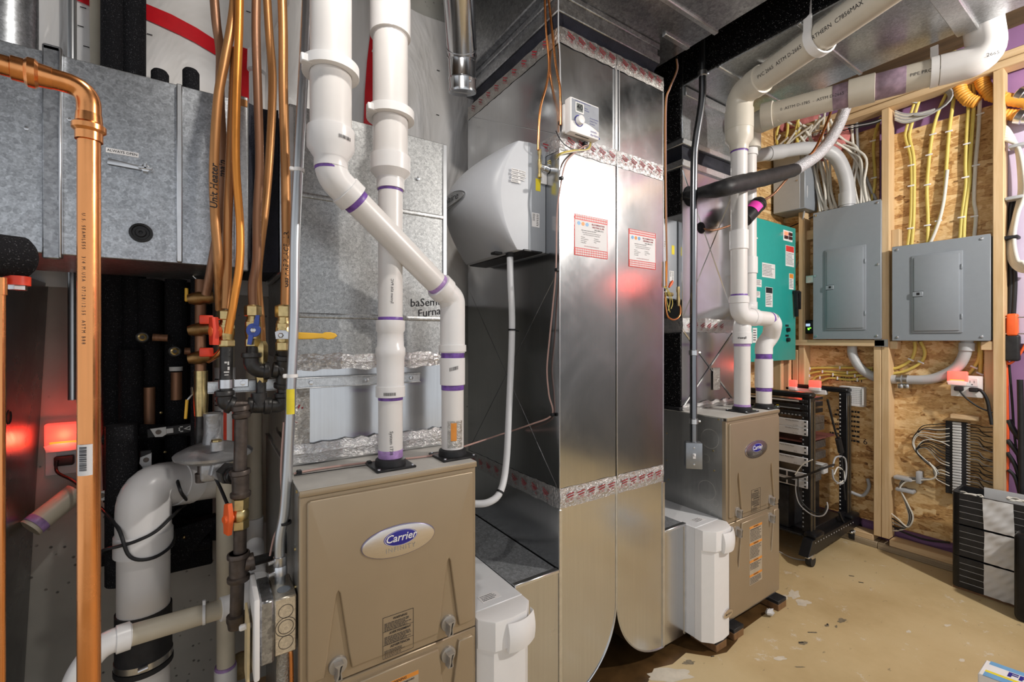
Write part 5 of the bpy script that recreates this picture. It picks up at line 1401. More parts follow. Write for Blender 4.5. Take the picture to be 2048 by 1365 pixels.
# ---------------------------------------------------------------- black iron gas manifold
YG = 1.22
t = thing('gas_manifold', 'black iron gas piping hung on the steel strut, with tees, elbows and drip leg', 'gas pipe', P(476, 1250, y=YG))
g = lambda u, v, y=YG: P(u, v, y=y)
def ell(pts, r, nm, mat=IRON, rr=1.22, fil=0.03):
    m = M(); m.tube(pts, r, 20, fil); o = part(m, nm, mat, t)
    for a, b in ((pts[0], pts[1]), (pts[-1], pts[-2])):
        a, b = Vector(a), Vector(b); d = (b - a).normalized()
        m = M(); m.lathe(a, a + d * 0.014, [(0, r * rr - 0.001), (0.002, r * rr), (0.010, r * rr), (0.013, r)], 20); part(m, 'bead', mat, o)
    return o
RI = 0.0135
m = M(); m.tube([g(452, 785, 1.25), g(453, 694, 1.25)], RI, 18); part(m, 'nipple', IRON, t)
m = M(); q = g(453, 740, 1.25); m.quad
ell([g(449, 782, 1.25), g(449, 806, 1.25), g(466, 812, 1.25)], RI * 1.25, 'elbow')
m = M(); m.tube([g(460, 812, 1.25), g(500, 812, 1.25)], RI, 18); part(m, 'nipple', IRON_BROWN, t)
ell([g(494, 812, 1.25), g(516, 813, 1.25), g(538, 812, 1.25)], RI * 1.25, 'tee')
m = M(); m.tube([g(518, 812, 1.25), g(518, 786, 1.25)], RI * 1.3, 20); part(m, 'tee_branch', IRON, t)
m = M(); m.tube([g(522, 790, 1.25), g(522, 755, 1.25)], RI * 0.85, 18); part(m, 'nipple', IRON, t)
m = M(); m.lathe(g(523, 765, 1.25), g(523, 682, 1.25), [(0, 0.0125), (0.012, 0.0145), (0.03, 0.0145), (0.034, 0.011), (0.045, 0.0125), (0.075, 0.0145), (0.09, 0.0145), (0.1, 0.010)], 6, rot=0.2); part(m, 'brass_union', BRASS, t)
ell([g(532, 812, 1.25), g(566, 812, 1.25), g(566, 786, 1.25)], RI * 1.25, 'elbow')
m = M(); m.tube([g(566, 790, 1.25), g(566, 765, 1.25)], RI, 18); part(m, 'nipple', IRON, t)
ell([g(566, 775, 1.25), g(568, 740, 1.24), g(569, 710, 1.23)], RI * 1.3, 'tee')
ell([g(545, 740, 1.24), g(556, 741, 1.24), g(566, 738, 1.24)], RI * 1.2, 'tee_branch')
ell([g(538, 742, 1.24), g(516, 742, 1.24), g(503, 730, 1.24), g(503, 706, 1.24)], RI * 1.3, 'elbow', fil=0.025)
m = M(); m.tube([g(504, 712, 1.24), g(505, 690, 1.25)], RI, 18); part(m, 'nipple', IRON, t)
m = M(); m.tube([g(568, 716, 1.23), g(568, 698, 1.22)], RI, 18); part(m, 'nipple', IRON, t)
ell([g(483, 836), g(481, 812), ], RI * 1.15, 'coupling', IRON_BROWN)
m = M(); m.tube([g(482, 838), g(480, 948)], RI, 20); part(m, 'drop_pipe', IRON_BROWN, t)
ell([g(480, 940), g(481, 965), g(481, 994)], RI * 1.3, 'tee', IRON_BROWN)
m = M(); m.tube([g(481, 990), g(480, 1000)], RI * 0.95, 18); part(m, 'nipple', COPPER_BROWN, t)
# union and reducer to the regulator
pa, pb = g(478, 957, 1.24), g(440, 938, 1.36)
m = M(); m.tube([pa, pb], RI * 0.9, 16); part(m, 'nipple', IRON_BROWN, t)
L = (pb - pa).length
m = M(); m.lathe(along(pa, pb, 0.18), pb, [(0, 0.017), (0.004, 0.02), (0.016, 0.02), (0.02, 0.017)], 18); part(m, 'union', IRON, t)
m = M(); m.hexa(along(pa, pb, 0.36), along(pa, pb, 0.62), 0.026); part(m, 'union_nut', IRON, t)
# lower brass valve with orange handle
p0, p1 = g(480, 1058), g(481, 996); L = p1.z - p0.z
m = M(); m.hexa(p0, p0 + Vector((0, 0, L * 0.3)), 0.0185); m.lathe(p0 + Vector((0, 0, L * .28)), p1, [(0, 0.015), (L * .1, 0.0185), (L * .25, 0.0185), (L * .35, 0.015)], 20); m.hexa(p0 + Vector((0, 0, L * .62)), p1, 0.0175); vb = part(m, 'valve_body', BRASS, t)
c = p0 + Vector((0, 0, L * 0.44)); s = Vector((-0.90, -0.43, 0)).normalized()
m = M(); m.cyl(c, c + s * 0.024, 0.006, 12); part(m, 'stem', BRASS, vb)
e = c + s * 0.022
fr2 = lambda p, q, o: e + s * o + Vector((-s.y, s.x, 0)) * p + Vector((0, 0, q))
m = M(fr2); m.prism([(-0.008, 0.033), (0.009, 0.036), (0.014, 0.012), (0.014, -0.006), (0.008, -0.036), (-0.010, -0.034), (-0.013, 0.0)], 0, 0.010, 0.003); part(m, 'orange_lever', ORANGE_H, vb)
m = M(); m.lathe(e + s * -0.004, e + s * 0.02, [(0, 0.011), (0.012, 0.0115), (0.018, 0.008)], 18); part(m, 'lever_hub', ORANGE_H, vb)
m = M(); m.tube([g(480, 1110), g(480, 1055)], RI, 18); part(m, 'drop_pipe', IRON_BROWN, t)
ell([g(477, 1106), g(477, 1130), g(477, 1162)], RI * 1.42, 'tee', IRON_BROWN)
ell([g(490, 1126), g(500, 1125), g(509, 1122)], RI * 1.2, 'tee_branch', IRON_BROWN)
m = M(); m.tube([g(502, 1125), g(556, 1110, 1.27)], RI * 0.8, 16); part(m, 'feed_pipe', IRON, t)
m = M(); m.tube([g(475, 1160), g(473, 1236)], RI * 1.05, 18); part(m, 'drip_leg', IRON_BROWN, t)
m = M(); m.lathe(g(473, 1258), g(473, 1225), [(0, 0.010), (0.003, 0.017), (0.014, 0.0185), (0.020, 0.0205), (0.032, 0.0205), (0.034, 0.015)], 20); part(m, 'drip_cap', IRON_BROWN, t)
m = M(); fpi = on_pipe(g(453, 735, 1.25).x, 1.25, RI, math.atan2(-1.25, -0.03)); zz = g(453, 742, 1.25).z
m.scribble  # keep the white pen strokes as flat marks
for k, (dx, dz, w, h) in enumerate(((-0.004, 0.018, 0.005, 0.004), (0.002, 0.014, 0.003, 0.008), (-0.005, -0.004, 0.010, 0.003), (-0.004, -0.010, 0.008, 0.002), (0.002, 0.002, 0.004, 0.008))):
    m.sheet(lambda a, b: fpi(dx + a * w, zz + dz + b * h), 2, 1)
part(m, 'chalk_mark', PAPER_G, t, kind='stuff')

# regulator
c = P(428, 905, y=1.40)
t = thing('gas_regulator', 'gray saucer shaped gas regulator with a brass vent plug', 'gas regulator', c - Vector((0, 0, 0.06)))
ALU = plain('regulator_gray', (0.42, 0.42, 0.43), 0.4, 0.55, 0.1, 40, 0.15, 120)
m = M(); m.lathe(c - Vector((0, 0, 0.028)), c + Vector((0, 0, 1)), [(0, 0.035), (0.012, 0.070), (0.020, 0.086), (0.027, 0.088), (0.032, 0.083), (0.044, 0.060), (0.052, 0.035)], 36); part(m, 'diaphragm_case', ALU, t)
m = M(); q = c + Vector((-0.002, 0, 0.02)); m.lathe(q, q + Vector((0, 0, 1)), [(0, 0.024), (0.03, 0.0205), (0.072, 0.0205), (0.076, 0.022), (0.082, 0.0215), (0.0825, 0.018)], 24); part(m, 'spring_tower', ALU, t)
m = M(); q = P(434, 893, y=1.335); m.cyl(q - Vector((0, 0, 0.01)), q + Vector((0, 0, 0.012)), 0.0145, 18); part(m, 'vent_boss', ALU, t)
m = M(); q = P(433, 884, y=1.335); m.hexa(q - Vector((0, 0, 0.006)), q + Vector((0, 0, 0.006)), 0.0115); part(m, 'vent_plug', BRASS, t)
m = M(); q = P(427, 938, y=1.38); m.box(q.x - 0.028, q.x + 0.028, q.y - 0.03, q.y + 0.03, q.z - 0.026, q.z + 0.030, 0.010, 2); bd = part(m, 'valve_body', ALU, t)
m = M(); a_, b_ = P(430, 936, y=1.40), P(444, 942, y=1.33); m.hexa(a_, b_, 0.026); part(m, 'outlet_boss', ALU, bd)
m = M(); q = P(404, 948, y=1.38); m.lathe(q + Vector((0, 0, 0.02)), q - Vector((0, 0, 1)), [(0, 0.010), (0.018, 0.010), (0.018, 0.0155), (0.040, 0.0145)], 16); part(m, 'drip_plug', IRON_BROWN, t)

# strut channel with pipe straps
t = thing('strut_channel', 'horizontal galvanized strut channel screwed across the plenum front', 'channel', P(630, 765, y=1.29))
z0, z1 = P(630, 777, y=1.283).z, P(630, 755, y=1.283).z
xa, xb = P(415, 765, y=1.283).x, P(842, 765, y=1.283).x
m = M(FY(1.297))
m.box(xa, xb, z0, z1, 0, 0.004); m.box(xa, xb, z1 - 0.003, z1, 0, 0.014, 0.001, 1); m.box(xa, xb, z0, z0 + 0.003, 0, 0.014, 0.001, 1)
m.prism([(xa, z0), (xb, z0), (xb, z1), (xa, z1)], 0.004, 0.005); part(m, 'channel', G_STRUT, t)
for u in (622, 733, 822):
    q = P(u, 766, y=1.29); m = M(FY(1.292)); m.oval(q.x, (z0 + z1) / 2, 0.006, 0.006, 0, 0.008, 6, 0.002); part(m, 'screw', STEEL, t)
for u, y in ((453, 1.25),):
    q = P(u, 768, y=y)
    m = M(); m.lathe(q - Vector((0, 0, 0.010)), q + Vector((0, 0, 0.010)), [(0, RI), (0, RI + 0.003), (0.02, RI + 0.003), (0.02, RI)], 20, False); m.box(q.x + 0.012, q.x + 0.045, q.y + 0.0, q.y + 0.004, q.z - 0.010, q.z + 0.010, 0.0015, 1); sc = part(m, 'pipe_strap', STEEL, t)
    m = M(FY(q.y)); m.oval(q.x + 0.033, q.z, 0.006, 0.006, 0, 0.005, 8, 0.001); part(m, 'screw', STEEL, sc)

# conduit to the furnace switch
YC = 1.17
cp = [(617, -80), (612, 40), (604, 200), (597, 330), (590, 480), (588, 640), (582, 780), (577, 900), (572, 985), (568, 1030), (560, 1075), (559, 1120), (561, 1195)]
t = thing('steel_conduit', 'long steel conduit descending beside the copper tubes to the white furnace switch', 'conduit', P(561, 1195, y=YC))
m = M(); m.tube([P(u, v, y=YC) for u, v in cp], 0.0112, 18, sm=6); part(m, 'conduit', EMT, t)
for u, v in ((597, 341), (584, 752)):
    q = P(u, v, y=YC); m = M(); m.lathe(q - Vector((0, 0, 0.004)), q + Vector((0, 0, 0.004)), [(0, 0.0112), (0, 0.013), (0.008, 0.013), (0.008, 0.0112)], 18, False); m.box(q.x - 0.02, q.x - 0.009, q.y - 0.006, q.y, q.z - 0.005, q.z + 0.005, 0.002, 1); part(m, 'cable_tie', WHITE_PL, t)
q = P(570, 1046, y=YC); m = M(); m.lathe(q - Vector((0, 0, 0.003)), q + Vector((0, 0, 0.003)), [(0, 0.0112), (0, 0.014), (0.006, 0.014), (0.006, 0.0112)], 18, False); part(m, 'black_tie', BLACK_PL, t)
for v0, v1 in ((1150, 1112), (1200, 1178)):
    a_, b_ = P(561, v0, y=YC), P(560, v1, y=YC); L = (b_ - a_).length
    m = M(); m.lathe(a_, b_, [(0, 0.0125), (0.001, 0.0145), (L * .45, 0.0145), (L * .5, 0.0135), (L * .55, 0.0145), (L - .001, 0.0145), (L, 0.012)], 20); fc = part(m, 'set_screw_fitting', STEEL, t)
    for f in ((0.2, 0.8) if v0 == 1150 else (0.4,)):
        q = along(a_, b_, f); m = M(); m.cyl(q + Vector((-0.012, -0.005, 0)), q + Vector((-0.026, -0.009, 0)), 0.0045, 10); part(m, 'set_screw', STEEL, fc)
m = M(); m.tube([P(568, 845, y=1.175), P(562, 940, y=1.175), P(564, 1030, y=1.18), P(548, 1075, y=1.19), P(540, 1112, y=1.2)], 0.0024, 8, sm=5); solo(m, 'control_wire', PINKISH, 'thin pinkish wire tied along the lower steel conduit', 'wire')
p = P(560, 800, y=1.158); q = P(588, 815, y=1.158)
m = M(); fy = on_pipe(P(581, 812, y=YC).x, YC, 0.0114, -1.7); zz0, zz1 = P(581, 828, y=YC).z, P(581, 778, y=YC).z
m.sheet(lambda a, b: fy((a - 0.5) * 0.018, zz0 + (zz1 - zz0) * b), 4, 1); part(m, 'yellow_label', STK_YELLOW, t)
t = thing('switch_box', 'galvanized electrical box with round knockouts and a white switch plate, against the large furnace', 'electrical box', (0.135, 1.16, 0.575))
m = M(); m.box(0.1135, 0.158, 1.10, 1.212, 0.578, 0.703, 0.003, 1); part(m, 'box', spangle('zinc_box', (0.72, 0.66, 0.56), 0.4, 200, 0.16), t)
m = M(); m.box(0.086, 0.1130, 1.095, 1.215, 0.570, 0.708, 0.004, 1); part(m, 'gasket_ring', G_DARK, t)
m = M(); m.box(0.074, 0.0855, 1.085, 1.222, 0.548, 0.722, 0.004, 2); sw = part(m, 'switch_plate', WHITE_PL, t)
m = M(); m.prism if False else None
m = M(); m.box(0.050, 0.075, 1.140, 1.152, 0.634, 0.646, 0.003, 1); part(m, 'toggle', WHITE_PL, sw)
fr = FY(1.10)
for z, r in ((0.672, 0.0145), (0.638, 0.0205), (0.638, 0.015), (0.604, 0.0145)):
    m = M(fr); m.ring(0.1365, z, r, 0.0012, 0.0006); part(m, 'knockout', IRON_BROWN, t)
m = M(FZ(0.7032)); m.oval(0.137, 1.137, 0.014, 0.015, 0, 0.0008, 24); part(m, 'knockout', GREY_PANEL, t)
m = M(); m.box(0.064, 0.069, 1.11, 1.20, 0.50, 0.665, 0.0); m.v = [Vector((q.x, q.y + (0.665 - q.z) * 0.12, q.z)) for q in m.v]; solo(m, 'hang_tag', CARDBOARD, 'buff card tag hanging behind the white switch plate', 'tag')
m = M(); m.tube([(0.137, 1.13, 0.577), (0.135, 1.13, 0.52), (0.138, 1.135, 0.3), (0.14, 1.16, 0.05)], 0.0145, 16, sm=5); solo(m, 'flexible_conduit', plain('flex_conduit', (0.42, 0.40, 0.36), 0.5, 0.6, 0.3, 200, 0.6, 260), 'ribbed flexible conduit running down from the electrical box', 'conduit')
m = M(); m.tube([(0.148, 1.12, 0.577), (0.150, 1.115, 0.50), (0.151, 1.12, 0.1)], 0.0048, 12, sm=5); solo(m, 'copper_tube', COPPER, 'thin bright copper tube below the electrical box, hugging the furnace', 'tube')
m = M(); q = P(573, 1090, y=1.30); m.ball(q, 0.012, 14, 0.8, 1, 2.9); solo(m, 'rubber_plug', BLACK_RUB, 'oval black rubber plug on the furnace side behind the conduit', 'plug')
# control cable over the furnace lid
wz = ZL + 0.004
m = M(); m.tube([P(588, 948, z=wz), P(640, 938, z=wz), P(740, 925, z=wz), P(840, 915, z=wz), P(878, 908, z=wz), P(930, 893, y=1.22), P(1000, 870, x=0.90), P(1060, 850, x=0.93), P(1104, 830, x=0.962), P(1098, 790, x=0.955), P(1094, 740, x=0.955), P(1099, 680, x=0.955), P(1106, 610, x=0.958), P(1112, 540, x=0.958), P(1114, 430, x=0.958), P(1120, 380, x=0.960), P(1132, 325, y=1.15), P(1160, 298, y=1.148), P(1175, 290, y=1.148)], 0.0028, 8, sm=6)
t = solo(m, 'control_cable', PINKISH, 'thin pinkish control cable running over the furnace lid and up the return duct corner', 'cable')
m = M(); m.tube([P(588, 952, z=wz), P(740, 930, z=wz), P(790, 925, z=wz)], 0.0014, 6); part(m, 'black_wire', BLK_CABLE, t)
for u, v, k in ((598, 946, 'z'), (738, 927, 'z'), (1104, 831, 'x'), (1113, 541, 'x'), (1122, 358, 'x')):
    q = P(u, v, z=wz) if k == 'z' else P(u, v, x=0.958)
    m = M(); m.box(q.x - 0.006, q.x + 0.006, q.y - 0.009, q.y + 0.005, q.z - 0.004, q.z + 0.007, 0.002, 1); part(m, 'cable_clip', BLACK_PL, t)
# ---------------------------------------------------------------- capped round duct hanging before the back wall
p0, p1, p2 = P(925, 186, t=1.69), P(924, 112, t=1.66), P(916, -60, t=1.45)
t = thing('round_duct', 'capped galvanized round duct hanging down beside the flanged overhead duct', 'duct', p0)
d1, d2 = (p1 - p0).normalized(), (p2 - p1).normalized()
L = (p1 - p0).length
m = M(); m.lathe(p0, p1, [(0, 0.046), (0.0, 0.051), (0.006, 0.052), (0.012, 0.0505), (0.045, 0.0505), (0.048, 0.053), (0.052, 0.0505), (L * 0.85, 0.0505)], 30); part(m, 'end_collar', G_SMOOTH, t)
m = M(); m.lathe(p0 + d1 * 0.004, p1, [(0, 0.0475), (0.001, 0.0475)], 30); cp = part(m, 'end_cap', G_SPANG, t)
cx = d1.cross(Vector((0, 0, 1))); ax = Vector((RGT.x, RGT.y, 0)); ay = d1.cross(ax).normalized(); ax = ay.cross(d1)
fc = lambda a, b, c: p0 + ax * a + ay * b - d1 * c
m = M(fc); m.prism([(-0.038, -0.012), (-0.03, -0.020), (0.032, 0.008), (0.026, 0.018)], -0.003, 0.0005); part(m, 'label', PAPER_G, cp)
m = M(); m.tube([p1 - d1 * 0.02, p1, p2], 0.052, 30, 0.03); part(m, 'elbow', G_SMOOTH, t)
for f in (0.0, 0.025):
    m = M(); q = p1 + d2 * f; m.lathe(q - d2 * 0.002, q + d2 * 0.002, [(0, 0.052), (0, 0.0545), (0.004, 0.0545), (0.004, 0.052)], 30, False); part(m, 'bead', G_EDGE, t)
m = M(); m.tube([p1 + d2 * 0.03, p2 + d2 * 0.25], 0.0535, 30); part(m, 'upper_pipe', G_SMOOTH, t)
m = M(); q = p0 + d1 * 0.02 + ax * 0.03 + Vector((-0.02, -0.035, 0)); m.ball(q, 0.005, 8); part(m, 'screw', STEEL, t)

# ---------------------------------------------------------------- humidifier on the side of the return duct
def humidifier():
    y0, y1, xb = 1.233, 1.615, 0.891
    t = thing('humidifier', 'white bulging humidifier with silver oval badge, on the humidistat duct', 'humidifier', (0.90, 1.42, 1.57))
    m = M(FX(0.9655)); m.box(y0, y1, 1.57, 1.94, 0, 0.9655 - xb, 0.004, 2); part(m, 'base', GREY_HUM, t)
    m = M(FX(xb)); m.box(y0 - 0.001, y1, 1.568, 1.575, -0.06, 0.02, 0.002, 1); part(m, 'bottom_tray', BLACK_PL, t)
    NZ, NY = 26, 22
    def side(b):   # how far the flat cheek stands out at height b
        return 0.022 + 0.082 * math.sin(PI * min(1, max(0, b * 0.94 + 0.04))) ** 0.75
    def bulge(b):
        return 0.085 * math.sin(PI * min(1, max(0, 0.10 + 0.86 * (1 - b)))) ** 0.9 * (0.75 + 0.5 * (1 - b) * b * 2)
    def cov(a, b):
        k = math.sin(PI * (0.5 * (1 - math.cos(PI * a)))) ** 0.55
        ins = 0.012 * (1 - min(1, 6 * min(a, 1 - a)))
        return (xb - side(b) - bulge(b) * k + 0, y0 + 0.001 + (y1 - y0 - 0.002) * (0.5 * (1 - math.cos(PI * a)) * 0.96 + 0.02), 1.572 + 0.366 * b)
    m = M(); m.sheet(cov, NY, NZ)
    for a, yy in ((0, y0 + 0.001), (1, y1 - 0.001)):
        vs = []
        for j in range(NZ + 1):
            c = cov(a, j / NZ); vs += [(xb, yy if a == 0 else yy, c[2]), (c[0], c[1], c[2])]
        m.add(vs, [(2 * j, 2 * j + 1, 2 * j + 3, 2 * j + 2) for j in range(NZ)])
    for b, z in ((0, 1.572), (1, 1.938)):
        vs = [cov(i / NY, b) for i in range(NY + 1)] + [(xb, cov(i / NY, b)[1], z) for i in range(NY + 1)]
        m.add(vs, [(i, i + 1, NY + 2 + i, NY + 1 + i) for i in range(NY)])
    bm = None
    cv = part(m, 'cover', HUM_COVER, t, sharp=32)
    # badge lies on the bulge
    def on(a, b, o=0.0):
        p = Vector(cov(a, b)); e = 0.01
        du = Vector(cov(a + e, b)) - Vector(cov(a - e, b)); dv = Vector(cov(a, b + e)) - Vector(cov(a, b - e))
        n = du.cross(dv).normalized()
        if n.x > 0: n = -n
        return p + n * o
    ca, cb = 0.56, 0.52
    def badge(ra, rb, o, n=36):
        vs = [on(ca, cb, o)] + [on(ca - ra * math.cos(2 * PI * k / n), cb + rb * math.sin(2 * PI * k / n), o) for k in range(n)]
        vs2 = [on(ca - ra * math.cos(2 * PI * k / n), cb + rb * math.sin(2 * PI * k / n), -0.001) for k in range(n)]
        m = M(); m.add(vs + vs2, [(0, 1 + k, 1 + (k + 1) % n) for k in range(n)] + [(1 + k, 1 + n + k, 1 + n + (k + 1) % n, 1 + (k + 1) % n) for k in range(n)]); return m
    part(badge(0.20, 0.068, 0.004), 'badge_rim', STEEL, cv)
    bg_ = part(badge(0.185, 0.056, 0.006), 'badge', plain('badge_gray', (0.50, 0.51, 0.53), 0.45, 0.4), cv)
    m = M(); m.text('Aprilaire', 0.05, lambda x, y: tuple(on(ca - x * 1.62, cb + y * 1.6, 0.0075)), shear=0.2); part(m, 'lettering', INK, cv)
    fr = FY(y0)
    for i, (tx, w) in enumerate((('DAMPER SETTING', 0.056), ('SUMMER - CLOSED', 0.060), ('WINTER - OPEN', 0.052), (None, 0.038))):
        z = 1.832 - i * 0.0118; x0 = 0.822 - 0.002 * (i % 2)
        m = M(fr); m.box(x0, x0 + w, z - 0.0052, z + 0.0045, 0, 0.0006); lb = part(m, 'label', PAPER, cv)
        m = M(fr)
        if tx: m.label(tx, 0.0068, x0 + w / 2, z, 0.0009)
        else: m.scribble(x0 + 0.002, x0 + w - 0.004, z - 0.004, z + 0.003, 2, 0.0009, 0.4, 8)
        part(m, 'print', INK, t)
    m = M(fr); m.box(0.921, 0.941, 1.780, 1.822, 0, 0.0006); part(m, 'yellow_tag', STK_YELLOW, t)
    m = M(fr); m.box(0.905, 0.937, 1.655, 1.703, 0, 0.0006); lb = part(m, 'rating_label', PAPER, t)
    m = M(fr); m.scribble(0.924, 0.935, 1.658, 1.700, 7, 0.0009, 0.4, 9); m.scribble(0.908, 0.920, 1.675, 1.700, 8, 0.0009, 0.4, 10); part(m, 'print', INK, t, kind='stuff')
    m = M(FZ(1.567)); m.box(0.80, 0.83, 1.30, 1.33, -0.004, 0.004, 0.001, 1); part(m, 'vent_slot', BLACK_PL, t)
    return t
H1 = humidifier()
H2 = copy_tree(H1, (0.8555, 0.092, -0.113), 'second humidifier, mostly hidden, gray base showing in the gap before the cross-broken plenum')

# solenoid water valve and its copper feed
c = P(1080, 333, y=1.222)
t = thing('water_valve', 'small brass solenoid water valve with yellow wires on the humidifier', 'valve', c - Vector((0, 0, 0.03)))
m = M(); m.lathe(P(1079, 355, y=1.222), P(1079, 296, y=1.222), [(0, 0.007), (0.012, 0.007), (0.014, 0.005), (0.03, 0.005), (0.045, 0.0065), (0.06, 0.0065), (0.062, 0.0045), (0.075, 0.0045), (0.078, 0.0065), (0.095, 0.0065)], 14); part(m, 'brass_body', BRASS, t)
m = M(); m.lathe(c, c + Vector((0.035, 0.0, -0.006)), [(0, 0.010), (0.012, 0.011), (0.014, 0.013), (0.034, 0.013), (0.035, 0.008)], 18); part(m, 'coil', STEEL, t)
m = M(FY(1.230)); m.box(c.x + 0.008, c.x + 0.034, c.z - 0.055, c.z + 0.002, 0, 0.004, 0.004, 2); part(m, 'bracket', WHITE_PL, t)
pts = [P(u, v, y=1.215) for u, v in ((1089, -60), (1090, 10), (1093, 70), (1098, 130), (1093, 170), (1082, 210), (1078, 245), (1076, 300))]
m = M(); m.tube(pts, 0.0042, 12, sm=6); solo(m, 'copper_tube', COPPER, 'slim bright copper tube dropping to the white humidifier water valve', 'tube')
pts = [P(u, v, x=0.955) for u, v in ((1095, -20), (1102, 40))] + [P(1110, 118, x=0.955), P(1115, 150, x=0.955), P(1120, 178, x=0.957), P(1121, 250, x=0.958)]
m = M(); m.tube(pts, 0.0042, 12, sm=6); solo(m, 'copper_tube', COPPER, 'slim copper tube tucked along the duct corner beside the humidistat', 'tube')
m = M(); m.tube([P(1117, -20, y=1.135), P(1117, 70, y=1.135), P(1120, 120, y=1.145), P(1122, 245, y=1.15)], 0.0022, 8, sm=4); solo(m, 'gray_wire', GRY_CABLE, 'thin gray wire hanging in front of the duct corner above the humidistat', 'wire')
m = M(); q = P(1120, 247, y=1.152); m.ball(q, 0.008, 10, 1.1, 0.6, 1); solo(m, 'wire_clip', BLACK_PL, 'small black wire clip on the duct corner beside the humidistat', 'clip')
# drain hose
pts = [P(1020, 512, y=1.30), P(1021, 560, y=1.295), P(1024, 660, y=1.30), P(1018, 820, y=1.30), P(1012, 930, y=1.28), P(1000, 985, y=1.25), P(975, 1006, y=1.25), P(940, 1008, y=1.28)]
m = M(); m.tube(pts, 0.0115, 16, sm=8); hs = solo(m, 'drain_hose', plain('hose_white', (0.66, 0.67, 0.70), 0.4, 0, 0.03), 'white plastic drain hose hanging from the humidifier beside the return duct', 'hose')
m = M(); m.lathe(P(1020, 508, y=1.30), P(1020, 530, y=1.30), [(0, 0.016), (0.012, 0.013)], 16); part(m, 'grommet', BLACK_RUB, hs)
for i in (2, 5):
    q = pts[i]; dd = (pts[i + 1] - pts[i - 1]).normalized()
    m = M(); m.lathe(q - dd * 0.003, q + dd * 0.003, [(0, 0.0115), (0, 0.0135), (0.006, 0.0135), (0.006, 0.0115)], 16, False); m.tube([q, q + Vector((0.035, 0.01, -0.004))], 0.002, 6); part(m, 'cable_tie', BLACK_PL, hs)

# ---------------------------------------------------------------- humidistat
a, b = P(1129, 190, y=1.125), P(1216, 262, y=1.125)
fr = FY(YD)
t = thing('humidistat', 'white wall humidistat with gray face, digital display and round dial', 'humidistat', (1.03, YD, 1.95))
x0, x1 = 0.975, 1.106; z0, z1 = 1.953, 2.068
m = M(fr); m.box(x0 - 0.004, x1 - 0.025, z0 + 0.008, z1 - 0.014, 0.001, 0.016, 0.003, 1); part(m, 'base', WHITE_PL, t)
m = M(fr); m.box(x0, x1, z0, z1, 0.014, 0.044, 0.005, 2); bd = part(m, 'case', WHITE_PL, t)
m = M(fr)
n = 16
pl = [(x0 + 0.006, z1 - 0.006), (x0 + 0.006, z0 + 0.036)] + [(x0 + 0.006 + (x1 - x0 - 0.010) * k / n, z0 + 0.036 + 0.010 * math.sin(PI * k / n * 0.9) - 0.012 * (k / n) ** 2) for k in range(1, n + 1)] + [(x1 - 0.004, z1 - 0.006)]
m.prism(pl, 0.043, 0.0448); part(m, 'face', plain('gray_face', (0.28, 0.30, 0.345), 0.5), t)
m = M(fr); m.box(x0 + 0.020, x0 + 0.058, z1 - 0.048, z1 - 0.013, 0.044, 0.047, 0.002, 1); fm = part(m, 'display_frame', WHITE_PL, t)
m = M(fr); m.box(x0 + 0.024, x0 + 0.052, z1 - 0.043, z1 - 0.017, 0.0465, 0.0476); part(m, 'display', LCD, fm)
m = M(fr); m.label('40', 0.026, x0 + 0.038, z1 - 0.030, 0.0480, bold=0.02); part(m, 'digits', INK, fm)
cz = z0 + 0.042
m = M(fr); m.oval(x0 + 0.037, cz, 0.0145, 0.0145, 0.044, 0.060, 28, 0.005); part(m, 'dial', WHITE_PL, t)
m = M(fr); m.ring(x0 + 0.037, cz, 0.0175, 0.003, 0.0452); part(m, 'dial_ring', LOGO_BLUE, t)
m = M(fr)
m.label('Automatic Humidistat Control', 0.0055, x0 + 0.055, z1 - 0.009, 0.0452); m.label('Indoor', 0.0055, x0 + 0.062, z1 - 0.024, 0.0452, al='LEFT'); m.label('Humidity', 0.0055, x0 + 0.062, z1 - 0.031, 0.0452, al='LEFT')
for i, q in enumerate(('Current Humidity', 'Outdoor Temp', 'Test Mode')): m.label(q, 0.0055, x0 + 0.084, z0 + 0.064 - i * 0.009, 0.0452, al='LEFT')
m.scribble(x1 - 0.042, x1 - 0.006, z0 + 0.018, z0 + 0.024, 2, 0.0452, 0.4, 3)
m.label('Aprilaire', 0.011, x1 - 0.024, z0 + 0.010, 0.0452, shear=0.2); part(m, 'lettering', LOGO_BLUE, t)
m = M(fr)
for i in range(3): m.oval(x0 + 0.081, z0 + 0.064 - i * 0.009, 0.0012, 0.0012, 0.044, 0.0458, 8)
part(m, 'indicator', PAPER, t, kind='stuff')
m = M(FZ(z0)); m.box(x0 + 0.03, x0 + 0.09, YD - 0.036, YD - 0.032, -0.0006, 0.0004); part(m, 'vent_slot', BLACK_PL, t)
def wire(pts, r, mat, name, label, sm=6, cat='wire', group=None):
    m = M(); m.tube(pts, r, 8, sm=sm); return solo(m, name, mat, label, cat, group)
W = lambda u, v, o=0.014: P(u, v, y=YD - o)
for i, (mat, off) in enumerate(((YEL_CABLE, 0), (YEL_CABLE, 6), (WHT_CABLE, 11))):
    wire([W(1178 + i * 3, 268, 0.03), W(1180 + i * 2, 284), W(1174 + i * 2, 299), W(1150, 300 + off * .3), W(1122, 306 + off * 0.4, 0.012), P(1108, 316 + off, y=1.20), P(1095, 324 + off * .6, y=1.215)], 0.0016, mat, 'control_wire', ('yellow control wire looping uppermost from the humidistat to the brass valve', 'second yellow control wire looping from the humidistat to the brass valve', 'cream control wire looping lowest from the humidistat to the brass valve')[i])
wire([W(1112, 262, 0.005), W(1118, 275), W(1130, 290), W(1150, 300), W(1168, 298)], 0.0016, BLK_CABLE, 'control_wire', 'black wire curving below the humidistat over the foil tape')
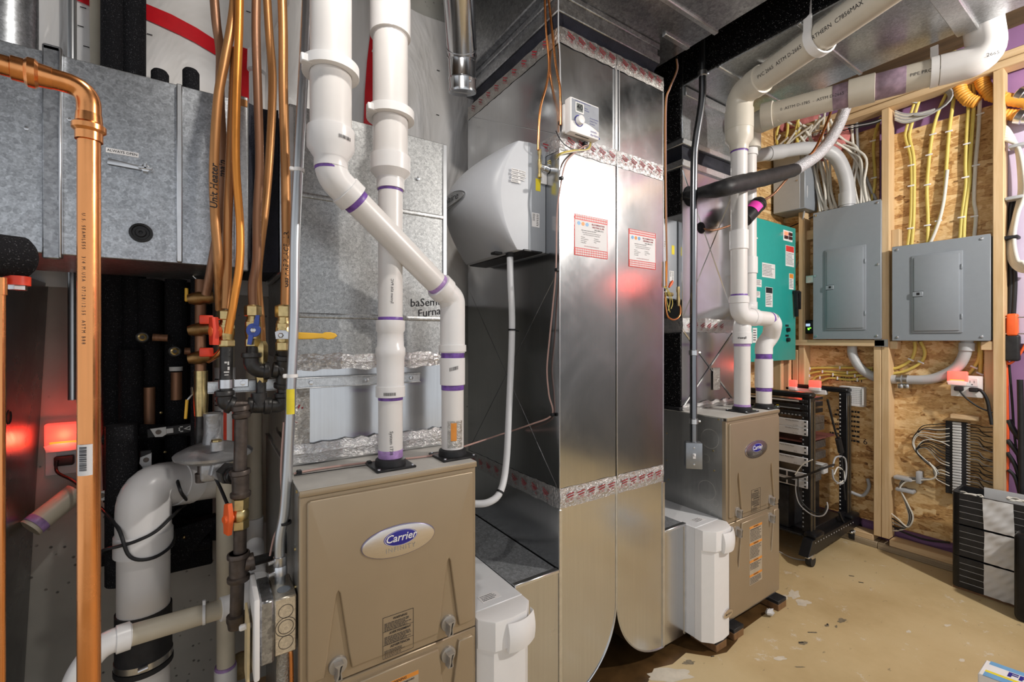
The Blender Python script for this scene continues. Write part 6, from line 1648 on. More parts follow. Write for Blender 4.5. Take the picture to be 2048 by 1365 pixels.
m = M(); m.tube([W(1178, 270, 0.02), W(1184, 276, 0.02), W(1192, 277, 0.02)], 0.0013, 8, sm=4); q0, q1 = W(1190, 277, 0.02), W(1205, 279, 0.02); wn = solo(m, 'wire_nut', YEL_CABLE, 'small blue wire nut on a stub of yellow wire below the humidistat', 'wire nut')
m = M(); m.lathe(q0, q1, [(0, 0.0055), (0.018, 0.0035), (0.022, 0.002)], 10); part(m, 'cap', BLUE_H, wn)
m = M(); q = W(1169, 288, 0.006); m.box(q.x - 0.010, q.x + 0.008, q.y - 0.010, q.y + 0.004, q.z - 0.007, q.z + 0.005, 0.003, 1); solo(m, 'wire_clip', BLACK_PL, 'small black wire clip on the foil tape below the humidistat', 'clip')
# thermostat wires dropping by the far corner of the ducts
for k, du in enumerate((0, 2)):
    m = M(); m.tube([P(1352 + du, 118, y=1.20), P(1354 + du, 135, y=1.19), P(1350 + du, 150, y=1.17), P(1338 + du, 178, y=1.15), P(1331 + du, 205, y=1.155), P(1330 + du, 300, y=1.155), P(1331 + du, 420, y=1.155), P(1333 + du, 520, y=1.155), P(1332 + du, 572, y=1.15)], 0.0022, 8, sm=5)
    solo(m, 'control_wire', (COPPER_DULL, PINKISH)[k], ('brownish wire dropping along the duct corner past the black gap', 'pinkish wire dropping along the duct corner past the black gap')[k], 'wire')
m = M(); q = P(1331, 560, y=1.155); m.box(q.x - 0.004, q.x + 0.004, q.y - 0.006, q.y, q.z - 0.03, q.z + 0.075, 0.002, 1); solo(m, 'wire_sleeve', COPPER_YEL, 'amber sleeve on the wires hanging at the duct corner', 'wire sleeve')
# second water valve with its tangle
c = P(1345, 592, y=1.27)
t = thing('water_valve', 'brass water valve in a tangle of wires and copper loop at the duct corner', 'valve', c - Vector((0, 0, 0.1)))
V = lambda u, v, y=1.25: P(u, v, y=y)
m = M(); m.lathe(V(1332, 588, 1.22), V(1362, 592, 1.27), [(0, 0.006), (0.02, 0.010), (0.035, 0.010), (0.04, 0.007), (0.055, 0.009), (0.065, 0.009)], 12); part(m, 'brass_body', BRASS, t)
m = M(); m.lathe(V(1356, 574), V(1357, 612), [(0, 0.007), (0.02, 0.0085), (0.03, 0.006), (0.06, 0.0085), (0.085, 0.006)], 12); part(m, 'fitting', BRASS, t)
m = M(); m.tube([V(1357, 606), V(1361, 618), V(1358, 634), V(1346, 640), V(1335, 632), V(1331, 610), V(1330, 585)], 0.0042, 10, sm=6); part(m, 'copper_loop', COPPER, t)
m = M(); m.lathe(V(1338, 575, 1.2), V(1346, 561, 1.2), [(0, 0.004), (0.02, 0.007), (0.036, 0.005)], 10); part(m, 'orange_nut', ORANGE_H, t)
for pts in ([(1320, 568), (1332, 577), (1340, 600), (1336, 622)], [(1322, 575), (1335, 578), (1345, 604), (1342, 618)], [(1325, 582), (1330, 580), (1334, 605), (1340, 625)]):
    m = M(); m.tube([V(u, v, 1.21) for u, v in pts], 0.0018, 6, sm=5); part(m, 'wire', YEL_CABLE, t)
m = M(); m.ball(V(1328, 580, 1.2), 0.008, 8); part(m, 'black_tie', BLACK_PL, t)

# ---------------------------------------------------------------- vents of the far furnace
RP = 0.035
XA, XB_, YP = 2.052, 2.245, 1.145
t = thing('vent_pipe', 'white plastic vent pipe with a dogleg, rising by the teal cabinet', 'pipe', (XB_, YP, ZL))
for x in (XB_,): flange_base(t, x, YP, ZL, RP)
zq = lambda v, tt: EYE + tt * (HZ - v) / FPX
tB, tA = 2.208, 2.10
def at(u, v, tt): return P(u, v, t=tt)
PB = lambda v: Vector((XB_, YP, zq(v, tB)))
pL = P(1478, 0, y=1.13); XL, YL = pL.x, 1.13
tL = Vector((XL, YL, 0)).dot(FWD)
PL = lambda v: Vector((XL, YL, zq(v, tL)))
e1, e2 = PL(632), P(1546, 640, y=1.09)
dn = P(1527, 700, y=1.13)
m = M(); m.tube([PB(822), PB(735)], RP, 24); part(m, 'pipe', PVC, t)
sleeve(t, PB(775), PB(718), RP + 0.005)
band(t, PB(782), PB(774), RP); band(t, PB(718), PB(704), RP + 0.0005)
m = M(); m.tube([PB(708), PB(690), PB(672) + Vector((0.03, -0.02, 0)), e2 + Vector((0.0, 0, -0.02)), e2 - (e2 - e1).normalized() * 0.02 + Vector((0, 0, 0.0))], RP + 0.004, 24, 0.05); part(m, 'elbow', PVC_FIT, t)
m = M(); m.tube([e2 - (e2 - e1).normalized() * 0.015, e1 + (e2 - e1).normalized() * 0.03], RP, 24); part(m, 'cross_pipe', PVC, t)
dx = (e2 - e1).normalized()
band(t, e2 - dx * 0.034, e2 - dx * 0.024, RP); sleeve(t, e1 + dx * 0.075, e1 + dx * 0.105, RP + 0.006, name='elbow_hub')
m = M(); m.tube([e1 + dx * 0.09, e1, e1 + Vector((0, 0, 0.09))], RP + 0.004, 24, 0.075); part(m, 'elbow', PVC_FIT, t)
sleeve(t, PL(607), PL(594), RP + 0.0075, name='elbow_hub'); band(t, PL(595), PL(589), RP)
m = M(); m.tube([PL(600), PL(300)], RP, 24); part(m, 'pipe', PVC, t)
sleeve(t, PL(500), PL(462), RP + 0.005)
band(t, PL(306), PL(302), RP)
m = M(); m.lathe(PL(303), PL(100), [(0, RP + 0.004), (0.025, RP + 0.005), (0.052, 0.0585), (0.105, 0.0590), (0.106, 0.0525)], 30); part(m, 'reducer', PVC_BEIGE, t)
hA = P(1519, 160, z=2.385); hB = P(1669, 55, z=2.385)
dh = (hB - hA).normalized()
top = Vector((XL, YL, 2.385))
m = M(); m.tube([PL(262), top, top + (hB - top).normalized() * 0.1], 0.0525, 28, 0.10); part(m, 'elbow', PVC_BEIGE, t)
m = M(); m.tube([PL(262), top, top + (hB - top).normalized() * 0.13], 0.0565, 28, 0.11); m.v = [q for q in m.v]; 
part(m, 'elbow_body', PVC_BEIGE, t)
sleeve(t, PL(262), PL(222), 0.0600, PVC_BEIGE, 'elbow_hub'); dt = (hB - top).normalized()
sleeve(t, top + dt * 0.085, top + dt * 0.135, 0.0600, PVC_BEIGE, 'elbow_hub')
m = M(); m.tube([top + dt * 0.1, top + dt * 1.9], 0.0525, 28); part(m, 'overhead_pipe', PVC_BEIGE, t)
# print along the overhead pipe
def along_print(par, p, d, r, body, size, lift=0.5):
    side = d.cross(Vector((0, 0, 1))).normalized()
    nrm = Vector((-p.x, -p.y, (EYE - p.z) * lift)); nrm = (nrm - d * nrm.dot(d)).normalized(); sd = d.cross(nrm).normalized()
    if sd.z < 0: sd = -sd
    m = M(); rd = lambda y: (sd * math.sin(y / r) + nrm * math.cos(y / r)) * (r + 0.001)
    m.text(body, size, lambda x, y: tuple(p + d * x + rd(y)), al='LEFT'); part(m, 'print', INK, par, kind='stuff')
along_print(t, top + dt * 0.16 + Vector((0, 0, 0)), dt, 0.0525, 'PVC 2665  ASTM D-2665  NORTHERN  C7856MAX     NORTHERN PIPE PRODUCTS', 0.020)
# loop hanger
hp = P(1638, 62, t=1.66); hp = top + dt * ((hp - top).dot(dt))
hn = thing('pipe_hanger', 'white plastic loop hanger holding the overhead cream pipe', 'hanger', hp - Vector((0, 0, 0.06)))
sd = dt.cross(Vector((0, 0, 1))).normalized()
pts = [hp + sd * 0.058 * math.cos(a) + Vector((0, 0, 0.058 * math.sin(a))) for a in [PI * 0.88 + (PI * 1.24) * k / 14 for k in range(15)]]
pts = [hp + Vector((0, 0, 0.36)) - sd * 0.045] + pts + [hp + Vector((0, 0, 0.36)) + sd * 0.045]
m = M(); m.tube(pts, 0.0055, 8); m.v = [q + dt * 0.0 for q in m.v]
vs = []
for q in pts:
    n = (hp - q); n = n - dt * n.dot(dt)
    if q.z > hp.z + 0.2: n.z = 0
    n.normalize()
    vs += [q + dt * 0.016, q - dt * 0.016, q + dt * 0.016 - n * 0.006, q - dt * 0.016 - n * 0.006]
m = M(); m.add(vs, [(4 * i + a, 4 * i + b, 4 * i + 4 + b, 4 * i + 4 + a) for i in range(len(pts) - 1) for a, b in ((0, 1), (1, 3), (3, 2), (2, 0))], raw=True); part(m, 'strap', WHITE_PL, hn)

t2 = thing('vent_pipe', 'straight white plastic vent pipe partly hidden behind the dogleg vent pipe', 'pipe', (XA, YP, ZL))
flange_base(t2, XA, YP, ZL, RP)
PA = lambda v: Vector((XA, YP, zq(v, 2.10)))
pm = P(1498, 0, y=1.24); PM = lambda v: Vector((pm.x, 1.24, zq(v, Vector((pm.x, 1.24, 0)).dot(FWD))))
m = M(); m.tube([PA(822), PA(676)], RP, 24); part(m, 'pipe', PVC, t2)
band(t2, PA(815), PA(808), RP, PRIMER_L); sleeve(t2, PA(688), PA(665), RP + 0.006); band(t2, PA(693), PA(687), RP, PRIMER_L)
m = M(); m.tube([PA(672), PA(650), PM(620), PM(605)], RP + 0.004, 24, 0.05); part(m, 'offset_elbow', PVC_FIT, t2)
fpa = on_pipe(XA, YP, RP + 0.0065, math.atan2(-YP, -XA)); zt_ = PA(676).z
m = M(); m.text('Spears', 0.014, lambda a, b: fpa(-a, zt_ + b), bold=0.02); part(m, 'print', INK, t2, kind='stuff')
m = M(); m.tube([PM(640), PM(250)], RP, 22); part(m, 'pipe', PVC, t2)
sleeve(t2, PM(548), PM(515), RP + 0.005); sleeve(t2, PM(313), PM(285), RP + 0.006)
lA, lB = P(1508, 238, z=2.36), P(1900, 136, z=2.345)
dl = (lB - lA).normalized()
m = M(); m.tube([PM(300), PM(290) , Vector((pm.x, 1.24, lA.z)), lA + dl * 0.12], 0.0545, 26, 0.06); part(m, 'elbow', PVC_BEIGE, t2)
sleeve(t2, lA + dl * 0.035, lA + dl * 0.085, 0.060, PVC_BEIGE, 'elbow_hub')
q1, q2 = P(1697, 186, z=2.355), P(1750, 172, z=2.355)
f = lambda q: lA + dl * (q - lA).dot(dl)
m = M(); m.tube([lA + dl * 0.05, lB + dl * 0.0], 0.0525, 28); part(m, 'overhead_pipe', PVC_BEIGE, t2)
m = M(); m.lathe(f(q1), f(q2), [(0, 0.0525), (0.001, 0.0585), ((f(q2) - f(q1)).length, 0.0585), ((f(q2) - f(q1)).length + 0.001, 0.0525)], 28); part(m, 'coupling', PVC_BEIGE, t2)
band(t2, f(q1) - dl * 0.055, f(q1), 0.0525, PRIMER_O); band(t2, f(q2), f(q2) + dl * 0.10, 0.0525, PRIMER_O)
e = lB + dl * 0.03
end = P(1978, 70, t=(lB + dl * 0.2).dot(FWD)); cnr = lB + dl * 0.105
m = M(); m.tube([lB - dl * 0.03, cnr, cnr + Vector((-0.0, 0.02, 0.20))], 0.0575, 28, 0.13); part(m, 'elbow', PVC_FIT, t2)
m = M(); q = lB - dl * 0.045; m.lathe(q - dl * 0.012, q + dl * 0.012, [(0, 0.0525), (0, 0.0575), (0.024, 0.0575), (0.024, 0.0525)], 28, False); m.box(q.x - 0.004, q.x + 0.004, q.y - 0.012, q.y + 0.012, q.z + 0.055, 2.45, 0.001, 1); part(m, 'hanger_strap', WHITE_PL, t2)
along_print(t2, lA + dl * 0.12, dl, 0.0525, '0  ASTM D-1785  -  ASTM D-2665  -  C7', 0.017); along_print(t2, f(q2) + dl * 0.11, dl, 0.0525, 'PIPE PRODUCTS  2" SCH 40  2665', 0.017)
# thin condensate stand pipe on the furnace lid
q = P(1506, 806, z=ZL); q = Vector((2.150, 1.20, ZL))
t = thing('condensate_stub', 'thin white plastic drain tube standing between the two white vent pipes', 'pipe', q)
m = M(); m.tube([q, q + Vector((0, 0, 0.40))], 0.014, 14); part(m, 'pipe', PVC, t)
sleeve(t, q + Vector((0, 0, 0.02)), q + Vector((0, 0, 0.085)), 0.020)
# refrigerant lines
pts = [P(1372, 390, y=1.295), P(1400, 386, y=1.20), P(1440, 378, y=1.06), P(1478, 368, y=1.05), P(1530, 356, y=1.07), P(1590, 340, x=2.45), P(1640, 305, x=2.62), P(1672, 260, x=2.75), P(1692, 212, x=2.82), P(1705, 180, x=2.86)]
m = M(); m.tube(pts[:6], [0.018, 0.024, 0.033, 0.037, 0.036, 0.031], 18, sm=10)
rw = random.Random(3); m.v = [q + Vector((0, 0, 0.0016 * math.sin(170 * (q.x + 0.6 * q.y)))) for q in m.v]
rl = thing('refrigerant_line', 'insulated refrigerant line, black taped then silver wrapped, leaving the plenum', 'pipe', pts[0])
part(m, 'black_wrap', BLACK_RUB, rl)
m = M(); m.tube(pts[5:], [0.031, 0.030, 0.029, 0.028, 0.028], 18, sm=8); part(m, 'silver_wrap', plain('silver_wrap', (0.50, 0.50, 0.53), 0.45, 0.35, 0.10, 60, 0.6, 160, (1, 1, 1)), rl)
q = P(1379, 393, y=1.30); m = M(); m.lathe(q, q - Vector((0, 1, 0)), [(0, 0.048), (0.006, 0.046), (0.010, 0.02)], 22); part(m, 'wall_seal', BLACK_FOAM, rl)
cu = [P(1402, 456, y=1.295), P(1425, 461, y=1.27), P(1458, 452, y=1.24), P(1485, 440, y=1.23)]
c0, c1 = P(1487, 442, y=1.20), P(1521, 404, y=1.18)
t = thing('filter_drier', 'black refrigerant filter canister with a bright pink label', 'filter', c0)
L = (c1 - c0).length; dd = (c1 - c0).normalized()
m = M(); m.lathe(c0, c1, [(-0.012, 0.008), (0, 0.022), (0.008, 0.035), (L * .8, 0.036), (L * .8 + .001, 0.038), (L * .9, 0.038), (L, 0.030), (L + 0.012, 0.008)], 24); part(m, 'canister', BLACK_PL, t)
nrm = Vector((-c0.x, -c0.y, 0.2)); nrm = (nrm - dd * nrm.dot(dd)).normalized(); sd2 = dd.cross(nrm)
m = M(); m.sheet(lambda a, b: tuple(c0 + dd * (L * (0.42 + 0.30 * b)) + (nrm * math.cos((a - .5) * 1.9) + sd2 * math.sin((a - .5) * 1.9)) * 0.0375), 8, 1); part(m, 'pink_label', STK_PINK, t)
m = M(); m.tube(cu, 0.005, 10, sm=5); part(m, 'copper_line', COPPER_BROWN, t)
m = M(); m.tube([c1, P(1545, 390, y=1.16), P(1562, 372, y=1.14), P(1580, 350, y=1.12)], 0.006, 10, sm=5); part(m, 'copper_line', COPPER_BROWN, t)
q = P(1402, 456, y=1.30); m = M(); m.lathe(q, q - Vector((0, 1, 0)), [(0, 0.028), (0.006, 0.026), (0.014, 0.012)], 18); part(m, 'wall_seal', BLACK_FOAM, t)
m = M(); m.tube([P(1580, 345, x=2.42), P(1625, 305, x=2.55), P(1650, 255, x=2.66), P(1668, 205, x=2.74)], 0.0062, 12, sm=6); solo(m, 'copper_tube', COPPER, 'bright copper line running up alongside the silver wrapped refrigerant line', 'tube')
# wall switch on its conduit
sx, sy = P(1386, 800, t=1.93).x, P(1386, 800, t=1.93).y
S_ = lambda u, v: P(u, v, t=1.93)
t = thing('steel_conduit', 'vertical steel conduit carrying a light switch box before the gray furnace side', 'conduit', (sx, sy, S_(1386, 900).z))
m = M(); m.tube([S_(1406, 60), S_(1405, 130), S_(1404, 200), S_(1392, 280), S_(1388, 340), S_(1387, 600), S_(1387, 888)], 0.0150, 18, sm=6); part(m, 'conduit', EMT_DARK, t)
for v in (148, 706, 843):
    q = S_(1405 if v < 200 else 1387, v); m = M(); m.lathe(q - Vector((0, 0, 0.012)), q + Vector((0, 0, 0.012)), [(0, 0.016), (0.002, 0.019), (0.022, 0.019), (0.024, 0.016)], 18); m.ball(q + Vector((0.018, -0.016, 0)), 0.006, 8); part(m, 'fitting', STEEL, t)
q = S_(1386, 910); w = 0.034; h = 0.056
rot = Matrix.Rotation(math.atan2(FWD.y, FWD.x) - PI / 2 - 0.2, 3, 'Z')
def fs(a, b, c): return q + rot @ Vector((a, -c, b))
m = M(fs); m.box(-w, w, -h, h, -0.025, 0.022, 0.007, 3); bx = part(m, 'switch_box', STEEL_DULL, t)
m = M(fs); m.box(-w + 0.001, w - 0.001, -h + 0.001, h - 0.001, 0.021, 0.025, 0.003, 2); cv = part(m, 'cover', STEEL_DULL, bx)
m = M(fs); m.box(-0.006, 0.006, -0.011, 0.011, 0.024, 0.028, 0.001, 1); m.box(-0.004, 0.004, 0.0, 0.009, 0.026, 0.040, 0.002, 1); part(m, 'toggle', PAPER, bx)
for b in (-0.036, 0.036):
    m = M(fs); m.oval(0, b, 0.004, 0.004, 0.024, 0.028, 8, 0.001); part(m, 'screw', STEEL, bx)
# ---------------------------------------------------------------- breaker panels
XP = 3.335
def breaker_panel(name, label, y0, y1, z0, z1, dy0, dy1, dz0, dz1, screws):
    t = thing(name, label, 'breaker panel', (XP, (y0 + y1) / 2, z0))
    fr = FX(XP)
    m = M(fr); m.box(y0 + 0.004, y1 - 0.004, z0 + 0.004, z1 - 0.004, -0.115, -0.004); part(m, 'tub', GREY_PANEL, t)
    m = M(fr); m.box(y0, y1, z0, z1, -0.005, 0.0, 0.0015, 1); pn = part(m, 'cover', GREY_PANEL, t)
    m = M(fr); m.box(dy0 - 0.012, dy1 + 0.012, dz0 - 0.012, dz1 + 0.012, 0, 0.007, 0.003, 2); part(m, 'door_frame', GREY_PANEL, pn)
    m = M(fr); m.box(dy0, dy1, dz0, dz1, 0.006, 0.013, 0.004, 2); dr = part(m, 'door', GREY_PANEL, t)
    zl = dz0 + (dz1 - dz0) * (0.53 if z1 > 2 else 0.50)
    m = M(fr); m.box(dy1 - 0.040, dy1 + 0.006, zl - 0.014, zl + 0.014, 0.010, 0.0155, 0.002, 1); lt = part(m, 'latch', GREY_PANEL, dr)
    m = M(fr); m.box(dy1 - 0.038, dy1 + 0.004, zl - 0.016, zl - 0.013, 0.012, 0.0135); m.box(dy1 - 0.042, dy1 + 0.004, zl + 0.0135, zl + 0.016, 0.012, 0.0135); m.box(dy1 - 0.026, dy1 - 0.012, zl - 0.006, zl + 0.008, 0.0155, 0.016); part(m, 'latch_gap', BLACK_PL, dr)
    for f in (0.18, 0.82):
        zz = dz0 + (dz1 - dz0) * f
        m = M(fr); m.box(dy0 - 0.012, dy0 - 0.004, zz - 0.014, zz + 0.014, 0.006, 0.011, 0.002, 1); part(m, 'hinge', GREY_PANEL, dr)
    for y, z in screws:
        m = M(fr); m.oval(y, z, 0.007, 0.007, 0, 0.005, 14, 0.002); m.box(y - 0.006, y + 0.006, z - 0.001, z + 0.001, 0.0045, 0.0055); part(m, 'screw', STEEL, pn)
    return t
def pz(u, v): return P(u, v, x=XP)
a, b = pz(1626, 425), pz(1762, 681); zt1 = (pz(1626, 427).z + pz(1762, 398).z) / 2
zb1 = 1.2735
d0, d1 = pz(1728, 490), pz(1655, 655)
breaker_panel('breaker_panel', 'taller gray breaker panel, white cables fanning into its top', b.y, a.y, zb1, zt1, d0.y, d1.y, pz(1690, 657).z, pz(1690, 499).z,
              [(a.y - 0.02, zt1 - 0.02), (b.y + 0.018, zt1 - 0.018), (a.y - 0.02, zb1 + 0.02), (b.y + 0.02, zb1 + 0.02), (a.y - 0.015, (zt1 + zb1) / 2), (b.y + 0.015, (zt1 + zb1) / 2 + 0.03)])
a, b = pz(1784, 493), pz(1981, 683); zt2 = (pz(1784, 494).z + pz(1981, 468).z) / 2; zb2 = 1.2645
d0, d1 = pz(1920, 490), pz(1829, 660)
breaker_panel('breaker_panel', 'shorter gray breaker panel hung beside the stud, yellow cables entering its top', b.y, a.y, zb2, zt2, d0.y, d1.y, pz(1875, 662).z, pz(1875, 511).z,
              [(a.y - 0.025, zt2 - 0.02), (b.y + 0.03, zt2 - 0.02), (a.y - 0.025, zb2 + 0.02), (b.y + 0.03, zb2 + 0.022)])
# gray pull box high on the wall
t = thing('pull_box', 'blank gray metal pull box above the teal cabinet', 'electrical box', (3.28, 1.55, 2.06))
u0, u1 = P(1505, 330, x=3.27), P(1610, 400, x=3.27)
zb, ztp = P(1608, 416, x=3.27).z, P(1570, 300, x=3.27).z
m = M(FX(3.27)); m.box(u1.y, 1.60, zb, ztp, -0.18, 0, 0.004, 1); part(m, 'box', GREY_PANEL, t)
m = M(FX(3.27)); m.box(u1.y + 0.03, 1.60, zb + 0.004, ztp, 0, 0.003, 0.001, 1); part(m, 'cover', plain('pull_box_gray', (0.40, 0.42, 0.45), 0.45, 0.1, 0.02), t)
m = M(FX(3.27)); m.oval(u1.y + 0.045, (zb + ztp) / 2 - 0.02, 0.005, 0.005, 0, 0.007, 10, 0.001); part(m, 'screw', STEEL, t)
# gray surge box and black meter beside the taller panel
q0, q1 = P(1611, 552, x=3.36), P(1626, 566, x=3.36)
m = M(FX(3.36)); m.box(q1.y - 0.01, q0.y, q1.z, q0.z, -0.08, 0, 0.003, 1); t = solo(m, 'junction_box', STEEL, 'tiny gray metal box fixed to the taller breaker panel side', 'electrical box')
q0, q1 = P(1600, 641, x=3.38), P(1628, 668, x=3.38)
fr = FX(3.38)
t = thing('energy_monitor', 'small black device with green lights beside the taller breaker panel', 'monitor', (3.40, (q0.y + q1.y) / 2, q1.z))
m = M(fr); m.box(q1.y, q0.y, q1.z, q0.z, -0.06, 0, 0.012, 3); part(m, 'case', BLACK_PL, t)
m = M(fr)
yy = (q0.y + q1.y) / 2 + 0.01; zz = (q0.z + q1.z) / 2
m.ring(yy + 0.02, zz, 0.02, 0.003, 0.0008); part(m, 'ring', GREY_PANEL, t)
m = M(fr)
for dy, dz in ((0.022, 0.012), (0.018, -0.012), (-0.018, -0.01), (-0.03, -0.008), (-0.02, -0.018)): m.box(yy + dy - 0.006, yy + dy + 0.004, zz + dz - 0.003, zz + dz + 0.003, 0, 0.001)
part(m, 'green_light', GREENLED, t, kind='stuff')
m = M(fr); m.box(yy - 0.03, yy - 0.004, zz + 0.004, zz + 0.022, 0, 0.001); part(m, 'screen', LCD_LIT, t)

# ---------------------------------------------------------------- teal transfer switch
YT = 1.468
fr = FY(YT)
x0, x1 = 2.70, 3.295; z0, z1 = 1.134, 2.025
t = thing('transfer_switch', 'teal transfer switch cabinet with black handle and white notices', 'electrical cabinet', ((x0 + x1) / 2, 1.53, z0))
m = M(); m.box(x0 + 0.01, x1 - 0.01, YT + 0.012, 1.62, z0 + 0.01, z1 - 0.01); part(m, 'body', TEAL, t)
m = M(); m.box(x0, x1, YT, YT + 0.012, z0, z1, 0.004, 2); dr = part(m, 'door', TEAL, t)
T_ = lambda u, v: P(u, v, y=YT)
def notice(u0, v0, u1, v1, top=None, rows=8, seed=1):
    a, b = T_(u0, v0), T_(u1, v1)
    za, zb_ = max(a.z, b.z), min(a.z, b.z)
    m = M(fr); m.box(a.x, b.x, zb_, za, 0, 0.0008); nt_ = part(m, 'notice', PAPER, dr)
    h = za - zb_
    if top: m = M(fr); m.box(a.x + 0.004, b.x - 0.004, za - h * 0.3, za - h * 0.02, 0.0008, 0.0012); part(m, 'header', top, t)
    m = M(fr); m.scribble(a.x + 0.006, b.x - 0.006, zb_ + 0.01, za - h * (0.34 if top else 0.08), rows, 0.0012, 0.35, seed); part(m, 'print', INK, t, kind='stuff')
notice(1524, 525, 1550, 558, None, 8, 1); notice(1571, 490, 1588, 535, STK_RED, 9, 2); notice(1578, 547, 1587, 580, STK_ORANGE, 6, 3); notice(1531, 574, 1545, 615, INK, 7, 4); notice(1508, 558, 1523, 575, None, 4, 5); notice(1508, 582, 1520, 596, None, 4, 6); notice(1505, 656, 1514, 686, None, 5, 7)
a, b = T_(1567, 462), T_(1584, 482)
m = M(fr); m.box(a.x - 0.004, b.x + 0.004, b.z - 0.01, a.z + 0.008, 0, 0.001); part(m, 'light_panel', PAPER, dr)
for i in range(2):
    for j in range(2):
        xx = a.x + (b.x - a.x) * (0.06 + 0.5 * i); zz = b.z + (a.z - b.z) * (0.05 + 0.5 * j)
        m = M(fr); m.box(xx, xx + (b.x - a.x) * 0.4, zz, zz + (a.z - b.z) * 0.42, 0.001, 0.006, 0.002, 1); part(m, 'indicator', REDLED if (i, j) == (0, 1) else plain('dark_lens_%d%d' % (i, j), (0.05, 0.012, 0.012), 0.3), t)
a = T_(1583, 583); b = T_(1584, 628)
m = M(fr); m.box(x1 - 0.052, x1 - 0.004, a.z - 0.016, a.z + 0.006, 0.0, 0.03, 0.005, 2); m.prism([(x1 - 0.022, a.z), (x1 + 0.004, a.z), (x1 + 0.002, b.z + 0.03), (x1 - 0.010, b.z + 0.03)], 0.02, 0.034, 0.003); m.prism([(x1 - 0.052, a.z), (x1 - 0.034, a.z - 0.004), (x1 - 0.024, b.z - 0.02), (x1 - 0.036, b.z - 0.02)], 0.008, 0.03, 0.004); part(m, 'handle', BLACK_PL, t)
for v in (660, 680):
    q = T_(1574, v); m = M(fr); m.oval(q.x, q.z, 0.014, 0.014, 0, 0.018, 18, 0.004); part(m, 'selector_knob', BLACK_PL, t)
    m = M(fr); m.box(q.x - 0.022, q.x + 0.022, q.z + 0.020, q.z + 0.034, 0, 0.001); part(m, 'name_plate', BLACK_PL, t)
m = M(fr); q = T_(1500, 477); m.label('Transfer', 0.062, q.x - 0.02, q.z + 0.005, 0.0012, bold=0.03); m.label('Switch', 0.062, q.x - 0.055, q.z - 0.045, 0.0012, bold=0.03); part(m, 'lettering', PAPER, dr)
m = M(fr); m.label('Demand', 0.055, q.x - 0.09, q.z + 0.065, 0.0012, bold=0.03); part(m, 'lettering', STK_RED, dr)

# ---------------------------------------------------------------- gray plastic conduits
g = lambda u, v, x: P(u, v, x=x)
t = thing('gray_conduit', 'fat gray plastic conduit bending down into the taller breaker panel', 'conduit', g(1690, 410, 3.39))
m = M(); m.tube([g(1500, 314, 2.80), g(1560, 304, 3.0), g(1620, 297, 3.2), g(1668, 310, 3.33), g(1692, 360, 3.38), g(1694, 415, 3.385)], 0.0405, 22, sm=8); part(m, 'pipe', PVC_GRAY, t)
a, b = g(1694, 412, 3.385), g(1694, 386, 3.385); sleeve(t, a, b, 0.046, PVC_GRAY)
a, b = g(1536, 308, 2.92), g(1566, 303, 3.02); sleeve(t, a, b, 0.045, PVC_GRAY)
t = thing('gray_conduit', 'gray plastic conduit curving below the shorter breaker panel into the stud bay', 'conduit', g(1790, 758, 3.40))
m = M(); m.tube([g(1934, 680, 3.39), g(1932, 700, 3.39), g(1918, 730, 3.40), g(1888, 750, 3.41), g(1850, 760, 3.41), g(1784, 759, 3.41)], 0.0265, 18, sm=7); part(m, 'pipe', PVC_GRAY, t)
a, b = g(1933, 702, 3.39), g(1934, 686, 3.39); sleeve(t, a, b, 0.032, PVC_GRAY)
for u in (1800, 1812):
    q = g(u, 759, 3.41); m = M(); m.lathe(q - Vector((0, 0.01, 0)), q + Vector((0, 0.01, 0)), [(0, 0.0265), (0, 0.030), (0.02, 0.030), (0.02, 0.0265)], 18, False); m.box(q.x - 0.012, q.x + 0.04, q.y - 0.018, q.y + 0.012, q.z - 0.055, q.z - 0.028, 0.006, 2); part(m, 'conduit_clamp', STEEL, t)
t = thing('gray_conduit', 'gray plastic conduit curving below the taller breaker panel behind the stud', 'conduit', g(1740, 750, 3.41))
m = M(); m.tube([g(1704, 690, 3.41), g(1706, 712, 3.41), g(1722, 738, 3.41), g(1752, 756, 3.42), g(1780, 760, 3.43)], 0.0265, 18, sm=7); part(m, 'pipe', PVC_GRAY, t)

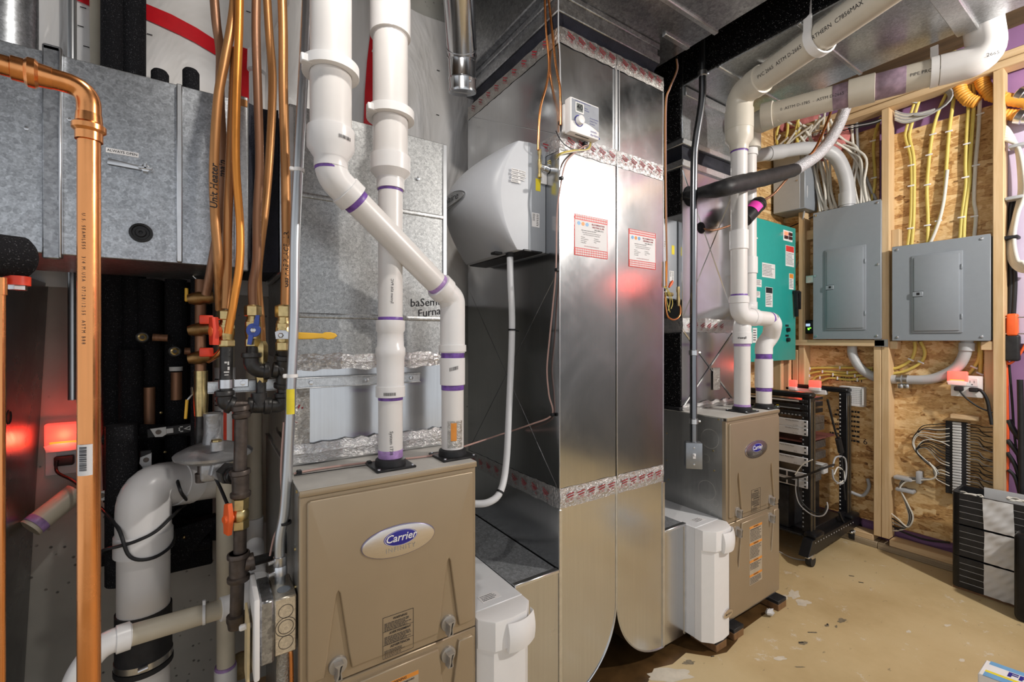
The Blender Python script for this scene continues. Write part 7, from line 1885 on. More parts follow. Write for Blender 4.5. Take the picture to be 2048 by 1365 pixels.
# ---------------------------------------------------------------- cables
XO = 3.45
def cable(pts, r, mat, name, label, group=None, sm=6, x=XO, flat=1.0):
    m = M(); m.tube([P(q[0], q[1], x=(q[2] if len(q) > 2 else x - r)) for q in pts], r, 10, sm=sm, flat=flat)
    return solo(m, name, mat, label, 'cable', group)
def staple(par, u, v, x=XO - 0.014, rot=0.0, w=0.016):
    q = P(u, v, x=x)
    ca, sa = math.cos(rot), math.sin(rot)
    m = M(lambda a, b, c: Vector((q.x - c, q.y + a * ca - b * sa, q.z + a * sa + b * ca)))
    m.box(-w, w, -0.0045, 0.0045, 0, 0.006, 0.002, 1)
    return part(m, 'staple', PAPER, par)
rows = [
    ([(1836, 190), (1826, 215), (1812, 262), (1812, 280), (1822, 320), (1823, 400), (1820, 455), (1814, 500)], [(1815, 294), (1822, 331), (1822, 372), (1821, 457)], YEL_CABLE, 'yellow cable pair nearest the middle stud above the shorter panel'),
    ([(1900, 175), (1880, 215), (1866, 262), (1858, 320), (1854, 380), (1856, 440), (1855, 500)], [(1866, 269), (1858, 310), (1855, 370), (1855, 451)], YEL_CABLE, 'yellow cable beside the one with the white companion, above the shorter panel'),
    ([(1912, 172), (1905, 215), (1898, 265), (1893, 330), (1888, 400), (1877, 442), (1858, 490)], [(1898, 263), (1877, 442)], YEL_CABLE, 'yellow cable crossing with a white cable above the shorter panel'),
    ([(1938, 160), (1938, 200), (1934, 260), (1931, 330), (1932, 370), (1924, 430), (1920, 480)], [(1936, 210), (1934, 288), (1931, 355), (1923, 435)], YEL_CABLE, 'doubled yellow cable between the white cable and the crossing pair'),
]
for pts, sts, mat, lab in rows:
    t = cable(pts, 0.0085, mat, 'yellow_cable', lab, None, 5)
    off = Vector((0, 0.018, 0))
    if 'pair' in lab or 'doubled' in lab:
        m = M(); m.tube([P(u, v, x=XO - 0.009) - off * (0.9 + 0.25 * math.sin(i)) for i, (u, v) in enumerate(pts)], 0.0085, 10, sm=5); part(m, 'second_cable', mat, t)
    for u, v in sts: staple(t, u, v)
t = cable([(1966, 155), (1960, 200), (1957, 260), (1951, 330), (1948, 400), (1952, 430), (1948, 478)], 0.0085, WHT_CABLE, 'white_cable', 'white cable nearest the thick end stud above the shorter panel', None, 5)
for u, v in ((1961, 228), (1952, 331), (1949, 433)): staple(t, u, v)
cable([(1895, 340), (1888, 400), (1879, 440), (1866, 475), (1858, 490)], 0.008, WHT_CABLE, 'white_cable', 'short white cable crossing in front of a yellow cable above the shorter panel', None, 5, x=XO - 0.012)
t = cable([(1762, 235), (1752, 262), (1747, 300), (1750, 350), (1748, 380), (1742, 402)], 0.0085, YEL_CABLE, 'yellow_cable', 'single yellow cable entering the taller panel by the stud')
for u, v in ((1746, 282), (1748, 356)): staple(t, u, v)
# white cables fanning into the taller panel
random.seed(11)
starts = [(1632, 240), (1640, 232), (1650, 222), (1622, 252), (1600, 272), (1612, 262), (1655, 245), (1590, 262), (1605, 250), (1665, 262), (1672, 285), (1575, 245), (1588, 232), (1645, 262), (1660, 238)]
ends = [(1640, 424), (1646, 422), (1651, 421), (1656, 420), (1662, 419), (1668, 418), (1674, 417), (1712, 409), (1717, 408), (1722, 407), (1728, 406), (1734, 404), (1652, 423), (1666, 421), (1740, 403)]
mids = [(1620, 330), (1624, 335), (1634, 340), (1630, 345), (1645, 350), (1650, 352), (1660, 335), (1706, 300), (1712, 310), (1716, 300), (1722, 320), (1728, 310), (1640, 325), (1655, 345), (1718, 330)]
for s, mm, e in zip(starts, mids, ends):
    x = XO - 0.01 - random.random() * 0.05
    cable([s + (3.30,), ((s[0] + mm[0]) / 2 + random.uniform(-8, 8), (s[1] + mm[1]) / 2, x), mm + (x,), ((mm[0] + e[0]) / 2 + random.uniform(-6, 6), (mm[1] + e[1]) / 2 + 8, x), e + (3.40,)], 0.0072, WHT_CABLE, 'white_cable', 'white cable among those fanning down into the taller gray breaker panel', 'white cables fanning into the taller panel')
for s, e in (((1516, 345), (1560, 270)), ((1530, 362), (1590, 265)), ((1540, 365), (1600, 255)), ((1535, 340), (1625, 250)), ((1545, 340), (1650, 232)), ((1550, 350), (1640, 240)), ((1522, 350), (1576, 275))):
    x = 3.36 - random.random() * 0.05
    cable([s + (x,), ((s[0] + e[0]) / 2 + random.uniform(-10, 4), (s[1] + e[1]) / 2 + random.uniform(-8, 8), x), e + (3.30,)], 0.0075, WHT_CABLE, 'white_cable', 'white cable among those bunched above the gray pull box', 'white cables above the pull box')
for s, mm, e in (((1566, 230), (1553, 270), (1560, 310)), ((1576, 230), (1575, 262), (1570, 295)), ((1590, 225), (1598, 262), (1590, 300)), ((1600, 230), (1592, 265), (1602, 310))):
    cable([s + (3.30,), mm + (3.31,), e + (3.32,), (e[0] + 6, e[1] + 28, 3.33)], 0.0085, YEL_CABLE, 'yellow_cable', 'yellow cable looping before pink insulation under the overhead pipe', 'yellow cables before the pink insulation')
for k, (u0, u1) in enumerate(((1706, 1712), (1716, 1728))):
    cable([(u0, 230), (u0 - 2, 262), (u0 + 4, 320), (u1 + 8, 365), (u1 + 24, 400)], 0.0085, GRY_CABLE if k else WHT_CABLE, 'gray_cable', ('pale flat cable running beside the fat gray conduit to the panel', 'grayish cable running nearest the stud into the taller panel')[k])
for k in range(3):
    cable([(1640, 262 + 5 * k, 3.35), (1690, 252 + 4 * k, 3.35), (1740, 244 + 3 * k, 3.36), (1762, 238 + 2 * k, 3.36)], 0.0035, (BLK_CABLE, GRY_CABLE, BLK_CABLE)[k], 'thin_cable', ('thin black cable running level below the top plate, uppermost of three', 'thin gray cable running level below the top plate, between two black ones', 'thin black cable running level below the top plate, lowest of three')[k])
for k in range(6):   # gray bundle coiled behind the stud
    m = M(); c = P(1862, 205, x=3.43); pts = [c + Vector((-0.005 * k, 0.075 * math.cos(a) * (1 + 0.06 * k), 0.055 * math.sin(a) * (1 + 0.06 * k))) for a in [PI * 0.15 + 1.6 * PI * i / 16 for i in range(17)]]
    m.tube(pts, 0.0045, 8); solo(m, 'gray_cable', GRY_CABLE, 'loop of gray cable coiled below the top plate', 'cable', 'coiled gray cables below the top plate')
for k in range(7):
    cable([(1790, 222 + 3 * k, 3.42), (1810, 228 + 3 * k, 3.42), (1840, 226 + 2 * k, 3.42), (1870, 218 + k, 3.42)], 0.0045, WHT_CABLE if k % 2 else GRY_CABLE, 'white_cable', 'pale cable in the bunch squeezed below the top plate beside the stud', 'pale cables squeezed below the top plate')
# yellow cables below the panels
for k, (pts, lab) in enumerate((
    ([(1594, 772), (1600, 748), (1620, 738), (1680, 736), (1746, 737)], 'yellow cable stapled level above the rack, uppermost of four'),
    ([(1610, 772), (1614, 752), (1640, 744), (1690, 746), (1746, 742)], 'yellow cable stapled level above the rack, second from the top'),
    ([(1622, 772), (1630, 756), (1656, 750), (1700, 752), (1746, 750)], 'yellow cable stapled level above the rack, third from the top'),
    ([(1640, 764), (1660, 757), (1700, 760), (1735, 756), (1746, 754)], 'yellow cable stapled level above the rack, lowest of four'))):
    t = cable(pts, 0.0075, YEL_CABLE, 'yellow_cable', lab)
    for i, q in enumerate(pts[1:-1]): staple(t, q[0] + 5 * k, q[1], rot=PI / 2, w=0.011)
for pts, lab in (([(1829, 684), (1830, 700), (1822, 720), (1800, 734), (1786, 738)], 'yellow cable curving from below the shorter panel behind the stud, upper one'), ([(1841, 684), (1850, 705), (1842, 725), (1812, 742), (1786, 748)], 'yellow cable curving from below the shorter panel behind the stud, lower one'), ([(1959, 684), (1958, 715), (1948, 735), (1938, 748)], 'yellow cable dropping from the shorter panel to the outlet, slanting'), ([(1962, 684), (1962, 720), (1960, 748)], 'yellow cable dropping straight from the shorter panel to the outlet')):
    t = cable(pts, 0.0085, YEL_CABLE, 'yellow_cable', lab); staple(t, *pts[2], rot=0.5)
for k, pts in enumerate(([(1788, 134), (1824, 118), (1872, 112), (1904, 108)], [(1796, 138), (1836, 120), (1880, 118), (1908, 115)], [(1806, 130), (1840, 110), (1878, 104), (1910, 103)])):
    cable([(u, v, 3.42) for u, v in pts], 0.011, YEL_CABLE, 'yellow_cable', ('yellow cable glimpsed over the top plate behind the overhead pipe, middle of three', 'yellow cable glimpsed over the top plate behind the overhead pipe, lowest of three', 'yellow cable glimpsed over the top plate behind the overhead pipe, highest of three')[k])
cable([(1614, 372, 3.30), (1613, 400, 3.31), (1607, 430, 3.36), (1605, 452, 3.38)], 0.006, GRY_CABLE, 'gray_cable', 'slim gray cord dropping from the pull box side to the short wood block')
cable([(1610, 476, 3.40), (1606, 500, 3.42), (1598, 520, 3.43), (1592, 536, 3.43)], 0.006, GRY_CABLE, 'gray_cable', 'slim gray cord slanting below the short wood block toward the teal cabinet')
cable([(1560, 462, 3.40), (1585, 452, 3.42), (1612, 440, 3.43), (1630, 432, 3.43)], 0.004, BLK_CABLE, 'thin_cable', 'thin black wire slanting between the pull box and the taller panel')
q = P(1604, 455, x=3.38); m = M(FX(3.385)); m.box(q.y - 0.014, q.y + 0.014, q.z - 0.008, q.z + 0.016, -0.02, 0.012, 0.004, 1); solo(m, 'cord_connector', STEEL, 'small metal cord connector on top of the short wood block', 'connector')
for v, lab in ((190, 'silver connector on the upper orange tube at the picture edge'), (232, 'silver connector on the lower orange tube at the picture edge')):
    a, b = P(2034, v - (2 if v < 200 else 0), x=3.42), P(2060, v + 4, x=3.42); m = M(); m.lathe(a, b, [(0, 0.034), (0.004, 0.038), (0.03, 0.038), (0.034, 0.034), (0.08, 0.034)], 16); solo(m, 'tube_connector', STEEL, lab, 'connector')
# pink insulation at the corner of the ceiling
m = M(); rnd = random.Random(5)
for k in range(9):
    q = P(1540 + rnd.random() * 120, 235 + rnd.random() * 70, x=3.44); m.ball(q, 0.07 + 0.05 * rnd.random(), 12, 0.6, 1.2, 1.0)
solo(m, 'insulation', PINK_INS, 'pink fiberglass insulation stuffed behind the cables under the overhead pipe', 'insulation', kind='stuff')
# orange corrugated tubing
def corr(pts, r, label, x):
    q = [P(u, v, x=x) for u, v in pts]
    L = sum((b - a).length for a, b in zip(q, q[1:])); n = int(L / 0.007)
    pp, rr = [], []
    for i in range(n + 1):
        f = i / n * (len(q) - 1); k = min(int(f), len(q) - 2); pp.append(q[k] + (q[k + 1] - q[k]) * (f - k)); rr.append(r + (0.003 if i % 2 else 0))
    m = M(); m.tube(pp, rr, 16); return solo(m, 'corrugated_tube', ORANGE_ENT, label, 'tube')
corr([(1918, 168), (1922, 185), (1936, 200), (1955, 205)], 0.028, 'orange corrugated tube just below the top plate, between the cables', 3.42)
corr([(1962, 150), (1966, 170), (1982, 190), (2010, 198), (2060, 205)], 0.028, 'orange corrugated tube passing the end stud, the upper of two', 3.42)
corr([(1995, 228), (2060, 232)], 0.026, 'orange corrugated tube passing the end stud, the lower of two', 3.44)

# outlet and plug-in light under the shorter panel
fo = FX(3.40)
q = P(1937, 780, x=3.40)
t = thing('outlet', 'white double outlet with two black cords below the shorter panel', 'outlet', (3.40, q.y, q.z - 0.07))
a, b = P(1902, 750, x=3.40), P(1967, 797, x=3.40)
m = M(fo); m.box(b.y, a.y, b.z, a.z, 0, 0.006, 0.003, 2); part(m, 'plate', WHITE_PL, t)
q = P(1945, 765, x=3.40); m = M(fo); m.box(q.y - 0.022, q.y + 0.022, q.z - 0.022, q.z + 0.022, 0.006, 0.009, 0.002, 1); sk = part(m, 'socket', PAPER, t)
m = M(fo); m.box(q.y + 0.007, q.y + 0.009, q.z - 0.004, q.z + 0.009, 0.009, 0.0095); m.box(q.y - 0.009, q.y - 0.007, q.z - 0.004, q.z + 0.009, 0.009, 0.0095); m.oval(q.y, q.z - 0.012, 0.003, 0.003, 0.009, 0.0095, 8); part(m, 'slot', INK, sk)
nl = P(1917, 762, x=3.40)
el = thing('exit_light', 'red emergency light on the gray wall, glowing red in the return ducts', 'emergency light', (3.25, -0.545, 1.73))
m = M(FX(3.259)); m.box(-0.665, -0.425, 1.72, 1.85, 0, 0.05, 0.01, 2); part(m, 'housing', WHITE_PL, el)
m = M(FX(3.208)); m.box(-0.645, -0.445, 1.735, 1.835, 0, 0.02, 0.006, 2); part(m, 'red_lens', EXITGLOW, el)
night_light('night_light', 'glowing red night light plugged in below the shorter panel', fo, nl.y, nl.z - 0.005, 0.082, lamp_h=0.058)
red_glow((3.335, nl.y, nl.z + 0.03), 0.15)
for k, (s, pts) in enumerate((((1918, 778), [(1922, 786), (1936, 800), (1958, 815), (1985, 826)]), ((1948, 780), [(1962, 782), (1974, 800), (1980, 830), (1984, 850)]))):
    q = P(*s, x=3.385)
    t = thing('power_cable', ('thin black power cord with a flat plug at the outlet below the shorter panel', 'thick black power cord with a round plug at the outlet below the shorter panel')[k], 'cord', q)
    m = M(); m.box(q.x - 0.02, q.x + 0.012, q.y - 0.018, q.y + 0.018, q.z - 0.012, q.z + 0.012, 0.006, 2); part(m, 'plug', BLACK_RUB, t)
    m = M(); m.tube([q] + [P(u, v, x=3.37) for u, v in pts], (0.0042, 0.0075)[k], 10, sm=6); part(m, 'cord', BLK_CABLE, t)

# ---------------------------------------------------------------- coax splice strip
fr = FX(3.44)
a, b = P(1901, 842, x=3.44), P(1936, 972, x=3.44)
zt_, zb_ = a.z, b.z - 0.06
yc0, yc1 = P(1922, 900, x=3.44).y, P(1906, 900, x=3.44).y
t = thing('splice_strip', 'tall vertical strip of splice blocks with cables fanning from both edges', 'splice strip', (3.44, (yc0 + yc1) / 2, zb_))
m = M(fr); m.box(yc0 - 0.028, yc1 + 0.028, zb_, zt_, 0, 0.016, 0.002, 1); part(m, 'backplate', BLACK_PL, t)
n = 26
bl = None
for i in range(n):
    zz = zb_ + (zt_ - zb_) * (i + 0.5) / n
    m = M(fr); m.box(yc0 - 0.006, yc1 - 0.002, zz - 0.0062, zz + 0.0062, 0.016, 0.026, 0.002, 1)
    if bl is None: bl = part(m, 'block', PAPER_G, t)
    else:
        o = link(bl.copy()); o.location = (0, 0, (zt_ - zb_) * i / n); o.parent = t
for i in range(n):
    zz = zb_ + (zt_ - zb_) * (i + 0.5) / n
    m = M(); m.cyl((3.425, yc0 - 0.025, zz), (3.425, yc0 - 0.04, zz), 0.0042, 8) if i == 0 else None
    if i == 0: cn = part(m, 'connector', STEEL, t); cz0 = zz
    else:
        o = link(cn.copy()); o.location = (0, 0, zz - cz0); o.parent = t
m = M(FX(3.44)); a, b = P(1901, 828, x=3.41), P(1959, 846, x=3.41); m.box(b.y, a.y, b.z + 0.008, a.z, -0.03, 0.045, 0.003, 1); solo(m, 'wood_cleat', PINE_H, 'short pine cleat above the vertical splice strip', 'block')
rnd = random.Random(9)
hub = [(1826, 887), (1833, 903), (1847, 919), (1868, 936), (1876, 948)]
for i in range(n):
    zz = zb_ + (zt_ - zb_) * (i + 0.5) / n
    f = 1 - (i + 0.5) / n
    mat = WHT_CABLE if rnd.random() < 0.5 else BLK_CABLE
    v = 845 + 130 * f
    if f < 0.34: pp = [(1899, v), (1876, v + 1), (1846, v * 0.6 + 860 * 0.4), (1831, 872)] + hub
    elif f < 0.68: pp = [(1899, v), (1880, v - 7), (1858, v * 0.5 + 882 * 0.5 - 6), (1842, v * 0.3 + 895 * 0.7 - 8)] + hub[1:]
    else: pp = [(1899, v), (1884, v - 6), (1872, v * 0.6 + 935 * 0.4)] + hub[3:]
    jx, jy = rnd.uniform(-2, 2), rnd.uniform(-2, 2)
    xx = 3.425 - rnd.random() * 0.02
    m = M(); m.tube([P(u + (jx if k else 0), w + (jy if k else 0), x=xx) for k, (u, w) in enumerate(pp)], 0.0025, 6, sm=5)
    solo(m, 'coax_cable', mat, ('pale' if mat is WHT_CABLE else 'black') + ' thin cable in the looping fan beside the splice strip', 'cable', ('pale' if mat is WHT_CABLE else 'black') + ' cables looping into the splice strip')
    p0 = Vector((3.43, yc0 - 0.04, zz)); e = Vector((3.435, 0.55, zz + rnd.uniform(-0.05, 0.015)))
    m = M(); m.tube([p0, p0 + Vector((0, -0.03, 0)), (p0 + e) / 2 + Vector((0, 0, -0.006)), e], 0.0024, 6, sm=3)
    solo(m, 'coax_cable', BLK_CABLE if rnd.random() < 0.7 else GRY_CABLE, 'thin cable running from splice strip to the end stud', 'cable', 'thin cables between the splice strip and end stud')
for k in range(5):   # bundle that leaves the fan and drops in a big loop
    o = 0.006 * k
    m = M(); m.tube([P(1858, 925, x=3.43 - o), P(1872, 945, x=3.42 - o), P(1866, 958, x=3.42 - o), P(1840, 957 + k, x=3.425 - o), P(1812, 956 + 2 * k, x=3.425 - o), P(1800, 968 + 2 * k, x=3.425 - o), P(1803, 985, x=3.425 - o), P(1812 + k, 1010, x=3.42 - o), P(1818 + 2 * k, 1035, x=3.42 - o), P(1812 + k, 1055, x=3.42 - o), P(1795, 1062 - 6 * k, x=3.42 - o), P(1778, 1060 - 9 * k, x=3.44 - o)], 0.0042, 8, sm=5)
    solo(m, 'cable_loop', (WHT_CABLE, BLK_CABLE, GRY_CABLE, BLK_CABLE, WHT_CABLE)[k], ('pale cable outermost in the big loop by the stud foot', 'black cable second in the big loop by the stud foot', 'gray cable in the middle of the big loop by the stud foot', 'black cable fourth in the big loop by the stud foot', 'pale cable innermost in the big loop by the stud foot')[k], 'cable')
for u, v, lab in ((1804, 958, 'gray strap screwed over the cable bundle at its bend'), (1837, 956, 'gray strap over the level run of the cable bundle'), (1808, 982, 'gray strap over the drop of the cable bundle')):
    q = P(u, v, x=3.40); m = M(FX(3.40)); m.box(q.y - 0.012, q.y + 0.012, q.z - 0.035, q.z + 0.035, -0.05, 0.008, 0.006, 2) if v == 956 else m.box(q.y - 0.045, q.y + 0.04, q.z - 0.010, q.z + 0.010, -0.05, 0.008, 0.006, 2)
    solo(m, 'cable_strap', GRY_CABLE, lab, 'strap')

# ---------------------------------------------------------------- beyond the end stud: cable hanks, tool, orange cord
random.seed(21)
for k in range(6):
    u0 = 2022 + 5 * k; x = 3.425 - 0.008 * k
    pts = [(2005, 250 + 6 * k), (2018, 262 + 4 * k), (2034 + k, 300), (2040 + k * 2, 380), (2030 + k, 430), (2018 + 2 * k, 480), (2020 + 3 * k, 520), (2036 + 2 * k, 540 - 3 * k), (2060, 545)]
    cable([(u, v, x) for u, v in pts], 0.0085, WHT_CABLE, 'white_cable', 'white cable in the thick hank hanging beyond the end stud', 'white cables hanked beyond the end stud')
for u, v, lab in ((2037, 290, 'gray cable strap on the white hank, topmost'), (2030, 395, 'gray cable strap about the middle of the white hank'), (2020, 475, 'dark cable strap on the white hank, lowest')):
    q = P(u, v, x=3.38); m = M(FX(3.385)); m.box(q.y - 0.03, q.y + 0.035, q.z - 0.009, q.z + 0.009, -0.05, 0.012, 0.006, 2); solo(m, 'cable_strap', GRY_CABLE if v < 450 else BLACK_RUB, lab, 'strap')
for k, (u0, u1) in enumerate(((2026, 2022), (2034, 2030))):
    cable([(u0, 395, 3.45), (u0 - 6, 430, 3.45), (u0 - 8, 500, 3.45), (u1, 560, 3.45), (u1 - 4, 640, 3.45), (u1 - 8, 690, 3.45)], 0.0095, BLK_CABLE, 'black_cable', ('thick black cable hanging behind the white hank, closer to the stud', 'thick black cable hanging behind the white hank, farther from the stud')[k])
c = P(2026, 650, x=3.42)
t = thing('inspection_tool', 'orange and black hand tool hung on nails beside the end stud', 'tool', c - Vector((0, 0, 0.1)))
fr = FX(3.44)
za, zb_ = P(2026, 628, x=3.42).z, P(2026, 672, x=3.42).z; ww = 0.020
m = M(fr); m.box(c.y - ww, c.y + ww, zb_, za, 0, 0.05, 0.010, 3); part(m, 'orange_body', ORANGE_H, t)
m = M(fr); m.box(c.y - ww - 0.006, c.y + ww + 0.012, zb_ - 0.13, zb_ + 0.005, 0, 0.045, 0.012, 3); part(m, 'black_grip', BLACK_RUB, t)
for z in (za - 0.02, zb_ + 0.01):
    m = M(); m.cyl((3.40, c.y + 0.04, z), (3.40, c.y - 0.06, z), 0.003, 8); part(m, 'nail', STEEL, t)
cable([(2050, 690, 3.42), (2035, 715, 3.42), (2018, 728, 3.42), (2012, 722, 3.43), (2014, 760, 3.43), (2016, 900, 3.43), (2014, 985, 3.43)], 0.006, ORG_CABLE, 'extension_cable', 'orange extension cord hanging along the end stud')
for k, pts in enumerate(([(2018, 726), (2024, 800), (2030, 880), (2044, 960), (2056, 1000)], [(2016, 840), (2030, 865), (2050, 888), (2060, 895)], [(2014, 880), (2034, 905), (2056, 940)], [(2014, 905), (2032, 935), (2046, 985)], [(2016, 940), (2030, 955), (2040, 990)], [(2040, 760), (2042, 850), (2044, 1000)])):
    cable([(u, v, 3.44 - 0.006 * k) for u, v in pts], (0.005, 0.013, 0.011, 0.009, 0.008, 0.012)[k], BLK_CABLE, 'black_cable', 'black cable in the tangle over the purple foam beyond the end stud', 'black cables over the purple foam')
cable([(1778, 1046, 3.43), (1800, 1062, 3.42), (1850, 1080, 3.42), (1900, 1086, 3.42)], 0.0055, BLK_CABLE, 'black_cable', 'lone black cable lying above the sill plate by the crates')
# ---------------------------------------------------------------- equipment rack
XR, YR = 2.832, 1.185           # front face and side
t = thing('server_rack', 'black open frame server rack on casters beside the furnace', 'rack', (XR + 0.25, YR + 0.25, 0))
RKH = 0.965; RKB = 0.165
D = 0.50; W_ = 0.52
fr = FX(XR)
for nm, x, in (('front_post', XR), ('rear_post', XR + D)):
    for y in (YR, YR + W_ - 0.045):
        m = M(); m.box(x, x + 0.060, y, y + 0.045, RKB, RKH - 0.03, 0.003, 1); pst = part(m, nm, RACK_BLACK, t)
        m = M(FY(y)); m.box(x + 0.004, x + 0.022, RKB + 0.01, RKH - 0.05, 0, 0.0025); m.box(x + 0.040, x + 0.058, RKB + 0.01, RKH - 0.05, 0, 0.0025); part(m, 'rail_face', RACK_RAIL, pst)
        m = M(FY(y))
        for k in range(15):
            z = RKB + 0.04 + k * 0.049
            for a in (0.013, 0.049): m.oval(x + a, z, 0.002, 0.002, 0.0025, 0.0032, 6)
        part(m, 'hole', BLACK_PL, pst, kind='stuff')
        m = M(FX(x))
        for k in range(30):
            z = RKB + 0.03 + k * 0.025; m.box(y + 0.034, y + 0.041, z - 0.004, z + 0.004, 0, 0.0008)
        part(m, 'square_hole', PAPER_G if x > XR else GREY_PANEL, pst, kind='stuff')
for x in (XR, XR + D):
    m = M(); m.prism if False else m.box(x - 0.004, x + 0.066, YR - 0.004, YR + W_ + 0.002, RKH - 0.032, RKH, 0.010, 1); part(m, 'top_beam', RACK_BLACK, t)
m = M()
for y in (YR, YR + W_ - 0.03): m.box(XR + 0.06, XR + D, y + 0.004, y + 0.024, RKB - 0.02, RKB + 0.02, 0.002, 1)
part(m, 'side_rail', RACK_BLACK, t, kind='stuff')
for y in (YR - 0.035, YR + W_ - 0.02):
    m = M(FY(y)); m.prism([(XR - 0.11, 0.070), (XR - 0.055, 0.150), (XR + D + 0.085, 0.150), (XR + D + 0.13, 0.118), (XR + D + 0.10, 0.095), (XR - 0.06, 0.070)], -0.05, 0.0, 0.002, 1); fp_ = part(m, 'base_foot', RACK_BLACK, t)
    m = M(FY(y))
    for k in range(16): m.oval(XR - 0.02 + k * 0.034, 0.132, 0.0035, 0.0035, 0, 0.0008, 8)
    part(m, 'hole', PAPER_G, fp_, kind='stuff')
    for x in (XR, XR + D):
        m = M(); m.box(x - 0.03, x + 0.085, y - 0.006, y + 0.06, 0.148, 0.178, 0.012, 2); part(m, 'post_shoe', RACK_BLACK, t)
    for x in (XR - 0.035, XR + D + 0.05):
        m = M(); m.cyl((x, y + 0.005, 0.030), (x, y + 0.035, 0.030), 0.030, 20); cs = part(m, 'caster', BLACK_RUB, t)
        m = M(); m.box(x - 0.02, x + 0.02, y + 0.0, y + 0.04, 0.045, 0.072, 0.005, 2); m.prism if False else m.box(x - 0.045, x - 0.01, y + 0.008, y + 0.032, 0.05, 0.065, 0.004, 1); part(m, 'fork', STEEL, cs)
m = M(); m.box(XR - 0.02, XR + D + 0.03, YR + 0.02, YR + W_ - 0.02, 0.14, 0.152, 0.002, 1); part(m, 'base_tray', RACK_BLACK, t)
# equipment in the rack: each unit is a thing of its own
y0, y1 = YR + 0.030, YR + W_ - 0.03
def zr(u, v): return P(u, v, x=XR - 0.004).z
def unit(name, label, cat, z0, z1, d, mat, front=0.006, top=None):
    q = thing(name, label, cat, (XR + d / 2, (y0 + y1) / 2, z0))
    m = M(); m.box(XR + 0.002, XR + d, y0 + 0.018, y1 - 0.018, z0 + 0.001, z1 - 0.001); part(m, 'chassis', top or RACK_BLACK, q)
    m = M(FX(XR)); m.box(y0 - 0.018, y1 + 0.018, z0, z1, 0, front, 0.0015, 1); fp = part(m, 'faceplate', mat, q)
    for z in ((z0 + 0.25 * (z1 - z0)), (z0 + 0.78 * (z1 - z0))):
        m = M(FX(XR)); m.oval(y0 - 0.006, z, 0.005, 0.005, front, front + 0.003, 10, 0.001); part(m, 'rack_screw', BLACK_PL, q)
    return q
FU = FX(XR - 0.006)
def panelbits(q, items):
    for kind, a0, a1, b0, b1, mat in items:
        m = M(FU); m.box(a0, a1, b0, b1, 0, 0.0012); part(m, kind, mat, q)
def print_on(q, body, size, y, z, mat=INK):
    m = M(FXt(XR - 0.006)); m.label(body, size, -y, z, 0.0016); part(m, 'print', mat, q)
ys = lambda f: y0 + (y1 - y0) * f      # 0 = near end
z = 0.808; u1 = 0.0445
for k in range(2):
    zz = z - u1 * (k + 1)
    q = unit('wireless_receiver', ('upper of the two silver rack units with square black screens', 'lower of the two silver rack units with square black screens')[k], 'rack unit', zz, zz + u1 - 0.001, 0.3, GEAR_GREY, top=G_DARK)
    panelbits(q, [('screen', ys(0.34), ys(0.46), zz + 0.007, zz + u1 - 0.008, BLACK_PL), ('led', ys(0.585), ys(0.605), zz + 0.014, zz + 0.020, BLUELED), ('port', ys(0.74), ys(0.80), zz + 0.011, zz + 0.022, BLACK_PL), ('port', ys(0.69), ys(0.71), zz + 0.010, zz + 0.024, GREY_PANEL)])
    print_on(q, 'Wireless Receiver', 0.010, ys(0.14), zz + u1 - 0.010); print_on(q, '2.4 / 5 GHz', 0.006, ys(0.10), zz + 0.009)
    m = M(FU); 
    for j in range(5): m.tube([(XR - 0.007, ys(0.70 + j * 0.022), zz + 0.030), (XR - 0.007, ys(0.711 + j * 0.022), zz + 0.038), (XR - 0.007, ys(0.722 + j * 0.022), zz + 0.030)], 0.001, 4)
    part(m, 'zigzag_mark', INK, q, kind='stuff')
m = M(); m.box(XR + 0.02, XR + 0.40, y0 + 0.0, y1, 0.672, 0.682, 0.001, 1); solo(m, 'rack_shelf', plain('shelf_oxide', (0.14, 0.045, 0.04), 0.6), 'reddish brown shelf in the rack below the two black-screen units', 'shelf')
for k, zz in enumerate((0.612, 0.545)):
    q = unit('video_switch', ('upper of the two silver rack units below the reddish shelf', 'lower of the two silver rack units below the reddish shelf')[k], 'rack unit', zz, zz + 0.047, 0.32, GEAR_GREY, top=G_DARK)
    panelbits(q, [('screen', ys(0.76), ys(0.90), zz + 0.010, zz + 0.036, BLACK_PL), ('port', ys(0.64), ys(0.70), zz + 0.013, zz + 0.024, BLACK_PL), ('led', ys(0.71), ys(0.73), zz + 0.008, zz + 0.013, BLUELED), ('button', ys(0.60), ys(0.612), zz + 0.012, zz + 0.020, GREY_PANEL)])
    print_on(q, 'Matrix Media Player', 0.010, ys(0.20), zz + 0.037); print_on(q, 'HD 4K', 0.006, ys(0.10), zz + 0.009)
for k, zz in enumerate((0.462, 0.418)):
    q = unit('network_switch', ('upper network switch with green lit ports in the rack', 'lower network switch with green lit ports in the rack')[k], 'rack unit', zz, zz + 0.042, 0.26, GEAR_GREY, top=G_DARK)
    m = M(FU)
    for i in range(10):
        for j in range(2): m.box(ys(0.40 + i * 0.058), ys(0.445 + i * 0.058), zz + 0.004 + j * 0.018, zz + 0.018 + j * 0.018, 0, 0.001)
    part(m, 'port', BLACK_PL, q, kind='stuff')
    panelbits(q, [('module', ys(0.10), ys(0.19), zz + 0.006, zz + 0.034, BLACK_PL), ('module', ys(0.21), ys(0.30), zz + 0.006, zz + 0.034, BLACK_PL), ('led', ys(0.32), ys(0.385), zz + 0.016, zz + 0.022, GREENLED)])
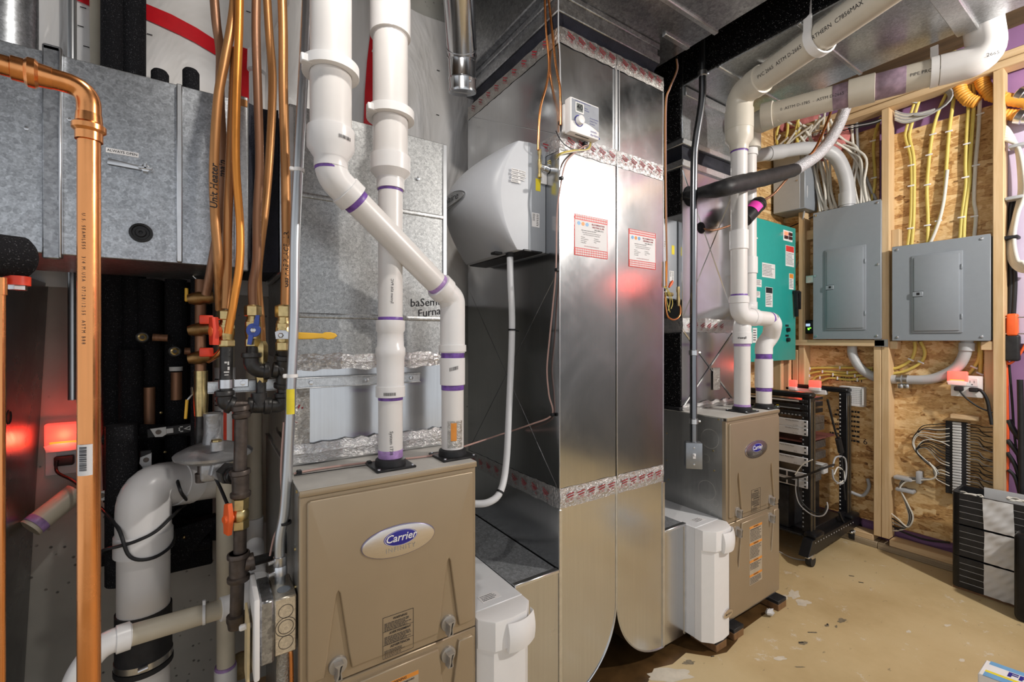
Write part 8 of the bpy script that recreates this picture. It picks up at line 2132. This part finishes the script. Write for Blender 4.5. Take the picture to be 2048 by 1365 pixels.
for k, (zz, h) in enumerate(((0.905, 0.018), (0.865, 0.03), (0.828, 0.026))):
    q = unit('rack_unit', ('thin black rack panel with a pale front lip, topmost in the rack', 'black patch unit second from the rack top', 'black vented unit just above the silver screen units')[k], 'rack unit', zz, zz + h, 0.28, BLACK_PL)
    if k == 0: panelbits(q, [('strip', ys(0.06), ys(0.50), zz + 0.006, zz + 0.013, GEAR_GREY), ('strip', ys(0.53), ys(0.95), zz + 0.006, zz + 0.013, GEAR_GREY)])
    if k == 1: panelbits(q, [('led', ys(0.30), ys(0.33), zz + 0.012, zz + 0.016, STK_YELLOW), ('strip', ys(0.05), ys(0.35), zz + 0.004, zz + 0.009, GREY_PANEL)])
    if k == 2:
        m = M(FU)
        for i in range(22): m.box(ys(0.04 + i * 0.042), ys(0.062 + i * 0.042), zz + 0.003, zz + 0.009, 0, 0.001)
        part(m, 'vent_slot', GREY_PANEL, q, kind='stuff')
q = thing('power_backup', 'black battery backup at the rack bottom with a small lit screen', 'battery backup', (XR + 0.2, (y0 + y1) / 2, 0.153))
m = M(); m.box(XR + 0.01, XR + 0.42, y0 + 0.09, y1 - 0.03, 0.153, 0.405, 0.010, 2); part(m, 'case', BLACK_PL, q)
m = M(FX(XR + 0.01)); m.box(ys(0.55), ys(0.80), 0.352, 0.368, 0, 0.0012); part(m, 'display', LCD_LIT, q)
m = M(FX(XR + 0.01)); m.oval(ys(0.745), 0.386, 0.003, 0.003, 0, 0.001, 8); part(m, 'led', GREENLED, q)
m = M(FX(XR + 0.01))
for i in range(2):
    for j in range(3): m.box(ys(0.54 + i * 0.04), ys(0.56 + i * 0.04), 0.325 - j * 0.012, 0.331 - j * 0.012, 0, 0.002)
part(m, 'button', GREY_PANEL, q, kind='stuff')
m = M(FXt(XR + 0.01)); m.label('APC', 0.027, -ys(0.66), 0.262, 0.0012, bold=0.03, shear=0.1); m.scribble(-ys(0.70), -ys(0.58), 0.215, 0.226, 2, 0.0012, 0.5, 3); part(m, 'lettering', PAPER, q)
# cable loops on the rack
R_ = lambda u, v, x=XR - 0.03: P(u, v, x=x)
for k, (pts, mat, r, lab) in enumerate((
    ([R_(1564, 958), R_(1600, 955), R_(1628, 945), R_(1645, 938), R_(1668, 930, XR + .1)], BLK_CABLE, 0.006, 'black bundled cable running level across the network switches'),
    ([R_(1592, 960), R_(1592, 985), R_(1600, 1010), R_(1624, 1030), R_(1645, 1032), R_(1655, 1018), R_(1654, 1005)], GRY_CABLE, 0.0035, 'gray cable drooping in a loop before the battery backup'),
    ([R_(1596, 958), R_(1597, 985), R_(1606, 1008), R_(1628, 1026), R_(1646, 1027), R_(1653, 1012)], BLK_CABLE, 0.004, 'black cable drooping in a loop before the battery backup'),
    ([R_(1590, 950), R_(1605, 930), R_(1625, 920)], WHT_CABLE, 0.003, 'thin white patch cable slanting across the silver units'))):
    m = M(); m.tube(pts, r, 8, sm=6); solo(m, 'patch_cable', mat, lab, 'cable')
B_ = lambda u, v, y=YR - 0.02: P(u, v, y=y)
for k, (pts, mat, r, lab) in enumerate((
    ([B_(1655, 800), B_(1672, 868), B_(1680, 880), B_(1684, 930), B_(1690, 1000)], BLK_CABLE, 0.006, 'black power cable with inline plug hanging between the rack posts'),
    ([B_(1665, 935), B_(1672, 915), B_(1690, 918), B_(1692, 950), B_(1684, 968), B_(1668, 960), B_(1665, 940)], GRY_CABLE, 0.005, 'coiled gray cable hank tied between the rack posts'),
    ([B_(1668, 950), B_(1676, 935), B_(1688, 945), B_(1686, 962), B_(1674, 968)], WHT_CABLE, 0.004, 'coiled white cable hank tied between the rack posts'),
    ([B_(1678, 1025), B_(1690, 1050), B_(1710, 1062), B_(1722, 1055), B_(1712, 1035)], BLK_CABLE, 0.007, 'black cable heaped on the rack base beside the rear post'),
    ([P(1702, 985, x=3.40), P(1725, 992, x=3.41), P(1738, 975, x=3.42), P(1735, 958, x=3.43)], GRY_CABLE, 0.010, 'gray cable bundle looping from the rack to the wall'))):
    m = M(); m.tube(pts, r, 10, sm=6); o = solo(m, 'rack_cable', mat, lab, 'cable')
    if k == 0: m = M(); m.tube([B_(1676, 878), B_(1682, 905)], 0.016, 12); part(m, 'inline_plug', BLACK_RUB, o)
m = M(); m.box(XR + 0.30, XR + 0.36, YR + 0.05, YR + 0.13, 0.44, 0.50, 0.004, 1); solo(m, 'power_adapter', PAPER_G, 'pale power adapter inside the rack by the coiled cables', 'adapter')
# power strip with two night lights behind the rack top
q0 = P(1575, 780, x=3.345)
m = M(FX(3.35)); ya, yb = P(1655, 775, x=3.35).y, P(1560, 775, x=3.35).y
zz = P(1610, 776, x=3.35).z
m.box(ya, yb, zz - 0.035, zz + 0.006, -0.01, 0.02, 0.004, 1); solo(m, 'power_strip', PAPER, 'white outlet strip just behind the rack top beam', 'power strip')
for u, v, lab in ((1585, 760, 'glowing red night light behind the rack top, closer to the furnace'), (1632, 761, 'glowing red night light behind the rack top, closer to the white vented box')):
    a = P(u, v, x=3.33)
    tt = thing('night_light', lab, 'night light', a - Vector((0, 0, 0.03)))
    m = M(FX(3.33)); m.box(a.y - 0.034, a.y + 0.034, a.z - 0.045, a.z, 0, 0.028, 0.005, 2); part(m, 'lens', REDGLOW, tt)
    m = M(FX(3.33)); m.box(a.y - 0.034, a.y + 0.034, a.z - 0.07, a.z - 0.045, 0, 0.03, 0.005, 2); part(m, 'body', WHITE_PL, tt)
red_glow((3.28, P(1608, 760, x=3.33).y, P(1608, 760, x=3.3).z), 0.16)
# vented white box on the strand board
a, b = P(1678, 772, x=3.40), P(1727, 812, x=3.40)
t = thing('vented_box', 'white perforated metal box on the strand board behind the rack', 'electronics box', (3.42, (a.y + b.y) / 2, b.z))
m = M(FX(3.40)); m.box(b.y, a.y, b.z - 0.01, a.z, -0.05, 0, 0.003, 1); part(m, 'case', PAPER, t)
m = M(FX(3.40))
for i in range(13):
    for j in range(9):
        yy = a.y - 0.02 - i * 0.0085; z_ = b.z + 0.012 + j * 0.0115; m.box(yy - 0.002, yy + 0.002, z_ - 0.002, z_ + 0.002, 0, 0.0008)
part(m, 'perforation', GREY_PANEL, t, kind='stuff')
m = M(FX(3.40)); m.box(b.y - 0.004, b.y + 0.008, b.z + 0.0, a.z - 0.008, 0, 0.006, 0.002, 1); part(m, 'flange', PAPER, t)

# ---------------------------------------------------------------- stacked slatted crates
XC = 3.158; YC0, YC1 = -0.05, 0.668
def crate(z0, label):
    t = thing('storage_crate', label, 'crate', (XC + 0.09, (YC0 + YC1) / 2, z0), 'stacked black crates')
    h = 0.158; d = 0.185
    for i in range(5):
        zz = z0 + h * i / 5
        m = M(FX(XC)); m.box(YC0, YC1 - 0.028, zz + 0.0015, zz + h / 5 - 0.0015, -0.012, 0, 0.002, 1); part(m, 'slat', BLACK_PL, t)
    for i in range(4):
        zz = z0 + h * (i + 1) / 5
        m = M(FX(XC)); m.box(YC0, YC1 - 0.030, zz - 0.0007, zz + 0.0007, -0.008, -0.0012); part(m, 'slat_highlight', PAPER_G, t)  # pale strips paint in the highlight along each groove
    m = M(FZ(0)); m.prism([(XC, YC1 - 0.03), (XC + 0.006, YC1 - 0.010), (XC + 0.026, YC1), (XC + d, YC1), (XC + d, YC1 - 0.012), (XC + 0.03, YC1 - 0.014), (XC + 0.014, YC1 - 0.03)], z0, z0 + h); part(m, 'side_wall', BLACK_PL, t, sharp=60)
    m = M(); m.box(XC + d - 0.010, XC + d, YC0, YC1 - 0.01, z0, z0 + h); part(m, 'back_wall', BLACK_PL, t)
    m = M(); m.box(XC + 0.006, XC + d - 0.006, YC0, YC1 - 0.01, z0 + 0.002, z0 + 0.008); part(m, 'bottom', BLACK_PL, t)
    ya, yb = P(1968, 1060, x=XC).y, P(2030, 1060, x=XC).y
    rnd = random.Random(int(z0 * 1000))
    sh_ = rnd.uniform(-0.006, 0.006)
    ph_ = rnd.uniform(0, 6)
    m = M(); m.sheet(lambda a, b: (XC - 0.003 - 0.006 * (0.5 + 0.5 * math.sin(16 * a - 22 * b + ph_)) * (0.5 + 0.5 * math.sin(9 * b + 5 * a + ph_)), ya + (yb - ya) * a + sh_ * b, z0 + 0.004 + (h - 0.006) * b), 26, 20); part(m, 'white_tape', TAPE_W, t, 'wrinkled wide white tape', sharp=80)
    return t
TAPE_W = plain('white_tape', (0.62, 0.62, 0.63), 0.45, 0, 0.03)
c1 = crate(0.012, 'lowest slatted black crate with white tape, standing on the floor')
c2 = crate(0.173, 'middle slatted black crate with white tape in the stack')
c3 = crate(0.334, 'topmost slatted black crate with white tape, open and holding cables')
m = M(); m.box(XC + 0.01, 3.34, YC0, YC1 - 0.005, 0, 0.0115); solo(m, 'base_board', BLOCK, 'thin brown board under the stacked black crates', 'board')
m = M(FX(3.343 - 0.010)); m.box(YC0, P(1968, 980, x=3.33).y, 0.40, 0.505, 0, 0.0015); part(m, 'white_tape', TAPE_W, c3)
for k, (u, v) in enumerate(((1938, 987), (2045, 1002))):
    q = P(u, v, x=3.24); m = M()
    pts = [q + Vector((0.025 * math.sin(2 * a), 0.05 * math.cos(a), -0.01 + 0.004 * k + 0.0035 * (i % 3))) for i, a in enumerate([0.6 * j for j in range(24)])]
    m.tube(pts, 0.0032, 8, sm=4); solo(m, 'cable_coil', WHT_CABLE, ('white coiled cable in the topmost crate, beside its corner', 'white coiled cable in the topmost crate, beyond the tape')[k], 'cable')
q = P(2060, 1066, x=3.05)
m = M(); zt_ = P(2040, 1064, x=3.06).z; m.box(3.02, 3.14, q.y - 0.25, P(2029, 1100, x=3.05).y, 0, zt_, 0.022, 3); solo(m, 'black_case', RACK_BLACK, 'rounded black case standing in front of the crates at the picture edge', 'case')
# striped carton in the corner
p0 = P(1972, 1320, z=0.12); p1 = P(2048, 1347, z=0.12); pl = P(1951, 1354, z=0.12)
ex = (p1 - p0).normalized(); ey = (pl - p0); wy = ey.length; ey.normalize()
fb_ = lambda a, b, c: p0 + ex * a + ey * b + Vector((0, 0, c))
t = thing('carton', 'blue, white and yellow striped carton lying on the floor', 'box', fb_(0.14, wy / 2, -0.12))
LX = 0.30; wy = 0.118
m = M(fb_); m.box(0, LX, 0, wy, -0.12, 0, 0.003, 1); bx = part(m, 'box', PAPER, t)
for nm, mt, b0, b1 in (('blue_stripe', STK_BLUE, 0.0, 0.026), ('yellow_stripe', STK_YELLOW, 0.074, 0.088), ('blue_stripe', STK_BLUE, 0.088, wy)):
    m = M(fb_); m.box(0.012, LX, b0, b1, 0.0, 0.0006); part(m, nm, mt, bx)
m = M(fb_); m.text('FRESH', 0.046, lambda x, y: fb_raw(0.055 + x, 0.050 - y, 0.0012), al='LEFT', bold=0.03) if False else m.text('FRESH', 0.044, lambda x, y: (0.058 + x * 1.25, 0.050 - y, 0.0012), al='LEFT', bold=0.03); part(m, 'lettering', LOGO_BLUE, bx)
# small debris on the floor
for k, (u, v, w, h, rot) in enumerate(((1703, 1153, 0.012, 0.0025, -0.9), (1722, 1166, 0.011, 0.003, -0.9), (1620, 1266, 0.010, 0.0018, -0.6), (1425, 1314, 0.008, 0.0018, -0.4), (1602, 1286, 0.010, 0.003, -0.6), (1655, 1250, 0.006, 0.003, 0.3))):
    q = P(u, v, z=0); m = M(); m.box(q.x - w, q.x + w, q.y - h, q.y + h, 0, 0.002, 0.0008, 1)
    a = rot; m.v = [Vector((q.x + (p.x - q.x) * math.cos(a) - (p.y - q.y) * math.sin(a), q.y + (p.x - q.x) * math.sin(a) + (p.y - q.y) * math.cos(a), p.z)) for p in m.v]
    solo(m, 'debris_chip', BLACK_PL, 'small dark chip of debris on the bare floor', 'debris', 'dark chips on the floor')
q = P(1540, 1225, z=0.02); m = M(); m.ball(q, 0.020, 9, 1.3, 0.7, 0.6); rq = random.Random(2); m.v = [p + Vector((rq.uniform(-.006, .006), rq.uniform(-.006, .006), rq.uniform(-.003, .006))) for p in m.v]; solo(m, 'paper_scrap', PAPER_G, 'crumpled pale scrap at the foot of the furnace by the rack', 'scrap')
m = M(); m.tube([P(1556, 1103, z=0.004), P(1580, 1115, z=0.004), P(1600, 1120, z=0.004), P(1615, 1121, z=0.004)], 0.004, 8, sm=5); solo(m, 'floor_cable', GRY_CABLE, 'gray cable lying on the floor from the furnace to the rack caster', 'cable')
